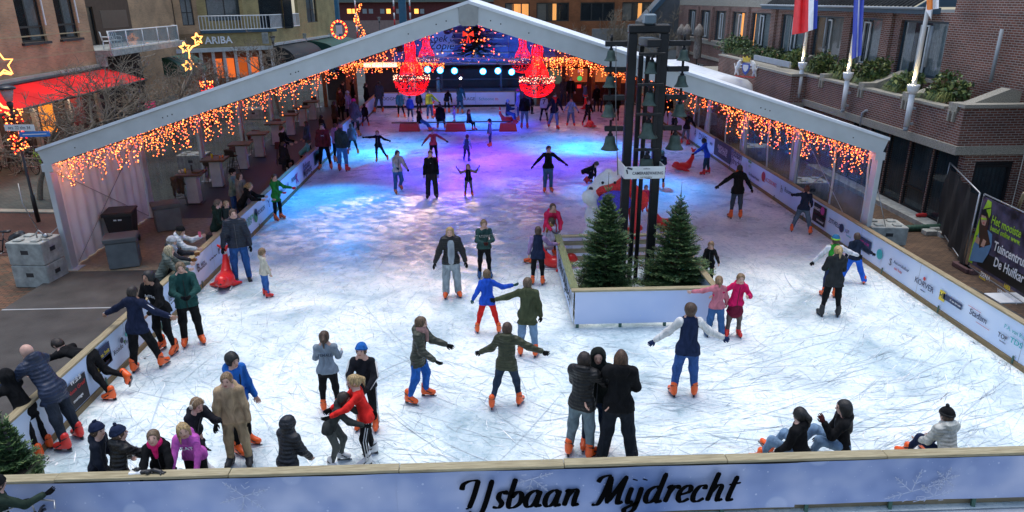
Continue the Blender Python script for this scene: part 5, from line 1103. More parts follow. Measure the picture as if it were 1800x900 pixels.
n1 = u1.cross(Vector((0, 0, 1))); n2 = u2.cross(Vector((0, 0, 1)))
mb = MB(); mb.beam(A1+u1*ag-n1*0+Vector((0, 0, zg-.12)), A1+u1*(L1+.5)+Vector((0, 0, zg-.12)), .5, .22); mb.build('gallery_slab', [BLUEP], B3)
MB().beam(A1+n1*.25+Vector((0, 0, 3.05)), A2+n1*.25+Vector((0, 0, 3.05)), .35, .3).build('canopy', [mat('white_canopy', (.5, .52, .5), .6)], B3)
R0 = A1-n1*2.0
wall(R0+u1*ag, u1, L1-ag+2, zg, 10, [(1.2, 4.2, zg+.7, 9), (5.6, 8.6, zg, 9)], .3, BRO, B3)
window(B3, R0+u1*ag, u1, 1.2, 4.2, zg+.7, 9, BLF, mull=(.5,), curtains=((.05, .95, CURT),)); window(B3, R0+u1*ag, u1, 5.6, 8.6, zg, 9, BLF)
# railing of the gallery continues round to the second face
g2a, _ = al(A2, u2, 527, 48)
path = [A1+u1*ag, A2, A2+u2*g2a]
for (p, q_) in zip(path[:-1], path[1:]):
    for z in (zg+.02, zg+1.12): MB().tube([p+Vector((0, 0, z)), q_+Vector((0, 0, z))], .045, 6).build('hand_rail', [WHITEP], B3)
    n = int((q_-p).length/.26); mb = MB()
    for i in range(n+1): b0 = p.lerp(q_, i/n); MB().beam(b0+Vector((0, 0, zg+.03)), b0+Vector((0, 0, zg+1.1)), .05, .05).build('baluster', [WHITEP], B3)
h2 = []
a, z = al(A2, u2, 541, 40); b_, _ = al(A2, u2, 559, 38)
wall(A2+u2*g2a, u2, L2-g2a, 3.4, 10, [(a-g2a, b_-g2a, z, 9)], .3, BRO, B3); window(B3, A2+u2*g2a, u2, a-g2a, b_-g2a, z, 9, BLF, mull=(.5,), rails=(.3,), curtains=((.1, .9, CURT),))
wall(A2, u2, g2a, 3.4, zg-.02, [], .3, BRO, B3, 'fascia')
R2 = A2-n2*2.2; c0, zc = al(R2, u2, 480, 25); c1, _ = al(R2, u2, 515, 25)
wall(R2, u2, g2a+.3, zg, 10, [(c0, c1, zg+.8, 9)], .3, BRO, B3); window(B3, R2, u2, c0, c1, zg+.8, 9, BLF, mull=(.5,), curtains=((.05, .95, CURT),))
MB().beam(A2+n2*.1+Vector((0, 0, 3.28)), A3+n2*.1+Vector((0, 0, 3.28)), .3, .2).build('canopy', [mat('white_canopy', (.5, .52, .5), .6)], B3)
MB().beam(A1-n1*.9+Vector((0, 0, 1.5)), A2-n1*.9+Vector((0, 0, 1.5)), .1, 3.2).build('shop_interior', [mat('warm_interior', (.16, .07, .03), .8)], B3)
for a, b_, e in ((.45, .52, 1), (.56, .63, 1), (.66, .75, 0), (.77, .86, 1)):
    P0, P1 = A1+u1*L1*a, A1+u1*L1*b_; MB().quad(P0+Vector((0, 0, .7))-n1*.3, P1+Vector((0, 0, .7))-n1*.3, P1+Vector((0, 0, 2.3))-n1*.3, P0+Vector((0, 0, 2.3))-n1*.3).build('shop_window', [mat('orange_shop_light', (.9, .17, .03), .4, emit=.4 if e else .15)], B3)
for f in (.2, .33, .44, .54, .645, .76, .88, .99): MB().beam(A1+u1*L1*f+Vector((0, 0, GZ)), A1+u1*L1*f+Vector((0, 0, 2.9)), .2, .2).build('white_column', [WHITEP], B3)
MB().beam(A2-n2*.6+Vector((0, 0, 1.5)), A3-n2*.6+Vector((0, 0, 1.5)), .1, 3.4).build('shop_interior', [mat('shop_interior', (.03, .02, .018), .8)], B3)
P = on(A1, u1, 384, 71); text('ARIBA', P+n1*.04, u1, (0, 0, 1), .8, mat('sign_white', (.85, .85, .85), .4), B3, th=.06, bold=.02)
for px in (465, 533, 577): P = on(A2, u2, px, 67); MB().beam(P+n2*.06+Vector((0, 0, -.45)), P+n2*.06+Vector((0, 0, .45)), .5, .1).build('bracket_panel', [CONC], B3)
# green awnings and a dark one
def blob_awning(A, B_, zt, out, dz, m, label, nn):
    t = empty('awning', (0, 0, 0), 0, label, 'awning', 'dark awnings over the shops'); A = Vector(A); B_ = Vector(B_); vs = []
    for P in (A, B_):
        for k in range(7): a = k/6*pi/2; vs.append(P+nn*out*sin(a)+Vector((0, 0, zt-dz*(1-cos(a)))))
    fs = [(k, k+7, k+8, k+1) for k in range(6)]; mb = MB().add(vs, fs, 0, True); mb.add([v for v in vs[:7]]+[A+Vector((0, 0, zt-dz))], [(0, 1, 2, 3, 4, 5, 6, 7)]); mb.add([v for v in vs[7:]]+[B_+Vector((0, 0, zt-dz))], [(7, 6, 5, 4, 3, 2, 1, 0)]); mb.build('hood', [m], t)
    MB().tube([A+nn*out+Vector((0, 0, zt-dz)), B_+nn*out+Vector((0, 0, zt-dz))], .04, 5).build('front_bar', [DARK], t)
GREENA = mat('dark_green_canvas', (.01, .06, .04), .7)
blob_awning((WX-.3, yb-1.5, 0), (WX-.2, yb+2.6, 0), 3.2, 1.5, 1.3, GREENA, 'dark green rounded awning below the balcony', Vector((1, -.2, 0)))
blob_awning(A2+u2*.5, A2+u2*8, 3.1, 1.8, 1.3, mat('black_canvas', (.015, .018, .02), .7), 'black rounded awning under the ochre brick gallery', n2)
blob_awning(A2+u2*9, A3, 3.1, 2.6, .9, GREENA, 'dark green sloping awning at the end of the ochre brick building', n2)
P = G(500, 100, 1.2); t = empty('beach_flag', (P.x, P.y, GZ), 0, 'blue and white feather shaped advertising flag before the black awning', 'flag')
MB().tube([(0, 0, 0), (0, 0, 2.6), (.15, 0, 3.3), (.6, 0, 3.4)], .03, 5).build('pole', [DARK], t); MB().add([(.03, 0, .9), (.75, .05, 1.0), (.85, -.04, 2.2), (.6, .03, 3.36), (.17, 0, 3.25), (.03, 0, 2.5)], [(0, 1, 2, 3, 4, 5)]).build('cloth', [mat('flag_sky', (.1, .25, .5), .7, var=.8, vs=1.2)], t)
# ------------------------------------------------------------------ street far behind
BM = empty('far_building', (0, 0, 0), 0, 'maroon brick warehouse with small lit windows at the far end of the street', 'building')
YB2 = 128
P0, P1 = PY(600, 50, YB2), PY(800, 14, YB2)
for x0, x1 in ((590, 800),):
    a, b_ = PY(x0, 50, YB2).x, PY(x1, 50, YB2).x+16
    MB().box((a, YB2, GZ), (b_, YB2+4, 6.5)).build('wall', [mat('maroon_wall', (.12, .03, .03), .9)], BM); MB().box((a, YB2-.05, GZ), (b_, YB2-.002, 3.6)).build('lower_wall', [mat('pinkish_render', (.3, .2, .17), .9)], BM)
    MB().box((a, YB2-1, 6.52), (b_, YB2+4, 8.6)).build('eaves', [mat('grey_green_eaves', (.12, .15, .13), .8)], BM)
for px, lit in ((614, 1), (623, 1), (641, 0), (652, 0), (672, 0), (683, 1), (700, 0), (732, 1), (742, 0)):
    P = PY(px, 20, YB2-.05); MB().box((P.x-.35, YB2-.06, P.z-.35), (P.x+.35, YB2-.01, P.z+.4)).build('window', [mat('amber_window', (1, .4, .08), emit=1.2) if lit else mat('pale_window', (.3, .33, .35), .3)], BM)
for px in (648, 690): P = PY(px, 45, YB2-.1); MB().prism([(cos(k*pi/10)*.95, sin(k*pi/10)*1.3) for k in range(11)], (P.x, YB2-.08, 0.2), (1, 0, 0), (0, 0, 1), (0, -1, 0), .06).build('arched_door', [mat('arch_dark', (.05, .05, .05), .8)], BM)
for px, lb in ((592, 'teal blue steel column of the overpass beside the ochre building'), (709, 'teal blue steel column of the overpass beside the striped poles')):
    P = PY(px, 45, 98); t = empty('overpass_column', (P.x, 98, GZ), 0, lb, 'column', 'steel columns across the street'); MB().bbox((-.45, -.45, 0), (.45, .45, 9.5), .06).build('shaft', [mat('teal_steel', (.02, .12, .2), .5)], t); MB().bbox((-.6, -.6, 0), (.6, .6, .3), .05).build('foot', [CONC], t)
for px, lb in ((627, 'near one'), (694, 'middle one'), (722, 'far one')):
    P = PY(px, 45, 88); t = empty('striped_pole', (P.x, 88, GZ), 0, f'tall thin red and white striped pole across the street, {lb}', 'pole', 'striped poles across the street')
    mb = MB()
    for k in range(12): mb.tube([(0, 0, k*.7), (0, 0, k*.7+.7)], .09, 6, k % 2)
    mb.build('shaft', [RED, WHITEP], t)
OB = empty('office_building', (0, 0, 0), 0, 'orange brick office building with warm lit windows behind the marquee roof', 'building')
YO = 84; ORB = brick('orange_brick', (.36, .13, .05), (.28, .1, .04), (.2, .1, .06), .22, .07, .008); o0 = PY(868, 30, YO).x; o1 = PY(1192, 30, YO).x
hs = []
for x0, x1 in ((888, 931), (943, 1000), (1020, 1080), (1093, 1150)): hs.append((PY(x0, 30, YO).x-o0, PY(x1, 30, YO).x-o0, PY(900, 38, YO).z, PY(900, 5, YO).z))
wall((o0, YO), (1, 0), o1-o0, GZ, 10, hs, .3, ORB, OB)
for i, h in enumerate(hs): window(OB, (o0, YO), (1, 0), *h, BLF, mull=(.33, .66), curtains=((.0, .3, PALEIN), (.5, .62, WARMIN)) if i != 2 else (), inside=WARMIN if i in (0,) else DARKIN, depth=.15, fw=.12)
MB().box((PY(1040, 70, 78).x, 77.7, GZ), (PY(1190, 70, 78).x, 78, 3.9)).build('garden_wall', [mat('grey_render', (.22, .21, .19), .9)], OB)
# sloping stair roof beside it
MB().prism([(0, 0), (6, 0), (6, 8.5), (0, 2)], (PY(1125, 40, 64).x, 63, 3.0), (1, 0, 0), (0, 0, 1), (0, 1, 0), 3).build('stair_roof', [mat('slate_roof', (.1, .1, .1), .7)], OB)
MB().beam((PY(1125, 40, 64).x, 62.9, 5.0), (PY(1125, 40, 64).x+6, 62.9, 11.6), .3, .35).build('verge_board', [BLUEP], OB)
# ------------------------------------------------------------------ bare trees
BARK = mat('bark', (.2, .17, .13), .9, 0, .4, 20, .5, 30)
def bare_tree(loc, H_, label, seed, spread=.9, lean=0, depth=5, m=BARK, r0=.11, twig=1.7):
    r_ = random.Random(seed); t = empty('bare_tree', loc, r_.random()*6, label, 'tree', 'leafless trees'); tr, cr_ = MB(), MB()
    def grow(p, d, L, r, k):
        n = 3; pts = [p]; q = d.copy()
        for i in range(n): q = (q+Vector((r_.gauss(0, .16), r_.gauss(0, .16), r_.gauss(.05, .1)))).normalized(); pts.append(pts[-1]+q*L/n)
        (tr if k == 0 else cr_).tube(pts, [r*(1-.3*i/n) for i in range(n+1)], 6 if k < 2 else 3, 0, False)
        if k >= depth: return
        for i in range(r_.choice((3, 3, 4)) if k else 5):
            a = pts[r_.randint(1, n)] if k else pts[r_.randint(2, n)]; e = (q+Vector((r_.gauss(0, spread), r_.gauss(0, spread), r_.gauss(.15, .5)))).normalized(); grow(a, e, L*r_.uniform(.55, .8), max(.006*twig, r*.52), k+1)
    grow(Vector(), Vector((lean, 0, 1)).normalized(), H_*.34, r0, 0)
    tr.build('trunk', [m], t); cr_.build('crown', [m], t)
for i, (x, y, h, lb) in enumerate(((-16.9, 26.6, 6.0, 'bare tree nearest the picture edge, before the red awning'), (-16.6, 30.2, 6.6, 'spreading bare tree before the middle of the red awning'), (-16.9, 34, 6.6, 'dense bare tree before the end of the red awning'), (-16.4, 38, 6.6, 'bare tree below the glass fronted balcony'), (-17.5, 43, 6.2, 'bare tree before the dark green rounded awning'), (-16, 46, 5.6, 'low bare tree before the ARIBA shop columns'), (-13.6, 48, 6.6, 'broad bare tree before the black awning'))): bare_tree((x, y, GZ), h, lb, i+1, 1.05)
P = G(660, 64, GZ); bare_tree((P.x, P.y, GZ), 11, 'big bare street tree before the maroon warehouse', 6, .9, r0=.5, twig=4)
for i, (px, y, h, lb) in enumerate(((1010, 66, 6.5, 'bare bushy tree before the orange office building, first from the ridge'), (1050, 64, 7.0, 'bare bushy tree before the orange office building, second from the ridge'), (1095, 62, 7.0, 'tall twiggy tree behind the bell tower top'), (1160, 60, 7.5, 'fan shaped twiggy tree before the sloping stair roof'))):
    P = PY(px, 60, y); bare_tree((P.x, y, GZ), h, lb, 10+i, .75, r0=.12, twig=2.2, m=mat('pale_twigs', (.2, .17, .12), .9))
# ------------------------------------------------------------------ bell tower
CT = empty('bell_tower', (3.75, 16.7, 0), 0, 'tall black steel bell tower standing inside the small enclosure', 'tower')
TOWER = mat('black_tower_steel', (.007, .008, .011), .5, .2, .5, 3, .3, 40)
def xz(px, py, y=16.7): P = PY(px, py, y); return P.x-3.75, P.z
def ct(mb, name, m=None): return mb.build(name, [m or TOWER], CT)
HT = 6.15
for x in (-.36, .36): ct(MB().bbox((x-.1, -.09, 0), (x+.1, .09, HT), .015), 'post')
for x in (-.1, .07): ct(MB().bbox((x-.045, .18, 0), (x+.045, .28, HT-.5), .01), 'inner_post')
for y in (-.42, .42): ct(MB().bbox((-.1 if y > 0 else .12, y-.06, 0 if y > 0 else 3.6), (.0 if y > 0 else .2, y+.06, HT-.3), .01), 'rear_post' if y > 0 else 'front_post')
ct(MB().bbox((-.47, -.12, HT+.002), (.47, .12, HT+.2), .03), 'cross_beam'); ct(MB().bbox((-.12, -.5, HT-.28), (.2, .5, HT-.1), .02), 'cross_beam')
ct(MB().bbox((-.13, -.16, HT+.2), (.13, .16, HT+.42), .03), 'top_cap', mat('weathered_cap', (.15, .2, .24), .5, .3))
BRZ = mat('verdigris_bronze', (.055, .085, .07), .55, .35, .35, 6, .3, 30)
def bell(loc, r, label):
    t = empty('bell', loc, rnd.random(), label, 'bell', 'bronze bells of the bell tower')
    pr = [(.02, 0), (.34, -.02), (.5, -.12), (.56, -.4), (.62, -.8), (.74, -1.15), (.95, -1.45), (1.0, -1.55), (.93, -1.55), (.7, -1.2), (.5, -.5), (.02, -.25)]
    MB().lathe([(a*r, z*r) for a, z in pr], (0, 0, 0), 22).build('bell_body', [BRZ], t)
    MB().lathe([(.3*r, .0), (.3*r, .18*r), (.16*r, .3*r), (.16*r, .5*r), (.01, .5*r)], (0, 0, 0), 10).build('hanger', [TOWER], t)
    MB().tube([(0, 0, -.3*r), (0, 0, -1.4*r)], .05*r, 6).ball((0, 0, -1.5*r), .16*r, 0, 8).build('clapper', [DARK], t)
for i, (zl, zb_, rl_) in enumerate(((5.93, 0, .155), (5.36, 0, .165), (4.72, 0, .185), (4.0, 0, .215))):
    for s_ in (-1, 1):
        e = .98 if i != 3 else .92
        ct(MB().bbox((s_*e if s_ < 0 else .481, -.05, zl-.06), (-.481 if s_ < 0 else s_*e, .05, zl+.06), .01), 'bell_arm')
        rr = rl_*(1 if s_ < 0 else 1.02)
        bell((3.75+s_*(e-.14), 16.7, zl-.06-.5*rr), rr, f"green bronze bell on the {['highest', 'second highest', 'third highest', 'lowest'][i]} arm on the {'chandelier' if s_ < 0 else 'brick building'} side")
        ct(MB().tube([(s_*(e-.14), 0, zl+.06), (s_*(e-.14), 0, zl+.2)], .03, 6), 'bolt')
for px, py, rr, lb in ((1146, 108, .17, 'smaller green bell hanging topmost down the middle of the tower'), (1143, 162, .19, 'second green bell down the middle of the tower'), (1140, 215, .23, 'third green bell down the middle of the tower'), (1137, 278, .28, 'biggest green bell low in the middle, just above the white sign')):
    P = PY(px, py, 16.35); bell((P.x, 16.35, P.z), rr, lb); 
    ct(MB().bbox((P.x-3.75-.03, -.5, P.z+.5*rr), (P.x-3.75+.03, -.1, P.z+.5*rr+.06), .01), 'bell_arm')
    ct(MB().bbox((-.3, -.52, P.z+.5*rr+.061), (.3, -.45, P.z+.5*rr+.12), .01), 'bell_arm')
ct(MB().tube([(-.76, -.15, 5.9), (-.7, -.15, 4.4), (-.58, -.15, 2.9)], .012, 4), 'pull_cable', mat('cable_grey', (.12, .12, .12)))
SG = empty('camera_sign', (3.75, 16.7, 3.08), 0, 'white camera surveillance sign band round the bell tower', 'sign')
for a, b_ in (((-.5, -.62, -.16), (.42, -.6, .13)), ((-.52, -.6, -.16), (-.5, .3, .13)), ((.42, -.6, -.16), (.44, .3, .13))): MB().box(a, b_).build('plate', [WHITEP], SG)
text('CAMERABEWAKING', (.03, -.624, -.03), (1, 0, 0), (0, 0, 1), .1, INK, SG, sx=.8, bold=.01); text('met bewaking', (.0, -.624, -.12), (1, 0, 0), (0, 0, 1), .05, INK, SG); text('welkom', (.0, -.624, .08), (1, 0, 0), (0, 0, 1), .05, INK, SG)
MB().prism([(0, .03), (.13, 0), (.14, .04), (.02, .08)], (-.47, -.622, .05), (1, 0, 0), (0, 0, 1), (0, -1, 0), .004).build('camera_symbol', [INK], SG); MB().prism([(0, 0), (.03, -.1), (.06, -.1), (.04, 0)], (-.49, -.622, .06), (1, 0, 0), (0, 0, 1), (0, -1, 0), .004).build('camera_symbol', [INK], SG)
# ------------------------------------------------------------------ fir trees
NEED = [mat('fir_dark', (.028, .068, .024), .55, 0, .35, 6), mat('fir_green', (.075, .155, .05), .55, 0, .35, 6), mat('fir_light', (.17, .24, .08), .55, 0, .35, 6)]
def fir(loc, H_, W_, label, seed, dens=1.0, tip=.35):
    r_ = random.Random(seed); t = empty('fir_tree', loc, r_.random()*6, label, 'tree', 'fir trees'); tr, mb, br = MB(), MB(), MB()
    tr.tube([(0, 0, 0), (0, 0, H_*.5), (0, 0, H_)], [.05*H_/2, .03, .008], 7)
    lev = int(22*H_/2.4*dens**.5)
    def spray(p, d, L, dz):
        sd_ = d.cross(Vector((0, 0, 1))); sd_ = sd_.normalized() if sd_.length > .05 else Vector((1, 0, 0)); k = max(3, int(L/.035))
        for i in range(k):
            f = (i+.5)/k; q = p+d*L*f; ln = .075*(1.15-.5*f)
            for s_ in (-1, 1):
                e = (d*.55+sd_*s_*r_.uniform(.5, 1)+Vector((0, 0, r_.uniform(-.15, .45)))).normalized(); w_ = e.cross(Vector((r_.gauss(0, .4), r_.gauss(0, .4), 1))).normalized()*.011
                u_ = r_.random(); mi = 0 if u_ < .42 else 1 if u_ < .85 else 2
                mb.add([q-w_, q+w_, q+e*ln+w_*.4, q+e*ln-w_*.4], [(0, 1, 2, 3)], mi)
            if i % 2: up = (d+Vector((0, 0, .9))).normalized(); mb.add([q-sd_*.01, q+sd_*.01, q+up*ln*.8], [(0, 1, 2)], 1 if r_.random() < .7 else 2)
    for l_ in range(lev):
        f = l_/lev; z = H_*(.04+.9*f); R_ = W_*.5*(1-f)**.64*r_.uniform(.88, 1.08)+.03; n = int((16-8*f)*dens)
        for k in range(n):
            a = 2*pi*(k+r_.random()*.8)/n; tilt = .1+.75*f+r_.gauss(0, .08); d = Vector((cos(a)*cos(tilt), sin(a)*cos(tilt), sin(tilt)-.22*(1-f))).normalized(); L = R_*r_.uniform(.68, 1.12)*(1+.07*sin(a*3+seed)+.07*sin(z*7+a*2))
            p = Vector((0, 0, z)); br.tube([p, p+d*L], [.008, .003], 3, 0, False, False); spray(p+d*L*.12, d, L*.9, 0)
            m_ = int(L/.14)
            for j in range(1, m_+1):
                q = p+d*L*(j/(m_+1)*.85+.12)
                for s_ in (-1, 1):
                    aa = a+s_*r_.uniform(.6, .95); e = Vector((cos(aa), sin(aa), d.z+r_.uniform(-.12, .15))).normalized(); spray(q, e, L*.42*(1-j/(m_+1)*.5), 0)
    top = Vector((0, 0, H_))
    for k in range(5): a = k*1.26; spray(top-Vector((0, 0, .12)), Vector((cos(a)*.6, sin(a)*.6, .75)).normalized(), .16, 0)
    spray(top-Vector((0, 0, .1)), Vector((0, 0, 1)), .2, 0); br.tube([top, top+Vector((.01, 0, tip))], [.008, .004], 4)
    tr.build('trunk', [BARK], t); br.build('branches', [BARK], t, kind=None) if False else br.build('branches', [mat('twig', (.06, .06, .03), .8)], t); mb.build('foliage', NEED, t)
P = PY(1068, 328, 15.75); fir((2.8, 15.7, 0), P.z, 1.76, 'full fir tree in the enclosure on the bear side of the bell tower', 3, 1.15)
P = PY(1210, 345, 15.75); fir((4.5, 15.7, 0), P.z, 1.84, 'darker fir tree in the enclosure beside the boy peeping over the rail', 4, 1.1)
fir((-7.0, 9.0, .3), 1.0, .62, 'small fir tree in a wooden planter in the front corner of the rink', 5, 1.6, .08)
PL = empty('planter', (-6.76, 8.78, 0), 0, 'greenish wooden plank planter in the front corner of the rink', 'planter')
for k in range(3): MB().box((-.48, 0, .15*k+.002), (0, .44, .15*k+.145)).build('plank', [GREENW], PL)
MB().box((-.46, .02, .452), (-.02, .42, .47)).build('soil', [mat('soil', (.04, .03, .02), .95)], PL)
# dark christmas tree with baubles on the shelves under the blue gable
P = PY(836, 92, 47.5); DT = empty('decorated_tree', (P.x, 47.5, P.z), 0, 'dark decorated christmas tree with red bow high under the ridge', 'tree'); mb = MB()
for l_ in range(16):
    z = 2.5*l_/16; r_ = 1.9*(1-l_/17)
    for k in range(22): a = rnd.random()*6.3; d = Vector((cos(a), sin(a), rnd.uniform(-.3, .2))); e = d.cross(Vector((0, 0, 1)))*.1; p = Vector((0, 0, z)); mb.add([p-e, p+e, p+d*r_+e*.6, p+d*r_-e*.6], [(0, 1, 2, 3)], 0)
mb.build('foliage', [mat('fir_black', (.008, .02, .012), .8)], DT)
bl = MB()
for k in range(60): z = rnd.random()*2.2; r_ = 1.3*(1-z/2.4); a = rnd.random()*6.3; bl.octa((cos(a)*r_, sin(a)*r_-.1, z), .05, rnd.choice((0, 1, 2)))
bl.build('bulbs', [WARM, REDB, PINKB], DT, kind='stuff'); MB().tube([(0, 0, -.5), (0, 0, 2.2)], .05, 6).build('trunk', [BARK], DT)
P = PY(823, 60, 46.2); BW_ = empty('bow', (P.x, 46.2, P.z), 0, 'large red glowing bow hanging in front of the decorated tree', 'decoration')
for s_ in (-1, 1): MB().prism([(0, .0), (s_*.32, .2), (s_*.35, -.15)], (0, 0, 0), (1, 0, 0), (0, 0, 1), (0, -1, 0), .15).build('loop', [mat('bow_red', (.9, .03, .01), .5, emit=.6)], BW_); MB().prism([(0, 0), (s_*.16, -.5), (s_*.06, -.55)], (0, .02, 0), (1, 0, 0), (0, 0, 1), (0, -1, 0), .08).build('ribbon', [mat('bow_red', (.9, .03, .01), .5, emit=.6)], BW_)
for px0, px1, py, lb in ((795, 825, 58, 'top'), (790, 822, 68, 'second'), (783, 820, 78, 'third'), (760, 825, 92, 'lowest'), (848, 870, 58, 'top inner'), (850, 885, 68, 'second inner'), (848, 890, 81, 'third inner'), (845, 895, 93, 'lowest inner')):
    A, B_ = PY(px0, py, 48.5), PY(px1, py, 48.5); side = 'bar table' if px0 < 830 else 'bell tower'
    tag(MB().box((A.x, 48.3, A.z-.03), (B_.x, 48.6, A.z+.03)).build('hanging_shelf', [mat('pale_shelf', (.4, .42, .5), .5)]), f'{lb} pale shelf board beside the decorated tree, {side} side', 'shelf', 'shelves under the blue gable')
# ------------------------------------------------------------------ polar bear light figure
P = G(1085, 428, 0); BX, BY = 3.2, 20.1
BRM = mat('white_tinsel', (.9, .9, .87), .8, 0, .1, 30, .6, 60); REDT = mat('red_tinsel', (.8, .03, .03), .6, 0, .3, 30, 1.0, 60); BLT = mat('blue_tinsel', (.08, .06, .55), .6, 0, .4, 30, 1.0, 60)
BEAR = empty('bear_figure', (BX, BY, 0), R(0), 'large white tinsel polar bear figure with red scarf behind the fir trees', 'figure')
def brl(px, py, y=BY): P = PY(px, py, y); return np.array([P.x-BX, y-BY, P.z])
hd = brl(1068, 322, BY-.1)
net('body', [('cap', (.35, .1, .75), tuple(brl(1092, 345)), .62, .42), ('cap', (.5, -.25, .25), (.5, -.8, .2), .27, .2), ('cap', (-.1, -.2, .25), (-.1, -.8, .2), .27, .2),
   ('ell', tuple(hd), (.42, .36, .33)), ('ell', tuple(hd+(-.38, -.22, -.12)), (.25, .22, .18)), ('ell', tuple(hd+(.0, .0, .32)), (.12, .08, .12)), ('ell', tuple(hd+(.33, .1, .26)), (.12, .08, .12)),
   ('cap', tuple(brl(1085, 350)), tuple(brl(1048, 358, BY-.5)), .2, .19), ('cap', tuple(brl(1048, 358, BY-.5)), tuple(brl(1036, 346, BY-.6)), .19, .22)], .045, BRM, BEAR, .1, .012, 4)
net('scarf', [('cap', tuple(brl(1050, 340, BY-.4)), tuple(brl(1098, 326, BY-.3)), .2, .22), ('cap', tuple(brl(1098, 326, BY-.3)), tuple(brl(1122, 352, BY-.1)), .24, .3), ('cap', tuple(brl(1110, 350, BY-.6)), tuple(brl(1116, 400, BY-.75)), .15, .13)], .04, REDT, BEAR, .1, .012, 5)
net('parcel', [('ell', tuple(brl(1080, 356, BY-.75)), (.5, .26, .34))], .04, BLT, BEAR, .1, .012, 6)
mb = MB()
for q in ((hd+(-.55, -.42, -.06)),): mb.ball(q, .07, 0, 8)
for s_ in ((-.2, -.33, .1), (.15, -.35, .1)): mb.ball(hd+s_, .045, 0, 8)
mb.build('face', [BLACKP], BEAR)
MB().bbox((-.7, -.9, 0), (1.0, .8, .08), .02).build('base', [WHITEP], BEAR)
# ------------------------------------------------------------------ red seal skating aids
SEALM = mat('seal_red_plastic', (.75, .022, .018), .28, 0, .08, 3, .03, 8)
def mk_seal():
    t = empty('skating_aid'); t['category'] = 'skating aid'; t['group'] = 'red seal shaped skating aids'
    net('seal_body', [('ell', (0, -.1, .17), (.23, .38, .17)), ('ell', (0, -.44, .27), (.14, .16, .14)), ('ell', (0, -.56, .23), (.07, .08, .06)), ('cap', (0, .15, .2), (0, .36, .5), .15, .075), ('cap', (0, .36, .5), (0, .38, .78), .075, .05),
        ('cap', (-.14, .38, .9), (0, .38, .8), .03, .045), ('cap', (.14, .38, .9), (0, .38, .8), .03, .045), ('cap', (-.2, -.15, .08), (-.36, -.02, .04), .07, .03), ('cap', (.2, -.15, .08), (.36, -.02, .04), .07, .03)], .022, SEALM, t, .05)
    MB().lathe([(.062, 0), (.062, .07), (.058, .07), (.058, 0)], (0, .375, .68), 14).build('handle_band', [WHITEP], t)
    mb = MB()
    for s_ in (-1, 1): mb.ball((s_*.07, -.555, .31), .02, 0, 6)
    mb.ball((0, -.635, .25), .025, 0, 6); mb.build('face', [BLACKP], t)
    MB().tube([(-.15, -.45, .02), (-.15, .3, .02)], .02, 5).build('runner', [WHITEP], t); MB().tube([(.15, -.45, .02), (.15, .3, .02)], .02, 5).build('runner', [WHITEP], t)
    return t
seal0 = mk_seal(); first = True
def seal(px, py, face, label, s_=1.0):
    global first
    P = G(px, py, 0); o = seal0 if first else copy_tree(seal0); first = False
    o.location = (P.x, P.y, 0); o.rotation_euler = (0, 0, R(face)); o.scale = (s_,)*3; o['label'] = label; return o
seal(398, 500, 10, 'red seal skating aid standing by the man in the navy puffer jacket', 1.05)
seal(1203, 299, -70, 'red seal skating aid pushed by the person in the blue jacket near the far barrier')
seal(1037, 223, 0, 'red seal skating aid in front of the child dressed in black at the back')
seal(1030, 192, 0, 'red seal skating aid parked at the very back of the ice before the dark crowd')
seal(975, 470, 90, 'red seal skating aid that two children sit on beside the enclosure')
seal(1166, 402, 60, 'red seal skating aid lying behind the darker fir tree')
seal(1078, 418, -60, 'red seal skating aid almost hidden behind the fuller fir tree')
seal(1100, 420, 120, 'red seal skating aid between the two fir trees behind the tower')
seal(768, 205, 40, 'red seal skating aid beside the skater in yellow at the back')
seal(890, 215, 100, 'red seal skating aid beside the last red bench block')
# ------------------------------------------------------------------ bench on red blocks
REDBL = mat('red_block', (.62, .035, .02), .5, 0, .1)
BN = empty('bench', tuple(G(815, 229, 0)), 0, 'long low bench of planks on three red blocks at the back of the ice', 'bench')
bo = BN.location
for px in (720, 801, 893):
    P = G(px, 230, 0)-bo; w_ = .58 if px != 893 else .5
    MB().add([(P.x+s*w_*k, P.y+y_, z) for z, k in ((0, 1), (.42, .86)) for s, y_ in ((-1, -.25), (1, -.25), (1, .25), (-1, .25))], [(3, 2, 1, 0), (4, 5, 6, 7), (0, 1, 5, 4), (1, 2, 6, 5), (2, 3, 7, 6), (3, 0, 4, 7)]).build('block', [REDBL], BN)
a, b_ = G(690, 229, 0).x-bo.x, G(897, 229, 0).x-bo.x
MB().box((a, .02, .425), (b_, .2, .47)).build('seat_plank', [TABLEW], BN); MB().box((a+2, -.3, .02), (b_, -.26, .06)).build('lower_plank', [TABLEW], BN)
# ------------------------------------------------------------------ concrete ballast blocks
def mk_block(loc, sz, label, rz=0):
    t = empty('concrete_block', loc, rz, label, 'concrete block', 'concrete ballast blocks of the marquee'); a, d, h = sz
    MB().bbox((-a/2, -d/2, 0), (a/2, d/2, h-.05), .02).build('block', [CONC], t)
    mb = MB()
    for i in (-1, 1):
        for j in (-1, 1): MB().bbox((i*a*.25-.11, j*d*.25-.11, h-.049), (i*a*.25+.11, j*d*.25+.11, h), .03).build('stud', [CONC], t)
    MB().box((-.1, -d/2-.004, h*.45), (.1, -d/2-.001, h*.62)).build('lifting_slot', [DARK], t); MB().box((a/2+.001, -.1, h*.45), (a/2+.004, .1, h*.62)).build('lifting_slot', [DARK], t)
mk_block((-11.86, 18.0, GZ), (.95, .8, .66), 'lower concrete block of the pair at the front tent post by the lamp', R(-6)); mk_block((-11.86, 18.0, GZ+.62), (.95, .8, .66), 'upper concrete block of the pair at the front tent post by the lamp', R(-6))
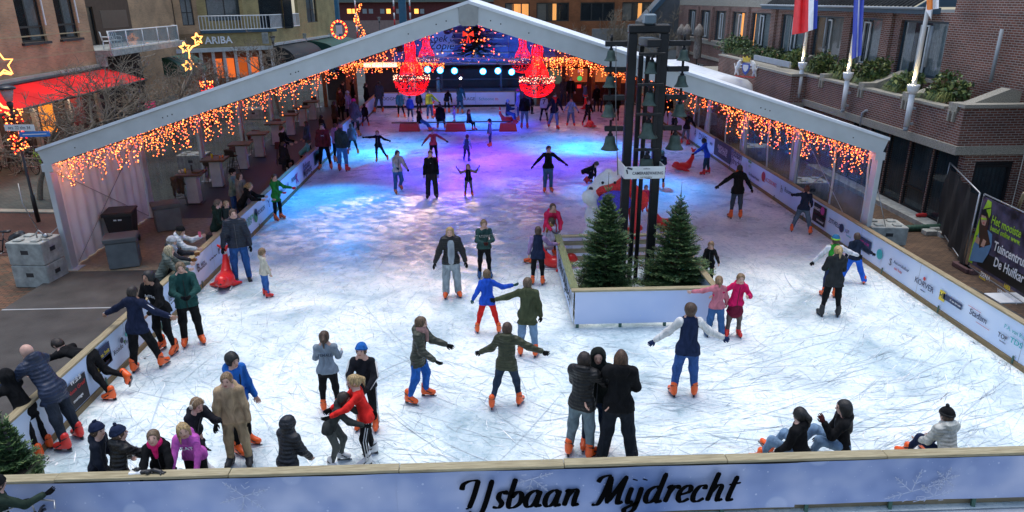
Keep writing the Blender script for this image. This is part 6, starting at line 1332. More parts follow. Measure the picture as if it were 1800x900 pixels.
P = G(1601, 396, .95); mk_block((P.x-.5, P.y+.42, GZ), (1.0, .8, .5), 'lower concrete block beside the front tent post by the brick building', R(-6)); mk_block((P.x-.5, P.y+.42, GZ+.5), (1.0, .8, .58), 'upper concrete block beside the front tent post by the brick building', R(-6))
for px, py, h, lb in ((1422, 312, 1.1, 'block seen through the first window sheet'), (1330, 252, 1.1, 'block seen through the second window sheet'), (1240, 196, 1.1, 'block seen through the third window sheet')):
    P = G(px, py, h-.5); mk_block((max(TR+.8, P.x), P.y, GZ), (1.2, .9, .7), f'mossy concrete {lb} on the brick building side')
for px, py, lb in ((340, 270, 'pale concrete block outside the window sheet behind the nearest bar tables'), (448, 190, 'pale concrete block outside the window sheet behind the middle bar tables')):
    P = G(px, py, .5); mk_block((min(TL-.8, P.x), P.y, GZ), (1.2, .9, .7), lb)
# straps on the front stack
HK = empty('shackle', (-11.6, 17.9, 1.14), 0, 'steel shackle and strap on top of the concrete blocks by the lamp', 'shackle')
MB().tube([(-.08, 0, 0), (-.08, 0, .12), (0, 0, .2), (.08, 0, .12), (.08, 0, 0)], .018, 6).build('hook', [STEEL], HK); MB().tube([(0, 0, .18), (-.3, .1, .9), (-.35, .2, 1.4)], .012, 4).build('strap', [STEEL], HK); MB().ball((.15, 0, .05), .07, 0, 8).build('turnbuckle', [STEEL], HK)
# ------------------------------------------------------------------ bins and crates on the plywood
P = G(222, 428, 0); WB = empty('wheelie_bin', (P.x, P.y, 0), R(12), 'black wheelie bin on the plywood floor by the white drape', 'bin')
BP = mat('black_plastic', (.014, .015, .017), .45)
MB().add([(s*w_, y_*d, z) for z, w_, d in ((.12, .3, .26), (1.0, .38, .36)) for s, y_ in ((-1, -1), (1, -1), (1, 1), (-1, 1))], [(3, 2, 1, 0), (4, 5, 6, 7), (0, 1, 5, 4), (1, 2, 6, 5), (2, 3, 7, 6), (3, 0, 4, 7)]).build('body', [BP], WB)
MB().bbox((-.41, -.42, 1.0), (.41, .4, 1.07), .02).box((-.41, -.44, .96), (.41, -.42, 1.05)).build('lid', [BP], WB); MB().tube([(-.36, .44, 1.02), (.36, .44, 1.02)], .025, 6).build('handle', [BP], WB)
for s_ in (-1, 1): MB().lathe([(.001, 0), (.1, 0), (.1, .05), (.001, .05)], (s_*.33-.025, .22, .1), 12, 0, True, Matrix.Rotation(R(90), 3, 'Y')).build('wheel', [BP], WB)
MB().box((-.12, -.36, .82), (-.04, -.345, .86)).box((.0, -.36, .82), (.1, -.345, .86)).build('sticker', [WHITEP], WB)
def crate(px, py, rz, tilt, label):
    P = G(px, py, 0); t = empty('grey_crate', (P.x, P.y, 0.02), rz, label, 'crate', 'grey lidded crates on the plywood floor'); t.rotation_euler = (tilt, 0, rz); g = mat('grey_crate', (.13, .14, .14), .6, 0, .2, 3, .15, 20)
    MB().bbox((-.38, -.3, 0), (.38, .3, .72), .015).build('body', [g], t); MB().bbox((-.42, -.34, .722), (.42, .34, .86), .02).build('lid', [mat('grey_crate_lid', (.09, .095, .095), .6, 0, .2, 3, .2, 20)], t)
crate(222, 466, R(20), 0, 'grey lidded crate standing at the front edge of the plywood floor'); crate(298, 402, R(30), 0, 'grey lidded crate beside the coat draped bar stool')
# ------------------------------------------------------------------ bar tables and stools
def mk_table():
    t = empty('bar_table'); t['category'] = 'table'; t['group'] = 'high bar tables in the marquee'
    MB().bbox((-.45, -.45, 1.05), (.45, .45, 1.12), .01).build('table_top', [TABLEW], t)
    MB().bbox((-.2, -.2, .02), (.2, .2, 1.049), .01).build('column', [mat('white_column_board', (.55, .56, .56), .6)], t); MB().bbox((-.3, -.3, 0), (.3, .3, .019), .005).build('foot_plate', [DARK], t)
    return t
def mk_stool(m):
    t = empty('bar_stool'); t['category'] = 'stool'; t['group'] = 'bar stools in the marquee'
    net('seat', [('cap', (-.12, 0, .74), (.12, 0, .74), .14, .14, (0, 0, 1), 3.2), ('cap', (-.14, .17, .82), (.14, .17, .82), .1, .1, (0, 1, 0), 3), ('cap', (-.15, .19, .98), (.15, .19, .98), .09, .09, (0, 1, 0), 3)], .03, m, t, .06)
    for x in (-.15, .15):
        for y in (-.13, .15): MB().tube([(x*.8, y*.8, .72), (x*1.35, y*1.5, 0)], .012, 5).build('leg', [BLACKP], t)
    MB().tube([(-.19, -.18, .28), (.19, -.18, .28), (.19, .2, .28), (-.19, .2, .28), (-.19, -.18, .28)], .01, 4).build('foot_ring', [BLACKP], t)
    return t
tb0 = mk_table(); st_r = mk_stool(mat('leather_oxblood', (.13, .02, .015), .4)); st_b = mk_stool(mat('leather_dark', (.035, .02, .015), .4))
used = set()
def put(o, P, rz, label):
    c = o if o.name not in used else copy_tree(o); used.add(o.name); c.location = P; c.rotation_euler = (0, 0, rz); c['label'] = label; return c
tabs = [((322, 304), 'nearest bar table, with small jars and a yellow cup on it'), ((365, 279), 'second bar table with a yellow and an orange cup on it'), ((409, 252), 'third bar table from the plywood floor'), ((443, 234), 'fourth bar table from the plywood floor'), ((472, 216), 'fifth bar table from the plywood floor'), ((497, 201), 'sixth bar table from the plywood floor'), ((523, 188), 'seventh bar table, last but one before the dark corner'), ((538, 178), 'farthest bar table in the dark corner')]
TP = []
for (px, py), lb in tabs: P = G(px, py, 1.1); P.z = 0; P.x = max(P.x, TL+.9); TP.append(P); put(tb0, P, R(5), lb)
def item_on(i, dx, dy, m, label, kind='cup', h=.11, r=.035):
    P = TP[i]; t = empty(kind, (P.x+dx, P.y+dy, 1.121), 0, label, kind, 'things on the bar tables'); MB().lathe([(r*.8, 0), (r, h), (r*.9, h), (r*.7, .01), (.001, .01)], (0, 0, 0), 10).build('body', [m], t); MB().lathe([(.001, h*.7), (r*.85, h*.7), (r*.85, h*.72), (.001, h*.72)], (0, 0, 0), 10).build('drink', [mat('cocoa', (.1, .05, .02))], t)
cy, co_, cw = plastic((.8, .55, .02)), plastic((.8, .2, .03)), plastic((.7, .72, .7))
item_on(0, -.15, -.1, cy, 'yellow cup on the nearest bar table', h=.16); item_on(0, -.28, .0, cw, 'clear jar on the nearest bar table beside the yellow cup', 'jar'); item_on(0, -.34, -.14, cw, 'clear jar at the edge of the nearest bar table', 'jar'); item_on(0, .0, .12, DARK, 'dark bottle on the nearest bar table', 'bottle', .24)
item_on(1, -.1, .0, cy, 'tall yellow cup on the second bar table', h=.17, r=.045); item_on(1, .22, -.05, co_, 'orange cup on the second bar table, beside a second one'); item_on(1, .31, .02, co_, 'orange cup at the edge of the second bar table')
tag(MB().bbox((.1, -.2, 0), (.4, .2, .06), .01).build('serving_tray', [TABLEW]), 'wooden tray on the nearest bar table', 'tray').location = TP[0]+Vector((0, 0, 1.122))
stools = [((360, 318), st_b, 150, 'dark bar stool between the first and second bar tables'), ((350, 292), st_r, 0, 'oxblood bar stool behind the second bar table'), ((316, 316), st_r, 0, 'oxblood bar stool behind the nearest bar table'), ((411, 300), st_b, 170, 'dark bar stool before the third bar table'), ((407, 288), st_r, 10, 'oxblood bar stool standing close to the third bar table column'),
   ((452, 262), st_r, 170, 'oxblood bar stool before the fourth bar table'), ((440, 268), st_r, 90, 'oxblood bar stool before the white column of the fourth table'), ((476, 243), st_b, 180, 'dark bar stool before the fifth bar table'), ((487, 240), st_r, 200, 'oxblood bar stool beside the fifth bar table'), ((508, 222), st_b, 180, 'dark bar stool before the sixth bar table'), ((535, 205), st_b, 180, 'dark bar stool before the seventh bar table'), ((545, 195), st_r, 160, 'oxblood bar stool in the dark corner'), ((495, 285), st_r, 200, 'oxblood bar stool close to the barrier beside the seated visitor')]
for (px, py), o, rz, lb in stools: P = G(px, py, .1); P.z = 0; P.x = max(P.x, TL+.5); put(o, P, R(rz), lb)
P = G(313, 322, .8); P.z = 0; s_ = put(st_b, P, R(200), 'dark bar stool with a fur trimmed coat hung over it by the crate')
net('coat', [('cap', (-.16, .2, 1.03), (.16, .2, 1.03), .07, .07), ('cap', (-.15, .27, 1.0), (-.13, .3, .5), .06, .05), ('cap', (.13, .27, 1.0), (.15, .3, .45), .06, .05), ('cap', (0, .26, 1.0), (0, .3, .55), .09, .07)], .03, cloth((.07, .05, .035)), None).matrix_world = Matrix.Translation(P) @ Matrix.Rotation(R(200), 4, 'Z')
tag(bpy.data.objects['coat'], 'brown fur trimmed coat hung over the bar stool by the crate', 'coat')
# ------------------------------------------------------------------ street lamps and signs
def lamp(px, py, H_, label, lights=False, gz=GZ, y=None):
    P = G(px, py, gz) if y is None else Vector((PY(px, py, y).x, y, gz)); t = empty('street_lamp', (P.x, P.y, gz), 0, label, 'street lamp', 'black street lamps')
    MB().tube([(0, 0, 0), (0, 0, .9), (0, 0, .95), (0, 0, H_-.75)], [.07, .065, .045, .04], 10).build('post', [BLACKP], t)
    MB().lathe([(.04, H_-.75), (.07, H_-.7), (.1, H_-.55), (.06, H_-.5), (.001, H_-.5)], (0, 0, 0), 12).build('neck', [BLACKP], t)
    MB().lathe([(.1, H_-.5), (.2, H_-.12), (.19, H_-.12), (.09, H_-.48)], (0, 0, 0), 10).build('lantern_glass', [mat('lantern_glass', (.4, .42, .42), .1, alpha=.5)], t)
    MB().lathe([(.26, H_-.12), (.27, H_-.08), (.22, H_-.03), (.08, H_), (.001, H_)], (0, 0, 0), 14).lathe([(.001, H_-.13), (.25, H_-.12), (.26, H_-.119)], (0, 0, 0), 14).build('hood', [BLACKP], t)
    return t, P
LP1, PLm = lamp(68, 390, PY(33, 150, G(68, 390, GZ).y).z-GZ, 'black street lamp wrapped in orange lights beside the concrete blocks')
zs = [PY(45, 192, PLm.y).z-GZ, PY(52, 268, PLm.y).z-GZ]; mb = MB()
for k in range(130): a = rnd.random()*6.3; r_ = rnd.uniform(.08, .3); mb.octa((cos(a)*r_, sin(a)*r_, zs[1]+(zs[0]-zs[1])*rnd.random()), .028, rnd.choice((0, 0, 1, 2)))
mb.build('bulbs', [WARM, WARM2, REDB], LP1, kind='stuff')
mb = MB().tube([(cos(k*.7)*.16, sin(k*.7)*.16, zs[1]+(zs[0]-zs[1])*k/30) for k in range(31)], .05, 5); mb.build('garland', [mat('fir_black', (.008, .02, .012), .8)], LP1)
Sg = empty('street_sign', (PLm.x, PLm.y-.34, GZ+(zs[0]*.55+zs[1]*.45)), R(-4), 'white house number sign on the lamp post wrapped in lights', 'sign')
MB().box((-.12, -.02, -.0), (.85, 0, .2)).build('plate', [WHITEP], Sg); text('nrs. 22 t/m 34', (.36, -.023, .1), (1, 0, 0), (0, 0, 1), .15, INK, Sg, sx=.85)
Sb = empty('street_sign', (PLm.x+.1, PLm.y-.3, GZ+(zs[0]*.55+zs[1]*.45)-.22), R(8), 'blue street name sign below the white number sign', 'sign')
MB().box((.15, -.02, 0), (1.05, 0, .17)).build('plate', [mat('sign_blue', (.03, .2, .6), .4)], Sb); MB().box((.25, -.025, .07), (.95, -.021, .1)).build('lettering', [WHITEP], Sb)
lamp(1268, 155, 3.9, 'black street lamp before the brick building and the closed parasols', y=47); lamp(483, 100, 4.2, 'black street lamp before the ochre building by the feather flag', y=64); lamp(352, 120, 3.6, 'black street lamp wrapped in red lights before the ARIBA front', y=44); lamp(668, 60, 5, 'slim street lamp in the middle of the far street', y=95)
for px, y, z0, z1, lb in ((356, 43.6, .8, 2.6, 'cluster of red and white lights on the lamp before the ARIBA front'), (637, 88, 1.5, 6.6, 'tall flame shaped orange light garland in the far street')):
    P = PY(px, 100, y); t = empty('light_garland', (P.x, y, GZ), 0, lb, 'fairy lights'); mb = MB()
    for k in range(120): a = rnd.random()*6.3; f = rnd.random(); r_ = (.35 if y < 50 else .55)*(1-.75*f*(y > 50)); mb.octa((cos(a)*r_+(.4*sin(f*7) if y > 50 else 0), sin(a)*r_, z0+(z1-z0)*f), .04 if y < 50 else .06, rnd.choice((0, 1, 2)) if y < 50 else rnd.choice((0, 0, 1)))
    mb.build('bulbs', [WARM, WARM2, REDB], t, kind='stuff'); MB().tube([(0, 0, 0), (0, 0, z1)], .05, 6).build('pole', [BLACKP], t)
P = PY(596, 52, 74); t = empty('light_wreath', (P.x, 74, P.z), 0, 'round wreath of red lights with a white lantern at the end of the ochre building', 'decoration'); mb = MB()
for k in range(26): a = k*2*pi/26; mb.octa((cos(a)*.72, 0, sin(a)*.8), .12, k % 2)
mb.build('bulbs', [REDB, WARM], t, kind='stuff'); MB().tube([(cos(k*pi/12)*.72, .06, sin(k*pi/12)*.8) for k in range(25)], .05, 6).build('ring', [DARK], t); MB().box((-.3, .0, -.4), (.3, .1, .4)).build('lantern', [WHITEP], t)
# glowing star decorations
NEON = glow((1, .36, .08), 2.4, 'neon_glow')
def star(mb, c, u, r, th=.035, ang=0):
    c, u = Vector(c), Vector(u); P = []
    for k in range(11): a = ang+k*pi/5+pi/2; rr = r if k % 2 == 0 else r*.45; P.append(c+u*(cos(a)*rr)+Vector((0, 0, sin(a)*rr)))
    mb.tube(P, th, 5)
def stars(X, y, lst, curve, label):
    P0 = PY(*lst[0][:2], y); t = empty('star_decoration', P0, 0, label, 'decoration', 'glowing star decorations'); u = Vector((1, 0, 0))
    for px, py, r in lst: mb = MB(); star(mb, PY(px, py, y)-P0, u, r*y/1243, .03 if y < 40 else .05, .1); mb.build('star', [NEON], t)
    for cv in curve: MB().tube([PY(px, py, y)-P0 for px, py in cv], .05, 5).build('light_tail', [NEON], t)
stars(0, 30, [(4, 113, 20)], [[(-5, 134), (5, 128), (20, 130)], [(-5, 178), (5, 188), (24, 192)]], 'large glowing star decoration hanging before the red awning at the picture edge')
stars(0, 50, [(347, 68, 9), (325, 84, 9), (330, 116, 9)], [[(350, 77), (338, 82), (332, 90), (333, 102), (340, 112), (348, 118)]], 'three glowing stars on a curved tail before the ARIBA front')
# pink sign under the bare tree
P = PY(263, 180, 40); tag(MB().box((-.28, 0, 0), (.28, .05, .5)).build('poster_board', [mat('pink_poster', (.8, .03, .25), .5)]), 'pink poster board between the bare trees by the dark shop front', 'sign').location = (P.x, 40, P.z-.4)
# ------------------------------------------------------------------ bicycles
def mk_bike(fm):
    t = empty('bicycle'); t['category'] = 'bicycle'; t['group'] = 'bicycles parked by the kerb'
    for y in (-.52, .52):
        w_ = MB(); 
        w_.tube([(0, y+cos(k*pi/12)*.33, .35+sin(k*pi/12)*.33) for k in range(25)], .02, 5); wh_ = w_.build('wheel', [BLACKP], t)
        sp = MB()
        for k in range(10): sp.tube([(0, y, .35), (0, y+cos(k*pi/5)*.32, .35+sin(k*pi/5)*.32)], .004, 3)
        sp.build('spokes', [STEEL], wh_)
        MB().tube([(0, y+cos(k*pi/10)*.38, .35+sin(k*pi/10)*.38) for k in range(1, 10)], .02, 4).build('mudguard', [BLACKP], t)
    S, Hh, Bk = (0, -.16, .75), (0, .36, .85), (0, -.05, .33)
    MB().tube([S, Bk], .018, 6).tube([Bk, Hh], .018, 6).tube([(0, -.14, .68), (0, .34, .8)], .016, 6).tube([Bk, (0, -.52, .35)], .012, 5).tube([S, (0, -.52, .35)], .012, 5).tube([Hh, (0, .52, .35)], .016, 6).build('frame', [fm], t)
    MB().tube([S, (0, -.2, .92)], .014, 6).build('seat_post', [STEEL], t); net('saddle', [('cap', (0, -.32, .95), (0, -.06, .95), .09, .035, (0, 0, 1), 2)], .02, BLACKP, t)
    MB().tube([Hh, (0, .33, 1.02), (-.05, .33, 1.05), (-.28, .22, 1.04), (-.3, .08, 1.02)], .012, 6).tube([(0, .33, 1.02), (.05, .33, 1.05), (.28, .22, 1.04), (.3, .08, 1.02)], .012, 6).build('handlebar', [STEEL], t)
    MB().box((-.07, -.75, .72), (.07, -.3, .74)).build('carrier', [BLACKP], t); MB().tube([(-.1, -.05, .33), (.1, -.05, .33)], .015, 5).build('crank', [STEEL], t)
    return t
bk = mk_bike(BLACKP); bg_ = mk_bike(mat('lime_paint', (.25, .75, .03), .4)); bs = mk_bike(mat('silver_paint', (.4, .42, .43), .35, .4))
for o, px, py, rz, lb in ((bk, 12, 305, 75, 'black bicycle at the picture edge, parked by the kerb'), (bk, 26, 298, 70, 'black bicycle second from the picture edge by the kerb'), (bs, 52, 305, 60, 'silver bicycle nearest the tent corner by the kerb'), (bg_, 74, 300, 55, 'lime green bicycle lying against the others by the kerb'), (bk, 22, 268, 80, 'black bicycle in the rear row under the lights of the lamp post'), (bs, 40, 272, 70, 'silver bicycle in the rear row under the lights of the lamp post'), (bk, 5, 280, 85, 'black bicycle at the end of the rear row by the picture edge')):
    P = G(px, py, GZ); put(o, (P.x, P.y, GZ), R(rz), lb)
P = G(-6, 470, GZ); b1 = put(bk, (P.x, P.y+.3, GZ), R(100), 'black bicycle with a pannier bag standing beside the concrete blocks')
net('pannier_bag', [('cap', (-.12, -.5, .5), (-.12, -.5, .75), .14, .15), ('cap', (-.12, -.7, .5), (-.12, -.7, .75), .14, .14), ('cap', (.05, -.6, .82), (-.15, -.6, .84), .12, .12)], .03, BP, b1)
P = G(92, 893, .75); b2 = put(bk, (P.x-.1, P.y-.35, GZ), R(20), 'black bicycle below the front banner, only its handlebar showing')
# ------------------------------------------------------------------ closed parasols
for px, py, lb in ((1198, 60, 'closed beige parasol before the brick wall, the one nearest the bell tower'), (1208, 62, 'closed beige parasol in the middle of the three'), (1229, 62, 'closed beige parasol nearest the street lamp')):
    P = PX(px, 52, 15.5); t = empty('closed_parasol', (P.x, P.y, GZ), 0, lb, 'parasol', 'closed beige parasols'); zt = P.z+.4-GZ; n = 16; vs = []
    for z, r_ in ((zt, .05), (zt-.35, .25), (zt-.8, .3), (zt-.85, .18), (zt-1.6, .24), (zt-2.4, .22)):
        for k in range(n): a = 2*pi*k/n; rr = r_*(1+.25*(k % 2)); vs.append((cos(a)*rr, sin(a)*rr, z))
    MB().add(vs, [(i*n+k, i*n+(k+1) % n, (i+1)*n+(k+1) % n, (i+1)*n+k) for i in range(5) for k in range(n)], 0, True).build('canopy', [cloth((.3, .26, .22))], t); MB().tube([(0, 0, 0), (0, 0, zt+.05)], .035, 6).build('pole', [DARK], t)
# small covered hut roof between tent and building
HU = empty('storage_tent', (0, 0, 0), 0, 'grey white tarpaulin hood of the storage tent between marquee and brick building', 'tent')
A, B_ = G(1225, 128, 3.15), G(1322, 166, 2.9); vs = []
for i, y in enumerate((48, 40, 36.2, 36)):
    for k in range(9): a = pi*k/8; zz = (3.1 if i < 3 else 2.2); vs.append((12.3-cos(a)*1.45, y, 2.3+(zz-2.3)*sin(a)**.6+(.04*sin(k*3+i))))
MB().add(vs, [(i*9+k, i*9+k+1, (i+1)*9+k+1, (i+1)*9+k) for i in range(3) for k in range(8)], 0, True).build('roof', [PVC], HU)
for x in (10.95, 13.6): MB().box((x, 36.2, GZ), (x+.08, 36.3, 2.4)).build('post', [ALU], HU)
# ------------------------------------------------------------------ site fence with banner
C0 = G(1692, 474, GZ); F0 = G(1646, 402, GZ); E0 = G(1850, 578, GZ); ZF = 2.02
def fpanel(A, B_, label):
    t = empty('site_fence', (0, 0, 0), 0, label, 'fence', 'mobile fence panels'); A, B_ = Vector(A), Vector(B_); A.z = B_.z = GZ; up = Vector((0, 0, 1))
    for P in (A, B_): MB().tube([P, P+up*(ZF-GZ)], .022, 6).build('upright', [STEEL], t)
    MB().tube([A+up*(ZF-GZ), B_+up*(ZF-GZ)], .022, 6).build('top_tube', [STEEL], t); MB().tube([A+up*.15, B_+up*.15], .018, 6).build('lower_tube', [STEEL], t)
    for P in (A,): MB().bbox((-.12, -.32, 0), (.12, .32, .14), .02, 0, Matrix.Translation(P)).build('foot', [mat('rubber_foot', (.1, .05, .05), .8)], t)
    return t
f1_ = fpanel(C0, F0, 'mobile fence panel covered with black netting'); d = (F0-C0); d.z = 0; L = d.length; d.normalize(); vs = []
nn = Vector((-d.y, d.x, 0))
for i in range(21):
    for k in range(9): z = .1+(ZF-.08)*k/8+GZ; vs.append(C0+d*(L*i/20)+nn*(.05*sin(i*.9+k*.6)+.03*sin(i*2.3))+Vector((0, 0, z-GZ)))
MB().add(vs, [(i*9+k, (i+1)*9+k, (i+1)*9+k+1, i*9+k+1) for i in range(20) for k in range(8)], 0, True).build('netting', [mat('black_netting', (.012, .012, .013), .8)], f1_)
f2_ = fpanel(C0+Vector((.06, -.1, 0)), E0, 'mobile fence panel carrying the dark garden centre banner with the woman in sunglasses'); d = (E0-C0); d.z = 0; L = d.length; d.normalize(); nn = d.cross(Vector((0, 0, 1)))
O = C0+Vector((.06, -.1, 0))+nn*.03; O.z = 0
def fb(px, py): P = PN(px, py, O, nn); return (P-O).dot(d), P.z
def fbox(a0, a1, z0, z1, m, name, off=.004): MB().prism([(a0, z0), (a1, z0), (a1, z1), (a0, z1)], O+nn*(off-.003), d, (0, 0, 1), nn, .003).build(name, [m], f2_)
fbox(.02, L, .12, ZF-.04, mat('starry_banner', (.015, .015, .03), .5, 0, .8, 3, rgb2=(.06, .05, .09)), 'banner', .0)
fbox(.4, L, .2, .62, mat('banner_black2', (.008, .008, .008), .5), 'banner_strip', .006)
LIM = mat('lime_print', (.35, .6, .03), .5)
a1_, z1_ = fb(1712, 350); MB().prism([(.02, .15), (.2, .15), (.16, .6), (.3, 1.1), (.5, 1.6), (.42, ZF-.1), (.25, ZF-.08), (.1, 1.5), (.03, .9)], O+nn*.006, d, (0, 0, 1), nn, .003).build('leaf_print', [LIM], f2_)
for k in range(4): MB().prism([(.06+.04*k, .5+.38*k), (.34+.04*k, .62+.38*k), (.34+.04*k, .65+.38*k), (.06+.04*k, .53+.38*k)], O+nn*.010, d, (0, 0, 1), nn, .002).build('leaf_line', [BLACKP], f2_)
def fpoly(pts, m, name, off=.012): MB().prism([fb(*p) for p in pts], O+nn*off, d, (0, 0, 1), nn, .003).build(name, [m], f2_)
fpoly([(1705, 458), (1712, 430), (1722, 408), (1735, 402), (1745, 412), (1744, 430), (1738, 446), (1728, 462)], mat('denim_print', (.12, .25, .42), .5), 'printed_jacket')
fpoly([(1722, 400), (1724, 380), (1728, 372), (1737, 374), (1740, 386), (1737, 405), (1742, 430), (1722, 436)], mat('hair_print', (.05, .025, .015), .5), 'printed_hair', .015)
fpoly([(1727, 378), (1734, 379), (1736, 388), (1733, 397), (1728, 395), (1726, 388)], mat('skin_print', (.5, .3, .22), .5), 'printed_face', .019)
fpoly([(1726, 377), (1728, 368), (1735, 368), (1738, 378), (1734, 380)], BLACKP, 'printed_hat', .023); fpoly([(1726, 382), (1736, 384), (1736, 387), (1727, 386)], LIM, 'printed_glasses', .024); fpoly([(1729, 391), (1732, 391), (1732, 393), (1730, 393)], RED, 'printed_mouth', .024)
fpoly([(1715, 425), (1719, 415), (1724, 420), (1722, 430)], mat('skin_print', (.5, .3, .22), .5), 'printed_hand', .02); fpoly([(1725, 432), (1730, 420), (1735, 424), (1731, 435)], mat('skin_print', (.5, .3, .22), .5), 'printed_hand', .02)
def ft(px, py, s, h, m, sx=1, b_=.01, al_='LEFT'): a, z = fb(px, py); text(s, O+nn*.014+d*a+Vector((0, 0, z)), d, (0, 0, 1), h, m, f2_, sx=sx, bold=b_, align=al_)
ft(1744, 386, 'Het mooiste', .3, LIM, .8); ft(1742, 400, 'bestel online www.', .2, LIM, .8); WHP = mat('banner_white', (.8, .8, .8), .5); ft(1748, 432, 'Tuincentrum', .34, WHP, .8, .015); ft(1748, 460, 'De Huifkar', .34, WHP, .8, .015)
ft(1724, 481, 'ZENA', .17, WHP, 1, .01); ft(1722, 486, 'BLOEMEN', .07, YEL, .9); ft(1766, 502, 'HIER', .15, YEL, .8); ft(1754, 510, 'VERKRIJGBAAR', .15, WHP, .8)
# things on the eastern pavement
tag(net('rolled_tarpaulin', [('cap', (-.5, 0, .1), (.5, 0, .12), .1, .11)], .03, mat('tarpaulin_green', (.02, .07, .045), .6), None, .03, .012), 'rolled dark green tarpaulin lying before the dark shop windows', 'tarpaulin').location = G(1622, 406, GZ)
tag(net('red_bag', [('cap', (-.12, 0, .06), (.12, 0, .06), .06, .07)], .02, mat('red_cloth_bag', (.5, .02, .02), .6), None, .03, .01), 'small red bundle on the ledge before the dark shop windows', 'bag').location = G(1619, 381, .03)
tag(MB().bbox((-.5, -.15, 0), (.5, .15, .16), .02).build('kerb_block', [CONC]), 'short concrete kerb block at the foot of the netted fence', 'block').location = G(1650, 412, GZ)
P = G(1690, 498, GZ); mb = MB(); mb.box((P.x-1.6, P.y-3.8, GZ+.004), (P.x+.1, P.y-.3, GZ+.02)); tag(mb.build('rubber_mat', [rubber()]), 'black rubber mat on the paving beside the barrier under the fence banner', 'mat')
P = G(1560, 430, GZ); mb = MB(); mb.box((11.3, 16.9, GZ+.004), (12.3, 18.6, GZ+.02)); tag(mb.build('rubber_mat', [mat('green_mat', (.04, .06, .05), .8)]), 'dark green mat on the paving beside the concrete blocks', 'mat')
tag(MB().bbox((-.5, -.3, 0), (.5, .3, .04), .01).build('white_sheet', [PVC]), 'white sheet lying under the garden centre banner', 'sheet').location = G(1778, 525, GZ)
tag(MB().tube([G(1782, 386, 1.1), G(1800, 340, 2.4)], .04, 6).build('wooden_pole', [WOODY]), 'slanting wooden pole behind the garden centre banner', 'pole')
# clothes and oddments on the front rail
GLV = BP
t = empty('glove_pile', (PY(250, 830, YF).x, YF, HB), 0, 'heap of black gloves with white snow beside them on the front rail', 'gloves')
for k, (dx, dy, a) in enumerate(((0, 0, .3), (.08, -.02, 1.2), (.16, .01, -.3), (-.06, .02, 2.2))): net('glove', [('cap', (dx, dy, .03+.01*k), (dx+cos(a)*.09, dy+sin(a)*.05, .03), .03, .028)] + [('cap', (dx+cos(a)*.08, dy+sin(a)*.05, .03), (dx+cos(a+f)*.15, dy+sin(a+f)*.09, .02), .012, .01) for f in (-.5, -.15, .2)], .008, GLV, t, .015)
net('snow', [('cap', (-.16, 0, .01), (.02, .01, .02), .025, .03)], .012, mat('ice_shavings', (.9, .92, .93), .9), t, .02, .006)
# ------------------------------------------------------------------ people
SKIN = [mat('skin', (.56, .33, .25), .5, 0, .05, 20), mat('skin_tan', (.36, .19, .12), .5, 0, .05, 20)]
EYE_M, LIP_M = mat('eye_dark', (.02, .015, .012), .3), mat('lips', (.35, .08, .07), .5)
def V3(v): return np.array([v[0], v[1], v[2]], float)
def _hand_template(res):
    pr = [('cap', (0, 0, -.08), (0, .0, -.42), .15, .2, (0, 1, 0), 2.1)]
    for i, (x, L) in enumerate(((-.17, .4), (-.06, .47), (.06, .44), (.165, .34))):
        a = (x*.95, 0, -.45); m_ = (x*1.12, .05, -.45-L*.52); e = (x*1.15, .16, -.45-L*.92); pr += [('cap', a, m_, .062, .056), ('cap', m_, e, .056, .045)]
    pr += [('cap', (.12, .02, -.18), (.27, .1, -.38), .08, .065), ('cap', (.27, .1, -.38), (.28, .17, -.55), .065, .05)]
    V, Q = snet(pr, res, .03); return V, Q
HAND = _hand_template(.032)
_hm = {}
def glove_mesh(m):
    if m.name not in _hm: _hm[m.name] = net_mesh('glove', HAND, [m])
    return _hm[m.name]
_fm = {}
def foot_mesh(kind):
    if kind in _fm: return _fm[kind]
    cols = {'orange': (.9, .12, .015), 'red': (.75, .03, .02), 'blackskate': (.02, .02, .022), 'white': (.75, .75, .75), 'blue': (.02, .08, .22), 'shoe': (.015, .015, .016), 'whiteshoe': (.65, .65, .65), 'brownshoe': (.1, .05, .025)}
    m = mat('boot', cols[kind], .35 if kind in ('orange', 'red') else .55, 0, .1, 12); sk_ = kind not in ('shoe', 'whiteshoe', 'brownshoe')
    if sk_:
        pr = [('cap', (0, -.008, .075), (0, -.01, .0), .037, .036, (1, 0, 0), 1.1), ('cap', (0, -.018, -.02), (0, .09, -.028), .034, .03, (1, 0, 0), 1.15), ('cap', (0, -.005, .02), (0, .055, -.02), .034, .03)]
        ex = MB().box((-.004, -.05, -.085), (.004, .125, -.068), 1).box((-.009, -.045, -.07), (.009, -.01, -.045), 2).box((-.009, .05, -.07), (.009, .1, -.045), 2)
        for z, y in ((.05, .0), (.0, .03), (-.022, .065)): ex.lathe([(.0385, 0), (.0385, .011), (.036, .011), (.036, 0)], (0, y-.012, z), 12, 2, True, Matrix.Rotation(R(-28), 3, 'X'))
    else:
        pr = [('cap', (0, -.01, .05), (0, -.01, -.01), .026, .028), ('cap', (0, -.018, -.03), (0, .09, -.034), .026, .022, (1, 0, 0), .95)]
        ex = MB().box((-.026, -.045, -.062), (.026, .112, -.05), 2)
    V, Q = snet(pr, .0085, .02); me = net_mesh('skate_boot', (V, Q), [m, STEEL, BLACKP], ex); _fm[kind] = me; return me
class Pe: n = 0
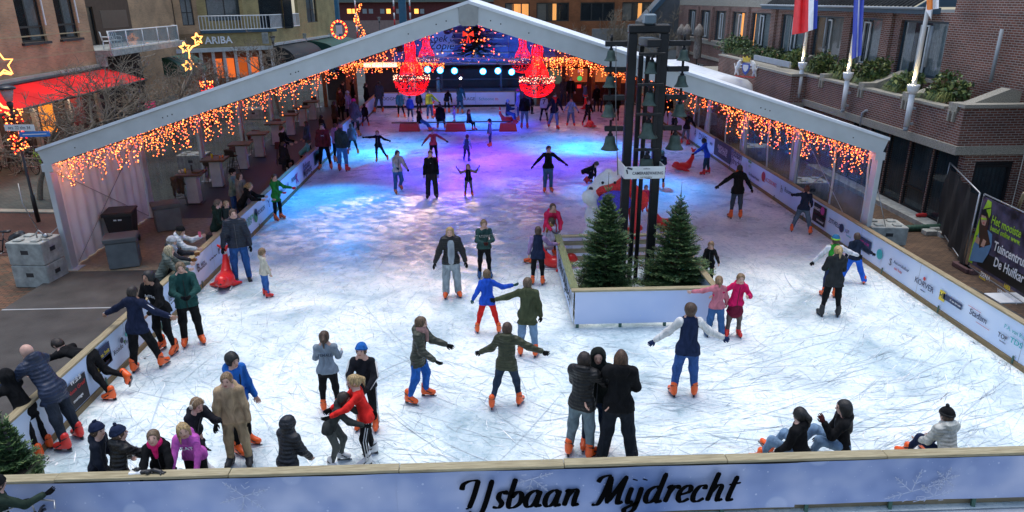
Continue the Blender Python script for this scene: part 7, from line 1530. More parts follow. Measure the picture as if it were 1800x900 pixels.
def person(label, f=None, h=None, face=0, T=None, L=3, S=0, la=(6, 12, 16, 6), ra=(6, 12, 16, 6), ll=(2, 5, -2, 3), rl=(2, 5, -2, 3), hy=0, hp=0, top=((.012, .012, .014), 'coat'), bot=((.012, .012, .014), 'slim'),
           hair=('short', (.06, .035, .02)), hat=None, feet='orange', glove=None, skin=0, z0=0.0, hem=None, inner=None, scarf=None, stripe=None, child=None, mitt=None, name='person', skirt=None, cat=None, logo=None, tw=0, lower=True, panels=None, logoback=None):
    Pe.n += 1; seed = Pe.n; sole = .03 if feet in ('orange', 'red', 'blackskate', 'white', 'blue') else .012
    def dirv(f_, a_, s_): f_, a_ = R(f_), R(a_); return np.array([s_*sin(a_), sin(f_)*cos(a_), -cos(f_)*cos(a_)])
    def fk(T):
        J = {}; hc = np.zeros(3)
        hh = .246*(T/1.78)**.42 if T else .13
        for s_, lg, ar, k in ((-1, ll, la, 'l'), (1, rl, ra, 'r')):
            J['hip'+k] = np.array([s_*.052*T, 0, 0]); J['knee'+k] = J['hip'+k]+dirv(lg[0], lg[1], s_)*.245*T; J['ank'+k] = J['knee'+k]+dirv(lg[2], lg[3], s_)*.235*T
        t = np.array([sin(R(S)), sin(R(L)), cos(R(L))*cos(R(S))]); t /= np.linalg.norm(t)
        sh = t*.285*T; w_ = R(tw); rt = np.array([cos(w_), sin(w_), 0]); rt = rt-t*(rt@t); rt /= np.linalg.norm(rt); fw = np.cross(t, rt)
        hwid = .093*T if T > 1.5 else .086*T
        for s_, ar, k in ((-1, la, 'l'), (1, ra, 'r')):
            J['sh'+k] = sh+rt*s_*hwid-t*.012*T; J['el'+k] = J['sh'+k]+dirv(ar[0], ar[1], s_)*.165*T; J['wr'+k] = J['el'+k]+dirv(ar[2], ar[3], s_)*.15*T
        up0 = t*.55+np.array([0, 0, .45]); up0 /= np.linalg.norm(up0); a, b_ = R(hy+tw), R(hp)
        # person frame: forward y; positive yaw turns the head to the person's left
        hf = np.array([-sin(a), cos(a), 0.0]); hf = hf-up0*(hf@up0); hf /= np.linalg.norm(hf); up = up0*cos(b_)+hf*sin(b_); hf = hf*cos(b_)-up0*sin(b_); hr = np.cross(hf, up)
        J['neck'] = sh+t*.02*T; J['head'] = sh+up0*(.035*T+hh*.5)+hf*.03*hh; J['c'] = hc; J['sh'] = sh
        zmin = min(J['ankl'][2], J['ankr'][2])-(.045+sole)*T; return J, t, rt, fw, hf, hr, up, hh, zmin
    if f is not None: G0 = G(f[0], f[1], z0)
    if T is None:
        T = 1.4
        for _ in range(4):
            J, t, rt, fw, hf, hr, up, hh, zm = fk(T); fm = (J['ankl']+J['ankr'])/2
            th = R(face+180); off = J['head']-fm; oy = off[0]*sin(th)+off[1]*cos(th)
            zt = PY(h[0], h[1], G0.y+oy).z-z0; T *= max(.5, min(1.6, zt/(J['head'][2]+hh*.5-zm)))
        T = max(.8, min(1.98, T))
    J, t, rt, fw, hf, hr, up, hh, zm = fk(T); th = R(face+180); c_, s__ = cos(th), sin(th); Rz = np.array([[c_, -s__, 0], [s__, c_, 0], [0, 0, 1]])
    if f is not None:
        fm = (J['ankl']+J['ankr'])/2; o2 = Rz@fm; loc = Vector((G0.x-o2[0], G0.y-o2[1], z0-zm))
    else:
        hd_ = Rz@(J['head']+up*hh*.5); zt = z0+J['head'][2]+hh*.5-zm; Q_ = G(h[0], h[1], zt); loc = Vector((Q_.x-hd_[0], Q_.y-hd_[1], z0-zm))
    base = Vector((loc.x, loc.y, z0)); lift = loc.z-z0
    root = empty(name, base, th, label, cat or 'person')
    dist = base.y; res = .02 if dist < 15 else .024 if dist < 22 else .03 if dist < 32 else .036
    res *= max(.8, T/1.5)
    for k in J: J[k] = J[k]+np.array([0, 0, lift])
    ax = lambda: np.array([[hr[i], hf[i], up[i]] for i in range(3)])
    hM = ax(); HC = J['head']; sk = SKIN[skin]
    tcol, tst = top; p_ = {'puff': 1.0, 'coat': .9, 'hoodie': .89, 'sweat': .83, 'vest': .92}[tst]
    # body
    rb = min(res, .0175 if dist < 20 else .026)
    pr = [('ell', HC+up*.07*hh, (.34*hh, .42*hh, .42*hh), hM), ('ell', HC-up*.19*hh+hf*.07*hh, (.27*hh, .31*hh, .31*hh), hM), ('cap', HC+hf*.38*hh+up*.02*hh, HC+hf*.46*hh-up*.1*hh, .03*hh, .055*hh),
          ('cap', J['neck'], HC-up*.2*hh, .045*T*.9, .042*T*.9), ('cap', J['c'], J['sh'], .07*T, .075*T, fw, 1.5), ('cap', J['shl'], J['shr'], .035*T, .035*T)]
    for s_ in (-1, 1): pr.append(('ell', HC+hr*s_*.345*hh-up*.03*hh, (.05*hh, .08*hh, .11*hh), hM))
    for k in 'lr': pr += [('cap', J['sh'+k], J['el'+k], .03*T, .026*T), ('cap', J['el'+k], J['wr'+k], .025*T, .018*T), ('cap', J['hip'+k], J['knee'+k], .05*T, .034*T), ('cap', J['knee'+k], J['ank'+k], .033*T, .022*T)]
    ex = MB()
    for s_ in (-1, 1):
        e = HC+hf*.375*hh+hr*s_*.14*hh+up*.03*hh; ex.ball(e, .042*hh, 1, 6)
        q = e+up*.095*hh+hf*.01*hh; ex.tube([q-hr*.06*hh, q+hr*.06*hh], .014*hh, 4, 1)
    mo = HC+hf*.375*hh-up*.235*hh; ex.tube([mo-hr*.085*hh, mo+hf*.02*hh, mo+hr*.085*hh], .022*hh, 5, 2)
    hands = []
    for k, s_ in (('l', -1), ('r', 1)):
        d = J['wr'+k]-J['el'+k]; d /= np.linalg.norm(d); y_ = np.array([-s_*.8, .5, 0.]); y_ = y_-d*(y_@d); y_ /= np.linalg.norm(y_); x_ = np.cross(y_, -d); Mh = np.stack([x_*(-s_ if False else 1), y_, -d], 1)
        hl = .1*T*(1.12 if glove else 1); Wp = J['wr'+k]
        if glove is None:
            Vh = (HAND[0]*hl*np.array([-s_, 1, 1]))@Mh.T+Wp; o = len(ex.v); ex.v += [tuple(v) for v in Vh]; fl = HAND[1] if s_ < 0 else HAND[1][:, ::-1]
            ex.f += [tuple(i+o for i in q) for q in fl.tolist()]; ex.m += [0]*len(fl); ex.sm += [True]*len(fl)
        else:
            g = bpy.data.objects.new('glove', glove_mesh(cloth(glove))); col.objects.link(g); g.parent = root
            g.matrix_local = Matrix([[Mh[i][0]*-s_*hl, Mh[i][1]*hl, Mh[i][2]*hl, Wp[i]] for i in range(3)]+[[0, 0, 0, 1]])
    o = bpy.data.objects.new('body', net_mesh('body', snet(pr, rb, .02), [sk, EYE_M, LIP_M], ex)); col.objects.link(o); o.parent = root
    # trousers
    bc, bs_ = bot; wd = {'slim': (.9, .88, .9), 'wide': (1.02, 1.15, 1.6), 'jeans': (.96, 1.0, 1.15)}[bs_]
    pr = [('cap', J['hipl']*.9+J['c']*.1, J['hipr']*.9+J['c']*.1, .062*T, .062*T, (0, 1, 0), 1.0), ('cap', J['c']*1.0, J['c']+t*.06*T, .082*T, .075*T, fw, 1.4)]
    for k in 'lr':
        e = J['ank'+k]+(J['knee'+k]-J['ank'+k])*(.12 if feet not in ('shoe', 'whiteshoe') else -.02)*(1 if bs_ != 'wide' else .2)
        pr += [('cap', J['hip'+k], J['knee'+k], .066*T*wd[0], .044*T*wd[1], (0, 1, 0), 1.0), ('cap', J['knee'+k], e, .044*T*wd[1], .032*T*wd[2])]
    _dn = np.array([0, 0, -1.0]) if abs(L) < 40 else -t; _hm = hem if hem is not None else {'puff': .05, 'coat': .09, 'hoodie': .035, 'sweat': .02, 'vest': .04}[top[1]]
    if max(ll[0], rl[0]) < 32: pr.append(('cut', J['c']+_dn*(_hm-.012)*T, -_dn))
    net('trousers', pr, res, cloth(bc), root, .035*T, .0045, seed)
    # upper garment
    hemL = hem if hem is not None else {'puff': .05, 'coat': .09, 'hoodie': .035, 'sweat': .02, 'vest': .04}[tst]
    dn = np.array([0, 0, -1.0]) if abs(L) < 40 else -t
    hl_, hr_ = J['c']-np.array([.053*T, 0, 0])+dn*(hemL+.03)*T, J['c']+np.array([.053*T, 0, 0])+dn*(hemL+.03)*T
    if abs(L) >= 14: hl_ = hl_+fw*.0*T
    pr = [('cap', hl_, hr_, .078*T, .078*T, (0, 1, 0), 1.02), ('cap', J['c']-np.array([.05*T, 0, 0]), J['c']+np.array([.05*T, 0, 0]), .074*T, .074*T, (0, 1, 0), 1.06), ('cap', J['c']-t*.01*T, J['c']+t*.16*T, .1*T, .088*T*p_, fw, 1.36), ('cap', J['c']+t*.12*T, J['sh']-t*.03*T, .087*T*p_, .096*T*p_, fw, 1.42),
          ('cut', J['c']+dn*(hemL+.015)*T, dn), ('cap', J['shl'], J['shr'], .044*T*p_, .044*T*p_), ('cap', J['sh']+t*.01*T, J['neck']+(HC-J['neck'])*.2, .052*T, .045*T)]
    slv = []
    for k in 'lr': slv += [('cap', J['sh'+k], J['el'+k], .048*T*p_, .041*T*p_), ('cap', J['el'+k], J['el'+k]+(J['wr'+k]-J['el'+k])*.97, .041*T*p_, .033*T*p_)]
    if tst != 'vest': pr += slv
    hood_up = hat and hat[0] == 'hood'
    if tst in ('hoodie', 'coat', 'puff') and not hood_up: pr.append(('ell', J['neck']-fw*.05*T+t*.008*T, (.075*T, .042*T, .05*T)))
    if hood_up: pr += [('ell', HC+up*.05*hh-hf*.04*hh, (.46*hh, .54*hh, .56*hh), hM), ('cap', J['neck'], HC-hf*.15*hh, .06*T, .06*T), ('subell', HC+hf*.55*hh-up*.03*hh, (.34*hh, .42*hh, .44*hh), hM)]
    net('jacket' if tst in ('puff', 'coat') else 'sweater' if tst in ('hoodie', 'sweat') else 'body_warmer', pr, res, cloth(tcol, tst == 'puff'), root, .026*T, .0065 if tst != 'puff' else .008, seed+50)
    if tst in ('coat', 'puff', 'vest') and inner is None or tst == 'vest':
        Z = [J['c']+dn*(hemL+.01)*T+fw*.078*T, J['c']+fw*.079*T, J['c']+t*.14*T+fw*.066*T*p_*1.05, J['sh']-t*.03*T+fw*.0685*T*p_*1.02, J['neck']+fw*.045*T]
        MB().tube([z+fw*.004 for z in Z], .0045*T, 4).build('zip', [cloth((.03, .03, .03) if sum(tcol) > .12 else (.12, .12, .13))], root)
    if tst == 'vest': net('sleeves', [('cap', J['shl'], J['shr'], .04*T, .04*T)]+[(q[0], q[1], q[2], q[3]*.95, q[4]) for q in slv], res, cloth(inner or (.6, .6, .6)), root, .03*T, .005, seed)
    elif inner is not None:                    # open jacket with a shirt showing
        c0 = J['c']+fw*.055*T-t*.02*T; net('shirt', [('cap', c0, J['sh']+fw*.05*T-t*.03*T, .052*T, .048*T, fw, 1.7)], res, cloth(inner), root, .02)
    if skirt is not None: net('skirt', [('cap', J['c'], J['c']-np.array([0, 0, .13*T]), .09*T, .125*T, (0, 1, 0), 1.2)], res, cloth(skirt), root, .02)
    # hair, hats
    hs_, hcx = hair
    face_cut = [('subell', HC+hf*.5*hh-up*.17*hh, (.33*hh, .36*hh, .44*hh), hM)]
    rh = min(res, .018 if dist < 20 else .026)
    if hs_ != 'bald' and not (hood_up and hs_ == 'short'):
        pr = [('ell', HC+up*.09*hh-hf*.02*hh, (.385*hh, .455*hh, .45*hh), hM), ('ell', HC-hf*.12*hh-up*.1*hh, (.36*hh, .34*hh, .34*hh), hM)]
        if hs_ == 'curly': pr[0] = ('ell', HC+up*.13*hh-hf*.04*hh, (.45*hh, .5*hh, .5*hh), hM)
        if hs_ in ('long', 'vlong'):
            e = HC-hf*.34*hh-up*(.95 if hs_ == 'long' else 1.5)*hh
            if abs(L) > 25: e = HC-t*.8*hh-np.array([0, 0, .3*hh])-fw*.1*hh
            kv = 1.35 if hs_ == 'vlong' else 1; pr += [('cap', HC-hf*.12*hh*kv, e, .36*hh*kv, .24*hh*kv*kv, hf, 1.25)]
            for s_ in (-1, 1): pr.append(('cap', HC+hr*s_*.3*hh-up*.0*hh, HC+hr*s_*.34*hh-up*.85*hh+hf*.08*hh, .13*hh, .09*hh))
        if hs_ == 'pony': q = HC-hf*.42*hh+up*.18*hh; pr += [('cap', q, q-hf*.2*hh-up*.2*hh, .13*hh, .15*hh), ('cap', q-hf*.2*hh-up*.2*hh, q-hf*.18*hh-up*.85*hh, .15*hh, .06*hh)]
        if hs_ == 'bob': pr.append(('cap', HC-hf*.1*hh, HC-hf*.1*hh-up*.45*hh, .42*hh, .42*hh))
        if hs_ == 'bun': pr.append(('ell', HC-hf*.42*hh+up*.3*hh, (.16*hh, .16*hh, .16*hh)))
        net('hair', pr+face_cut, rh, hair_mat(hcx), root, .02, .006 if hs_ != 'short' else .004, seed+9)
        if hs_ == 'pony' and mitt: net('hair_tie', [('ell', HC-hf*.44*hh+up*.2*hh, (.1*hh, .06*hh, .1*hh))], rh*.7, cloth(mitt), root)
    if hat and hat[0] in ('beanie', 'pom', 'headband', 'cap', 'striped'):
        q = HC+up*.13*hh-hf*.03*hh; cutp = ('cut', HC+up*.1*hh-hf*.06*hh, -(up-hf*.12))
        if hat[0] == 'headband': net('headband', [('ell', HC+up*.06*hh, (.4*hh, .47*hh, .5*hh), hM), ('cut', HC+up*.14*hh, -up), ('cut', HC+up*.3*hh, up)], rh*.8, cloth(hat[1]), root)
        else:
            ht = net('hat', [('ell', q, (.42*hh, .49*hh, .5*hh), hM), cutp], rh, cloth(hat[1]), root, .02, .003, seed)
            rim_c = cloth(hat[2] if len(hat) > 2 else hat[1])
            net('hat_band', [('ell', q-up*.02*hh, (.445*hh, .515*hh, .48*hh), hM), ('cut', HC+up*.08*hh, -(up-hf*.12)), ('cut', HC+up*.26*hh, (up-hf*.12))], rh*.8, rim_c, ht)
            if hat[0] == 'pom': net('pompom', [('ell', q+up*.55*hh, (.15*hh, .15*hh, .15*hh))], rh*.8, cloth(hat[2] if len(hat) > 2 else hat[1]), ht, .02, .01, 3)
    if hat and hat[0] == 'earmuffs':
        for s_ in (-1, 1): net('earmuff', [('ell', HC+hr*s_*.42*hh, (.12*hh, .2*hh, .2*hh), hM)], rh*.8, cloth(hat[1]), root, .02, .008, 2)
        MB().tube([HC+hr*.42*hh*cos(a)+up*.52*hh*sin(a) for a in [pi*k/8 for k in range(9)]], .03*hh, 5).build('earmuff_band', [cloth(hat[1])], root)
    if hood_up and len(hat) > 1: net('fur_trim', [('ell', HC+hf*.25*hh+up*.02*hh, (.45*hh, .14*hh, .54*hh), hM), ('subell', HC+hf*.4*hh-up*.03*hh, (.31*hh, .5*hh, .4*hh), hM)], rh, cloth(hat[1]), root, .02, .01, 7)
    if scarf is not None: net('scarf', [('cap', J['neck']+(HC-J['neck'])*.2+hr*.02, J['neck']+(HC-J['neck'])*.35-hr*.02, .062*T, .058*T), ('cap', J['neck']+fw*.06*T, J['neck']+fw*.08*T-t*.1*T, .03*T, .02*T)], res*.9, cloth(scarf), root, .02, .006, 2)
    # feet
    for k, lg in (('l', ll), ('r', rl)):
        lowest = min(J['ankl'][2], J['ankr'][2]); raised = J['ank'+k][2]-lowest > .06*T; pit = R(lg[2]*.75) if raised or lg[2] > 25 else 0
        yaw_ = R((12 if k == 'l' else -12)); b_ = bpy.data.objects.new('skate' if sole > .02 else 'shoe', foot_mesh(feet)); col.objects.link(b_); b_.parent = root
        b_.location = J['ank'+k]; b_.rotation_euler = (pit, 0, yaw_); b_.scale = (T*.97,)*3
    if stripe is not None:                       # stripes down the sleeves or the trouser legs
        sc_, wh_ = stripe; m = cloth(sc_)
        for k, s_ in (('l', -1), ('r', 1)):
            for dy in (-.012, .012):
                if 'arm' in wh_: MB().tube([J['sh'+k]+rt*s_*.05*T+fw*dy*T, J['el'+k]+rt*s_*.044*T+fw*dy*T, J['wr'+k]+rt*s_*.036*T+fw*dy*T], .0045*T, 4).build('sleeve_stripe', [m], root)
                if 'leg' in wh_: MB().tube([J['hip'+k]+rt*s_*.068*T+fw*dy*T, J['knee'+k]+rt*s_*.046*T+fw*dy*T, J['ank'+k]+rt*s_*.038*T+fw*dy*T], .0045*T, 4).build('leg_stripe', [m], root)
    if logo:
        q = J['c']+t*.2*T+fw*.112*T*p_*(.72); o = text(logo[0], q, -rt, t, logo[1], cloth(logo[2]), root, th=.006, name='chest_lettering', bold=.015)
    if logoback:
        q = J['c']+t*.2*T-fw*.112*T*p_*(.7); o = text(logoback[0], q, rt, t, logoback[1], cloth(logoback[2]), root, th=.006, name='back_lettering', bold=.01)
    return root, J, T
BK, NV, OLV, JN, LJ, GR, WH_ = (.007, .007, .008), (.012, .022, .06), (.04, .055, .025), (.03, .085, .25), (.17, .27, .4), (.3, .33, .36), (.62, .62, .62)
BLD, BRN, DBR, SND, RDH = (.5, .34, .15), (.085, .045, .025), (.03, .018, .012), (.27, .165, .08), (.17, .07, .03)
DOWN = (6, 12, 16, 6)
# --- skaters in the open part
person('person with long blond hair in open black jacket and wide grey trousers', (795, 521), (793, 399), 8, la=(4, 22, 12, 14), ra=(4, 24, 8, 22), top=(BK, 'puff'), inner=GR, bot=((.3, .34, .36), 'wide'), hair=('long', BLD), hy=-12, glove=BK)
person('boy in dark green patterned sweater with both gloved hands folded before him', (852, 487), (855, 386), 8, la=(28, 14, 88, -38), ra=(28, 14, 88, -38), top=((.03, .07, .065), 'sweat'), bot=(BK, 'slim'), hair=('short', SND), feet='blue', glove=(.06, .015, .012), logo=('STATEWIDE', .1, (.4, .4, .35)))
person('child in bright blue jacket and red trousers seen from behind', (858, 585), (861, 474), 178, la=(5, 22, 15, 26), ra=(8, 62, 30, 105), ll=(2, 14, -3, 12), rl=(2, 14, -6, 14), top=((.015, .08, .5), 'coat'), hem=.05, bot=((.65, .02, .015), 'slim'), hair=('short', (.16, .1, .05)), glove=(.03, .1, .1))
person('boy in olive hooded parka and light blue jeans seen from behind', (928, 626), (922, 488), 172, la=(25, 60, 25, 70), ra=(4, 14, 8, 8), ll=(2, 4, -3, 4), rl=(2, 6, -8, 6), top=((.06, .07, .035), 'coat'), hem=.1, bot=(LJ, 'jeans'), hair=('short', (.14, .09, .05)), glove=BK)
person('boy in dark olive jacket stretching both arms sideways, seen from behind', (889, 716), (892, 567), 165, L=8, la=(12, 32, 14, 60), ra=(15, 62, 25, 66), ll=(-8, 12, -22, 10), rl=(10, 12, 0, 8), top=((.04, .045, .02), 'puff'), bot=((.025, .04, .07), 'slim'), hair=('short', BRN), glove=BK)
person('boy in camouflage jacket and blue jeans skating towards the ridge side', (734, 703), (738, 557), 78, L=8, la=(35, 10, 70, 5), ra=(20, 15, 60, 6), ll=(14, 5, -6, 3), rl=(-4, 8, -20, 5), top=((.045, .05, .035), 'puff'), hem=.08, bot=((.02, .12, .45), 'jeans'), hair=('short', (.14, .08, .04)), hy=5, scarf=(.35, .2, .18), glove=BK)
person('girl with long brown plait in grey sweatshirt and black leggings', (583, 722), (572, 582), 185, la=(20, 12, 80, 6), ra=(20, 12, 80, 6), top=((.22, .27, .32), 'sweat'), bot=(BK, 'slim'), hair=('pony', BRN), feet='orange', logoback=('FEMALE', .07, (.05, .07, .1)))
person('boy in bright blue beanie and black track jacket with white stripes', (648, 752), (643, 605), -8, la=(20, 14, 55, -18), ra=(20, 14, 55, -18), top=((.014, .015, .02), 'sweat'), bot=(BK, 'slim'), hair=('short', BRN), hat=('beanie', (.015, .12, .42)), hp=-15, stripe=((.7, .7, .7), 'arm leg'), glove=BK)
person('girl in red sweater and striped black trousers reaching for her friend', (652, 808), (642, 658), -72, L=14, la=(52, 6, 72, 0), ra=(40, 6, 62, 2), ll=(12, 4, -4, 3), rl=(-2, 6, -12, 5), top=((.75, .025, .02), 'sweat'), bot=(BK, 'slim'), hair=('pony', BLD), feet='white', stripe=((.7, .7, .7), 'leg'), mitt=(.1, .7, .05), glove=BK)
person('girl with long dark hair bending forward in dark sweater and patterned leggings', (592, 818), (604, 690), 82, L=32, la=(55, 8, 85, 0), ra=(50, 6, 78, 0), ll=(28, 5, -14, 4), rl=(20, 6, -18, 6), top=((.035, .04, .038), 'hoodie'), bot=((.11, .12, .11), 'slim'), hair=('long', DBR), feet='white', glove=BK)
person('person in black puffer coat with the hood up at the front rail', None, (503, 733), 150, T=1.46, L=12, la=(12, 12, 30, 0), ra=(12, 12, 35, 0), top=((.012, .014, .02), 'puff'), hem=.1, bot=(BK, 'slim'), hair=('short', BRN), hat=('hood',), hp=-20)
person('blond boy in beige hoodie and beige trousers with his mouth open', (424, 817), (413, 655), 4, la=(4, 13, 10, 8), ra=(4, 13, 10, 8), top=((.42, .3, .18), 'hoodie'), bot=((.36, .27, .16), 'jeans'), hair=('short', SND), glove=BK, feet='blackskate')
person('boy with black hair in bright blue jacket behind the boy in beige', (430, 790), (409, 622), 70, la=(10, 12, 20, 5), top=((.015, .12, .45), 'coat'), hem=.04, bot=(BK, 'slim'), hair=('curly', (.01, .009, .008)), hy=-15)
person('girl with leopard earmuffs in long black coat biting her glove', (352, 838), (322, 700), 60, L=26, la=(50, 10, 120, -20), ra=(20, 12, 50, -5), top=((.013, .013, .018), 'coat'), hem=.15, bot=((.5, .5, .48), 'slim'), hair=('short', SND), hat=('earmuffs', (.45, .4, .32)), glove=BK, feet='white')
person('blond girl in pink purple sweater leaning over the front rail', None, (318, 744), 2, T=1.42, L=24, hp=-12, hy=25, la=(30, 12, 42, 0), ra=(30, 12, 42, 0), top=((.5, .1, .42), 'hoodie'), bot=(BK, 'slim'), hair=('long', BLD), glove=BK, logo=('SKATE', .1, (.7, .7, .75)))
person('girl with green hair tie and neon pink scarf at the front rail', None, (268, 755), 12, T=1.36, L=18, hp=-28, la=(35, 12, 50, 0), ra=(35, 12, 50, 0), top=(BK, 'coat'), bot=(BK, 'slim'), hair=('pony', (.2, .13, .07)), scarf=(.9, .02, .16), mitt=(.05, .8, .05), glove=BK)
person('boy in navy pompom beanie looking at the phone he holds', None, (204, 750), 150, T=1.42, L=14, hy=-30, hp=-15, la=(20, 14, 40, 4), ra=(45, 14, 95, -5), top=(BK, 'puff'), bot=(BK, 'slim'), hair=('short', BRN), hat=('pom', (.012, .02, .05)))
person('boy in navy pompom beanie with a white label, next to the phone holder', None, (168, 744), 95, T=1.42, L=12, hy=-20, hp=-12, top=((.014, .018, .03), 'coat'), bot=(BK, 'slim'), hair=('short', BRN), hat=('pom', (.01, .016, .045)))
P = PY(237, 793, 8.6); tag(MB().bbox((-.035, -.006, -.07), (.035, .006, .07), .004).build('phone', [mat('phone_screen', (.35, .4, .45), .1)]), 'phone with bright screen held over the front rail', 'phone').location = (P.x, 8.6, P.z); bpy.data.objects['phone'].rotation_euler = (R(-40), 0, R(20))
# --- at the terrace side barrier, leaning over
person('bald man in navy puffer coat and red skates leaning over the barrier', (130, 782), None, -108, T=1.86, L=30, S=0, hp=-5, la=(45, 14, 70, 5), ra=(40, 14, 60, 5), ll=(-12, 6, -14, 4), rl=(-4, 6, -10, 4), top=((.014, .024, .055), 'puff'), hem=.09, bot=((.022, .028, .04), 'jeans'), hair=('bald', BRN), feet='red')
person('child in black coat with brown fur hood bent over the barrier corner', (80, 797), None, -105, T=1.5, L=22, hp=-10, la=(60, 10, 95, 0), ra=(60, 10, 95, 0), ll=(-14, 5, -18, 4), rl=(-6, 5, -14, 4), top=(BK, 'coat'), hem=.1, bot=(BK, 'slim'), hair=('short', BRN), hat=('hood', (.3, .2, .1)))
person('youngster in black hanging far over the barrier with one skate kicked up', (214, 696), None, -104, T=1.66, L=80, hp=10, la=(70, 10, 60, 0), ra=(70, 10, 60, 0), ll=(-34, 4, -36, 3), rl=(-30, 8, -78, 6), top=(BK, 'sweat'), bot=(BK, 'slim'), hair=('short', DBR))
person('dark haired youngster in navy jacket stretching both arms out, back to us', (262, 650), (249, 503), 172, L=7, la=(12, 58, 12, 62), ra=(12, 48, 14, 68), ll=(-2, 6, -8, 6), rl=(14, 12, 8, 12), top=((.012, .018, .045), 'coat'), hem=.05, bot=(BK, 'jeans'), hair=('short', DBR), stripe=((.65, .65, .7), 'arm'), glove=None, skin=1)
person('dark haired youngster in black hoodie looking down beside the barrier', (298, 617), (266, 478), -20, L=14, hp=-22, la=(22, 12, 60, -14), ra=(18, 14, 45, -10), ll=(10, 6, -10, 5), rl=(6, 8, -14, 6), top=(BK, 'hoodie'), bot=(BK, 'slim'), hair=('curly', (.012, .01, .009)), skin=1, logo=('AsTEq', .09, (.6, .6, .6)))
person('boy with glasses in dark green jacket clasping his hands', (341, 604), (325, 461), 25, la=(35, 12, 85, -30), ra=(35, 12, 85, -30), top=((.015, .06, .055), 'coat'), hem=.06, bot=(BK, 'jeans'), hair=('short', (.2, .13, .07)), glove=BK)
person('man in navy quilted jacket, jeans and black shoes standing on the ice', (427, 492), (399, 368), 12, hp=-12, hy=20, la=(3, 15, 8, 8), ra=(6, 18, 12, 12), top=((.014, .02, .035), 'puff'), bot=((.025, .09, .27), 'jeans'), hair=('short', BRN), feet='shoe', glove=BK)
person('toddler in cream jacket with dark hearts and blue jeans', (469, 521), (449, 436), 125, la=(20, 16, 30, 5), ra=(10, 14, 15, 5), top=((.55, .5, .4), 'coat'), hem=.05, bot=((.04, .13, .38), 'jeans'), hair=('short', SND), feet='red')
# spectators outside the barrier
person('woman in black beanie and silvery puffer holding up a pink phone', None, (318, 398), 95, T=1.66, L=28, la=(60, 10, 112, 0), ra=(45, 12, 80, 0), top=((.5, .52, .54), 'puff'), bot=(BK, 'slim'), hair=('long', SND), hat=('beanie', BK), feet='shoe')
person('woman in grey patterned cap and dark coat resting on the barrier', None, (303, 416), 100, T=1.66, L=26, la=(45, 12, 82, 0), ra=(45, 12, 80, 0), top=((.02, .022, .03), 'coat'), bot=(BK, 'slim'), hair=('long', (.35, .3, .24)), hat=('beanie', (.4, .4, .42)), scarf=(.5, .5, .52), feet='shoe', glove=(.25, .1, .03))
person('blond woman in sage green puffer leaning on the barrier', None, (296, 432), 105, T=1.62, L=28, hp=-15, la=(40, 12, 80, 0), ra=(40, 12, 80, 0), top=((.08, .1, .085), 'puff'), bot=(BK, 'slim'), hair=('bob', (.5, .4, .24)), feet='shoe')
P = PY(351, 412, 17.2); tag(MB().bbox((-.035, -.006, -.075), (.035, .006, .075), .004).build('phone', [mat('pink_phone', (.7, .12, .18), .3)]), 'pink phone held up by the woman in silvery puffer', 'phone').location = (P.x, 17.2, P.z)
person('grey haired man in long dark green coat outside the barrier', None, (383, 350), 88, T=1.8, L=14, la=(20, 10, 60, -5), ra=(20, 12, 60, -5), top=((.014, .03, .022), 'coat'), hem=.16, bot=(BK, 'slim'), hair=('short', (.16, .11, .08)), feet='shoe')
person('small blond child beside the man in the dark green coat', None, (397, 353), 60, T=1.1, z0=.55, top=((.02, .03, .03), 'coat'), bot=(BK, 'slim'), hair=('short', (.5, .36, .2)), feet='shoe')
tag(MB().bbox((-.3, -.3, 0), (.3, .3, .55), .02).build('plastic_stool', [BP]), 'black box the small blond child stands on behind the barrier', 'box').location = G(390, 438, 0)
person('woman in black beanie and pale sage jacket with jeans outside the barrier', None, (408, 297), 82, T=1.7, L=6, la=(20, 10, 70, -5), ra=(20, 10, 70, -5), top=((.17, .24, .19), 'puff'), bot=((.03, .08, .2), 'slim'), hair=('short', BRN), hat=('beanie', BK), feet='shoe')
person('woman with blond plaits in black coat resting her arms on the barrier', None, (437, 321), 92, T=1.62, L=34, hp=-20, la=(45, 12, 85, 0), ra=(45, 12, 85, 0), top=(BK, 'coat'), bot=(BK, 'slim'), hair=('pony', (.4, .27, .12)), feet='shoe')
person('woman in beige coat half hidden behind the woman in pale sage', None, (420, 304), 75, T=1.62, top=((.25, .2, .16), 'coat'), bot=(BK, 'slim'), hair=('long', BRN), feet='shoe')
person('girl in bright green coat with red gloves at the barrier', (490, 386), (479, 306), 62, L=3, la=(50, 16, 75, 40), ra=(30, 10, 75, -30), top=((.02, .22, .035), 'coat'), hem=.12, bot=(BK, 'slim'), hair=('pony', BRN), glove=(.8, .03, .03), hy=-20)
person('visitor in turquoise jacket bent over the barrier near the tables', None, (545, 246), 95, T=1.4, L=45, top=((.12, .4, .37), 'puff'), bot=(BK, 'slim'), hair=('short', BRN), feet='shoe')
person('woman in grey blue jacket walking between the bar tables and the barrier', (545, 278), (546, 213), -60, la=(10, 12, 60, 5), top=((.07, .1, .13), 'coat'), bot=(BK, 'slim'), hair=('bob', DBR), feet='shoe')
person('person in black sweater standing at the fifth bar table', (502, 298), (491, 221), 80, la=(20, 12, 75, 0), ra=(20, 12, 75, 0), top=(BK, 'sweat'), bot=((.03, .03, .035), 'slim'), hair=('short', RDH), feet='shoe')
person('seated visitor in dark coat on the stool close to the barrier', (512, 302), None, 150, T=1.6, ll=(75, 10, 5, 4), rl=(75, 10, 5, 4), z0=.2, L=14, top=((.02, .02, .025), 'coat'), bot=(BK, 'slim'), hair=('short', BRN), feet='whiteshoe')
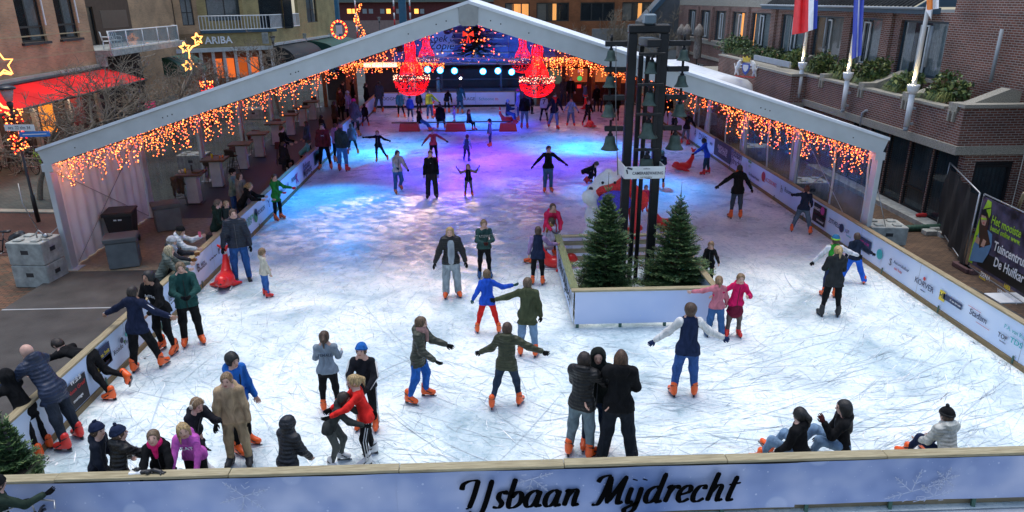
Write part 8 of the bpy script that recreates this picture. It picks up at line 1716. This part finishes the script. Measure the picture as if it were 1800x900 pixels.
for i, (fx, fy, hx, hy_, c, lb, hc_) in enumerate(((600, 212, 602, 154, (.1, .045, .025), 'spectator in rust brown jacket behind the far end of the terrace barrier', BRN), (614, 214, 618, 160, (.3, .26, .34), 'spectator in pale hat and lilac coat behind the far end of the terrace barrier', BLD), (605, 196, 609, 128, (.02, .02, .022), 'tall dark spectator before the bright doorway', DBR), (622, 192, 620, 138, BK, 'slim dark spectator standing in the bright doorway', DBR), (645, 196, 643, 146, BK, 'dark spectator by the purple lights at the far barrier corner', DBR), (590, 232, 585, 178, (.05, .035, .03), 'dark spectator with long hair behind the far terrace barrier', BRN), (568, 250, 566, 202, (.02, .02, .022), 'spectator in black beside the woman in the grey blue jacket', DBR))):
    person(lb, (fx, fy), (hx, hy_), 60+i*14, top=(c, 'coat'), bot=(BK, 'slim'), hair=('long' if i % 2 else 'short', hc_), feet='shoe', hat=('beanie', (.6, .6, .65)) if i == 1 else None)
# --- skaters under the marquee
person('teenager in burgundy and black jacket standing by the terrace barrier', (573, 297), (567, 217), 5, ll=(2, 8, -2, 7), rl=(2, 8, -2, 7), top=((.13, .02, .025), 'coat'), hem=.04, bot=(BK, 'slim'), hair=('short', DBR), logo=('><', .12, (.5, .5, .5)))
person('girl in lilac patterned jacket behind the teenager in burgundy', (592, 286), (580, 217), 150, top=((.4, .25, .5), 'coat'), hem=.03, bot=(BK, 'slim'), hair=('short', BRN), rl=(-6, 8, -20, 6))
person('child in fluffy pink hat and dark green jacket with blue jeans', (604, 301), (598, 217), 165, top=((.03, .05, .045), 'coat'), hem=.03, bot=((.06, .2, .4), 'jeans'), hair=('long', BRN), hat=('beanie', (.4, .2, .25)), feet='red')
person('girl in black jacket with white dots', (621, 271), (620, 217), 190, ll=(2, 14, -2, 12), rl=(2, 14, -4, 12), top=((.09, .09, .1), 'coat'), hem=.06, bot=(BK, 'slim'), hair=('long', BRN))
person('person in neon pink beanie and plaid coat at the end of the barrier', (626, 240), (621, 171), 170, top=((.09, .07, .09), 'coat'), hem=.14, bot=(BK, 'slim'), hair=('long', BRN), hat=('beanie', (.95, .02, .22)))
person('small child in black near the far end of the terrace barrier', (643, 222), (641, 182), 190, ll=(2, 12, 0, 10), rl=(2, 12, 0, 10), top=(BK, 'coat'), bot=((.03, .04, .07), 'slim'), hair=('short', DBR))
person('adult in grey leaning against the far barrier corner', (666, 198), (657, 130), -150, S=6, top=((.04, .045, .055), 'coat'), bot=((.06, .07, .09), 'jeans'), hair=('short', DBR), ll=(8, 14, 4, 14), rl=(4, 6, 0, 6))
person('boy in black with one arm up and one leg sliding sideways', (672, 284), (669, 229), 4, la=(20, 55, 70, 60), ra=(10, 86, 20, 92), ll=(4, 26, -2, 28), rl=(2, 4, -2, 2), top=(BK, 'coat'), hem=.03, bot=(BK, 'slim'), hair=('short', SND), glove=BK)
person('boy in red patterned sweater spreading his arms low', (762, 284), (756, 226), 14, L=12, la=(12, 58, 20, 55), ra=(12, 48, 14, 42), ll=(14, 4, -4, 3), rl=(-4, 6, -30, 5), top=((.4, .04, .03), 'sweat'), bot=(BK, 'slim'), hair=('short', SND), stripe=((.6, .6, .6), 'leg'), glove=BK)
person('boy in black sweater and wide black trousers gliding towards us', (760, 348), (752, 264), 2, la=(4, 12, 8, 6), ra=(6, 12, 12, 8), top=(BK, 'sweat'), bot=((.016, .016, .018), 'wide'), hair=('short', BRN), feet='blackskate', logo=('Jordon'[:0] or '=', .06, (.4, .4, .4)))
person('woman in pale fleece jacket and jeans with one skate lifted behind', (700, 338), (698, 264), 30, L=10, la=(25, 14, 60, 4), ra=(28, 12, 84, 0), ll=(4, 8, -46, 8), rl=(6, 4, -6, 2), top=((.4, .36, .34), 'coat'), hem=.03, bot=((.03, .1, .25), 'jeans'), hair=('short', DBR), glove=BK)
person('girl in black vest throwing both arms up', (824, 344), (821, 288), 6, la=(20, 72, 20, 145), ra=(20, 72, 20, 145), ll=(2, 8, -2, 6), rl=(2, 8, -2, 6), top=(BK, 'vest'), inner=(.25, .18, .1), bot=((.12, .12, .13), 'slim'), hair=('long', SND), glove=BK)
person('boy with pale sleeves skating away bent forward', (820, 283), (829, 236), 160, L=20, la=(30, 26, 50, 30), ra=(10, 12, 30, 4), ll=(16, 10, -12, 6), rl=(4, 10, -20, 6), top=((.04, .06, .1), 'vest'), inner=(.35, .45, .6), bot=((.02, .03, .05), 'jeans'), hair=('short', (.12, .03, .02)), feet='blue')
person('child wearing a neon yellow vest panel over a grey coat', (862, 257), (860, 209), -80, la=(4, 12, 10, 5), top=((.12, .16, .22), 'coat'), hem=.05, bot=((.03, .05, .09), 'slim'), hair=('short', DBR), hat=('beanie', BK), scarf=None)
person('person in dark jacket and jeans sitting sprawled on the bench', (757, 231), (735, 190), 84, T=1.6, ll=(62, 8, 35, 6), rl=(68, 10, 30, 8), L=-8, la=(-10, 14, -5, 8), ra=(-10, 14, -5, 8), top=(BK, 'coat'), bot=((.04, .12, .3), 'jeans'), hair=('short', DBR))
person('adult in black sitting on the bench with the back to us', (776, 226), (779, 182), 178, T=1.72, ll=(70, 10, 5, 6), rl=(70, 10, 5, 6), top=(BK, 'coat'), bot=((.02, .025, .035), 'jeans'), hair=('short', DBR))
person('small child in pink snowsuit standing at the bench', (799, 214), (798, 187), -60, la=(40, 20, 60, 10), top=((.55, .15, .35), 'puff'), bot=((.5, .15, .35), 'slim'), hair=('short', BRN), hat=('beanie', (.4, .08, .2)))
person('boy in brown jacket sitting on the bench plank', (833, 229), (828, 190), 62, T=1.3, ll=(68, 6, 8, 4), rl=(68, 6, 4, 4), top=((.06, .04, .035), 'coat'), bot=(BK, 'slim'), hair=('short', BRN))
person('skater in yellow jacket with a low stretched arm', (756, 209), (757, 158), 20, la=(12, 42, 14, 46), ra=(6, 10, 12, 5), top=((.4, .36, .02), 'coat'), hem=.03, bot=((.04, .07, .12), 'jeans'), hair=('short', DBR), glove=BK)
person('child in royal blue jacket near the bench end', (722, 213), (721, 168), 178, top=((.03, .07, .42), 'coat'), hem=.03, bot=((.04, .05, .09), 'slim'), hair=('short', DBR), feet='white')
person('skater in teal jacket behind the child in royal blue', (706, 206), (709, 160), 10, ll=(2, 12, -2, 12), top=((.03, .13, .18), 'coat'), bot=(BK, 'slim'), hair=('short', DBR))
person('skater in black beside the child in royal blue', (737, 200), (735, 160), 20, top=(BK, 'coat'), bot=(BK, 'slim'), hair=('short', BRN), feet='red')
person('skater in black bending low at the far barrier', (786, 198), (781, 168), 170, T=1.6, L=60, top=(BK, 'coat'), bot=(BK, 'slim'), hair=('short', DBR))
person('adult in dark teal jacket reaching towards the far barrier', (809, 200), (803, 148), 165, L=14, la=(30, 10, 40, 8), ra=(20, 10, 30, 4), top=((.02, .06, .08), 'coat'), bot=((.03, .05, .07), 'jeans'), hair=('short', DBR))
person('visitor in pale blue costume standing behind the far barrier under the lights', (771, 172), (771, 136), 60, z0=.5, top=((.2, .5, .62), 'puff'), bot=((.2, .5, .62), 'wide'), hair=('bald', DBR), hat=('hood',), feet='whiteshoe')
person('seated person in grey cap holding a phone at the bench end', (905, 217), (888, 176), 80, T=1.65, ll=(72, 8, 10, 6), rl=(72, 8, 6, 6), la=(30, 10, 90, 0), ra=(30, 10, 90, 0), top=((.015, .03, .045), 'coat'), bot=((.05, .1, .22), 'jeans'), hair=('short', GR), feet='red')
person('woman in magenta hat and lilac jacket by the bench end', (911, 212), (911, 157), -90, top=((.25, .2, .45), 'coat'), bot=((.1, .1, .16), 'slim'), hair=('short', BRN), hat=('beanie', (.5, .02, .15)))
person('child in black with grey blue trousers near the bench end', (922, 226), (923, 165), 175, top=(BK, 'coat'), hem=.03, bot=((.1, .14, .22), 'slim'), hair=('long', BRN), hat=('headband', (.3, .05, .2)), feet='red')
person('boy in pale football jersey skating off', (956, 214), (955, 166), 170, ll=(2, 10, -2, 10), rl=(-4, 12, -26, 10), top=((.5, .52, .56), 'sweat'), bot=(BK, 'slim'), hair=('short', DBR), feet='blackskate', logoback=('7', .4, (.02, .03, .06)))
person('youngster in navy blazer with red scarf and light jeans', (972, 226), (974, 163), 12, L=6, la=(10, 24, 12, 20), ra=(10, 30, 14, 30), ll=(12, 4, 4, 2), rl=(-8, 8, -30, 8), top=((.012, .014, .04), 'coat'), bot=((.12, .2, .42), 'jeans'), hair=('short', DBR), scarf=(.85, .03, .02), feet='red')
person('boy in pale blue hoodie with his arms held off his sides', (1003, 221), (1004, 172), -4, la=(8, 32, 12, 30), ra=(8, 32, 12, 30), ll=(2, 9, -2, 8), rl=(2, 9, -2, 8), top=((.25, .35, .5), 'hoodie'), bot=((.1, .16, .3), 'jeans'), hair=('short', BRN), feet='red', glove=BK)
person('child in black pushing the red seal at the back', (1030, 222), (1041, 176), 10, L=14, la=(35, 8, 50, 0), ra=(35, 8, 50, 0), rl=(-8, 14, -20, 12), top=(BK, 'coat'), bot=(BK, 'slim'), hair=('short', SND), feet='red')
for i, (fx, fy, hx, hy_, c, lb) in enumerate(((1072, 196, 1062, 143, (.014, .013, .014), 'dark clad spectator in white trainers before the pavilion'), (1060, 197, 1054, 146, (.06, .02, .02), 'spectator in deep red coat before the pavilion'), (1048, 196, 1043, 150, BK, 'black clad spectator before the green round sign'), (1027, 188, 1027, 146, (.1, .16, .28), 'spectator in pale blue jacket before the pavilion window'), (1002, 186, 998, 130, BK, 'tall black clad spectator under the green round sign'), (990, 186, 986, 136, (.05, .04, .04), 'long haired spectator between the chandelier and the pavilion'), (935, 200, 937, 168, BK, 'dark kneeling skater between the bench and the jersey boy'), (1082, 212, 1080, 160, BK, 'dark spectator whose legs show between the bells'))):
    person(lb, (fx, fy), (hx, hy_), (170, 20, 190, 100, 10, 150, 60, 180)[i], top=(c, 'coat'), hem=.1, bot=((.03, .035, .05) if i % 3 else BK, 'slim'), hair=('long' if i in (1, 5, 2) else 'short', DBR if i % 2 else BRN), feet='whiteshoe' if i == 0 else 'shoe')
person('teenage girl in black top and jeans with arms spread low', (963, 337), (966, 256), 2, la=(8, 50, 12, 55), ra=(8, 46, 10, 44), ll=(3, 2, -2, 2), rl=(3, 3, -2, 2), top=(BK, 'sweat'), bot=((.05, .12, .22), 'jeans'), hair=('short', BRN), hy=20, glove=BK)
person('boy in black crouching on hands before the polar bear', (1032, 322), None, 60, T=1.35, L=62, hp=30, la=(5, 12, 0, 4), ra=(5, 12, 0, 4), ll=(60, 10, -40, 5), rl=(70, 8, -50, 5), top=(BK, 'coat'), bot=(BK, 'slim'), hair=('short', BRN), glove=BK, feet='red')
person('woman in dark jacket with patterned headscarf behind the bell tower', (1160, 331), (1164, 265), 172, la=(20, 10, 60, -10), ra=(20, 10, 60, -10), top=((.012, .018, .03), 'coat'), bot=(BK, 'slim'), hair=('long', (.1, .14, .12)), hat=('beanie', (.1, .16, .14)), scarf=(.35, .2, .4))
person('person in bright blue jacket bending to push the red seal', (1241, 306), (1226, 244), -125, L=22, la=(45, 10, 50, 0), ra=(45, 10, 50, 0), ll=(6, 8, 0, 8), rl=(0, 10, -10, 10), top=((.02, .07, .55), 'coat'), hem=.05, bot=((.02, .06, .08), 'jeans'), hair=('curly', DBR), glove=BK, feet='red')
person('girl in black jacket and grey leggings holding on to the far barrier', (1203, 254), (1213, 197), 130, L=14, la=(60, 10, 50, 5), ra=(10, 30, 20, 30), ll=(4, 14, 0, 12), rl=(0, 5, -4, 5), top=(BK, 'coat'), hem=.04, bot=((.13, .14, .17), 'slim'), hair=('long', BRN), feet='red')
person('girl with long blond hair hugging herself near the far barrier', (1183, 240), (1183, 200), 5, la=(30, 10, 80, -20), ra=(30, 10, 80, -20), top=(BK, 'coat'), bot=(BK, 'slim'), hair=('long', SND))
person('tall person in black standing behind the hugging girl', (1168, 222), (1166, 156), 150, ll=(2, 12, 4, 14), top=(BK, 'coat'), bot=(BK, 'slim'), hair=('short', DBR), feet='red')
person('skater in red trousers and neon top seen between the tower posts', (1150, 262), (1152, 215), 170, top=((.35, .6, .03), 'coat'), hem=.03, bot=((.02, .08, .3), 'slim'), hair=('short', BRN), feet='red')
person('man in black jacket with orange collar spreading his arms, back to us', (1292, 384), (1299, 290), 176, la=(8, 52, 10, 48), ra=(8, 32, 10, 32), ll=(2, 4, -2, 4), rl=(2, 5, -2, 5), top=(BK, 'coat'), hem=.06, bot=((.05, .06, .08), 'slim'), hair=('short', DBR), scarf=(.9, .12, .02), glove=BK)
person('boy in navy sweater and grey jeans pushing against the barrier', (1407, 410), (1400, 326), 150, L=18, la=(70, 30, 70, 40), ra=(20, 12, 50, 4), ll=(2, 16, -4, 14), rl=(-2, 18, -14, 16), top=((.012, .02, .04), 'sweat'), bot=((.09, .13, .17), 'jeans'), hair=('short', (.1, .03, .02)), glove=BK)
person('blond girl in black jacket and black figure skates, back to us', (1457, 556), (1473, 432), 172, L=6, la=(20, 10, 70, -20), ra=(20, 10, 70, -20), ll=(2, 7, -2, 7), rl=(2, 7, -2, 7), top=((.022, .024, .026), 'coat'), hem=.08, bot=(BK, 'slim'), hair=('pony', (.55, .38, .16)), feet='blackskate')
person('child in green body warmer with white sleeves and striped hat', (1456, 522), (1459, 414), 172, L=12, la=(14, 30, 14, 34), ra=(16, 62, 18, 68), top=((.03, .28, .03), 'vest'), inner=(.62, .62, .65), bot=((.02, .03, .08), 'slim'), hair=('short', BRN), hat=('striped', (.02, .12, .25), (.3, .6, .05)), glove=BK)
person('skater in bright blue trousers half hidden behind the striped hat child', (1497, 498), (1470, 410), 165, L=16, ll=(-6, 20, -10, 20), rl=(-2, 18, -6, 24), ra=(14, 40, 20, 60), top=((.012, .02, .04), 'coat'), hem=.02, bot=((.02, .12, .6), 'wide'), hair=('short', BRN), glove=BK)
# --- round the enclosure
person('person in raspberry pink coat bending over two children', (966, 452), (964, 358), 12, L=24, hp=-25, la=(30, 12, 60, -20), ra=(30, 12, 60, -20), top=((.6, .02, .08), 'coat'), hem=.08, bot=(BK, 'slim'), hair=('short', BRN), glove=(.1, .1, .12))
person('small child in lilac bobble hat sitting on the seal', None, (971, 383), 25, T=1.05, z0=.22, ll=(68, 12, 15, 5), rl=(68, 12, 15, 5), top=((.2, .28, .42), 'puff'), bot=((.5, .45, .55), 'slim'), hair=('short', BRN), hat=('pom', (.42, .28, .55)), hy=-30)
person('girl with mustard scarf and white trousers sitting back on the seal', (935, 467), (979, 395), -60, T=1.5, ll=(74, 10, 40, 6), rl=(66, 10, 28, 6), L=-12, hy=-50, la=(10, 12, 40, -8), ra=(10, 12, 40, -8), top=((.45, .4, .5), 'coat'), bot=((.6, .6, .62), 'jeans'), hair=('short', BRN), scarf=(.3, .17, .05), feet='orange')
person('girl in navy body warmer with lilac sleeves, back to us', (945, 500), (946, 398), 172, L=6, la=(8, 14, 12, 10), ra=(30, 34, 70, 50), top=((.012, .02, .05), 'vest'), hem=.06, inner=(.3, .2, .38), bot=(BK, 'slim'), hair=('short', BRN))
person('girl in pink teddy fleece and jeans holding the enclosure rail, back to us', (1255, 592), (1262, 485), 172, la=(35, 60, 40, 75), ra=(10, 20, 20, 10), ll=(2, 6, -4, 8), rl=(2, 8, -2, 8), top=((.5, .16, .2), 'coat'), hem=.03, bot=((.04, .11, .26), 'wide'), hair=('pony', SND), feet='blue')
person('girl in magenta coat, dark skirt and patterned tights beside the enclosure', (1287, 590), (1301, 481), -6, S=-4, la=(10, 30, 110, -25), ra=(20, 60, 10, 65), top=((.6, .01, .1), 'coat'), hem=.13, skirt=(.14, .01, .03), bot=((.13, .1, .09), 'slim'), hair=('short', SND), feet='red')
person('boy in black coat peeping round the darker fir tree', (1243, 502), (1246, 424), -25, la=(35, 30, 60, 20), ra=(20, 12, 40, 0), top=(BK, 'coat'), bot=(BK, 'slim'), hair=('short', SND))
person('toddler in bright pink suit behind the bell tower', (1133, 372), (1133, 325), 4, top=((.8, .02, .1), 'puff'), bot=((.8, .02, .1), 'slim'), hair=('short', SND))
person('boy in navy vest with white sleeves gliding with arms out, back to us', (1201, 696), (1203, 535), 176, L=4, la=(8, 42, 10, 48), ra=(8, 46, 14, 62), ll=(2, 8, -4, 6), rl=(2, 6, -2, 6), top=((.012, .022, .06), 'vest'), hem=.05, inner=(.62, .62, .6), bot=((.035, .09, .26), 'jeans'), hair=('curly', BRN), glove=(.015, .03, .1))
# --- the trio
person('person in black puffer and grey jeans hugging the friend, dark hair', (1018, 803), (1022, 619), 150, L=3, la=(30, 8, 80, 8), ra=(45, 20, 80, 4), ll=(2, 6, -8, 5), rl=(4, 5, -2, 3), top=(BK, 'puff'), hem=.04, bot=((.16, .21, .23), 'jeans'), hair=('long', DBR))
person('laughing person with black hood between the two friends', (1045, 786), (1044, 614), -8, L=6, la=(20, 12, 60, -10), ra=(20, 12, 60, -10), top=((.013, .016, .014), 'coat'), hem=.04, bot=((.02, .035, .07), 'jeans'), hair=('short', DBR), hat=('hood',))
person('person in black jacket and flared black jeans with brown bob, back to us', (1084, 812), (1085, 616), 172, L=2, la=(40, 18, 80, 12), ra=(14, 14, 60, 4), ll=(2, 6, -2, 8), rl=(2, 8, -2, 10), top=(BK, 'coat'), hem=.04, bot=((.013, .016, .022), 'wide'), hair=('bob', (.1, .05, .025)))
# --- seated on the ice behind the front rail
person('person with black ponytail in black jacket sitting on the ice', None, (1407, 717), -140, T=1.66, ll=(112, 14, 22, 6), rl=(104, 20, 30, -5), la=(10, 14, 40, -5), ra=(10, 14, 40, -5), L=8, top=(BK, 'coat'), hem=.02, bot=(LJ, 'slim'), hair=('pony', (.01, .009, .009)), z0=0)
person('person with very long curly black hair waving a gloved hand', None, (1484, 704), -105, T=1.68, ll=(112, 14, 22, 6), rl=(104, 20, 30, -5), la=(38, 8, 150, 0), ra=(10, 14, 40, -5), L=6, top=(BK, 'coat'), hem=.02, bot=(LJ, 'slim'), hair=('vlong', (.012, .01, .009)), glove=(.08, .015, .015), z0=0)
person('person in cream puffer and black white bobble hat sitting alone', None, (1665, 717), -165, T=1.62, ll=(108, 12, 25, 6), rl=(108, 12, 25, 6), la=(20, 12, 60, -10), ra=(20, 12, 60, -10), L=16, top=((.5, .5, .45), 'puff'), hem=.02, bot=(NV, 'slim'), hair=('short', BRN), hat=('pom', BK, (.03, .03, .03)), z0=0)
person('person in dark green coat laying a gloved hand on the front rail corner', None, (-8, 838), 150, T=1.45, z0=GZ, L=10, ra=(50, 30, 110, 30), la=(20, 12, 60, 0), top=((.02, .035, .025), 'coat'), bot=(BK, 'slim'), hair=('short', BRN), hat=('beanie', BK), glove=BK, feet='shoe')
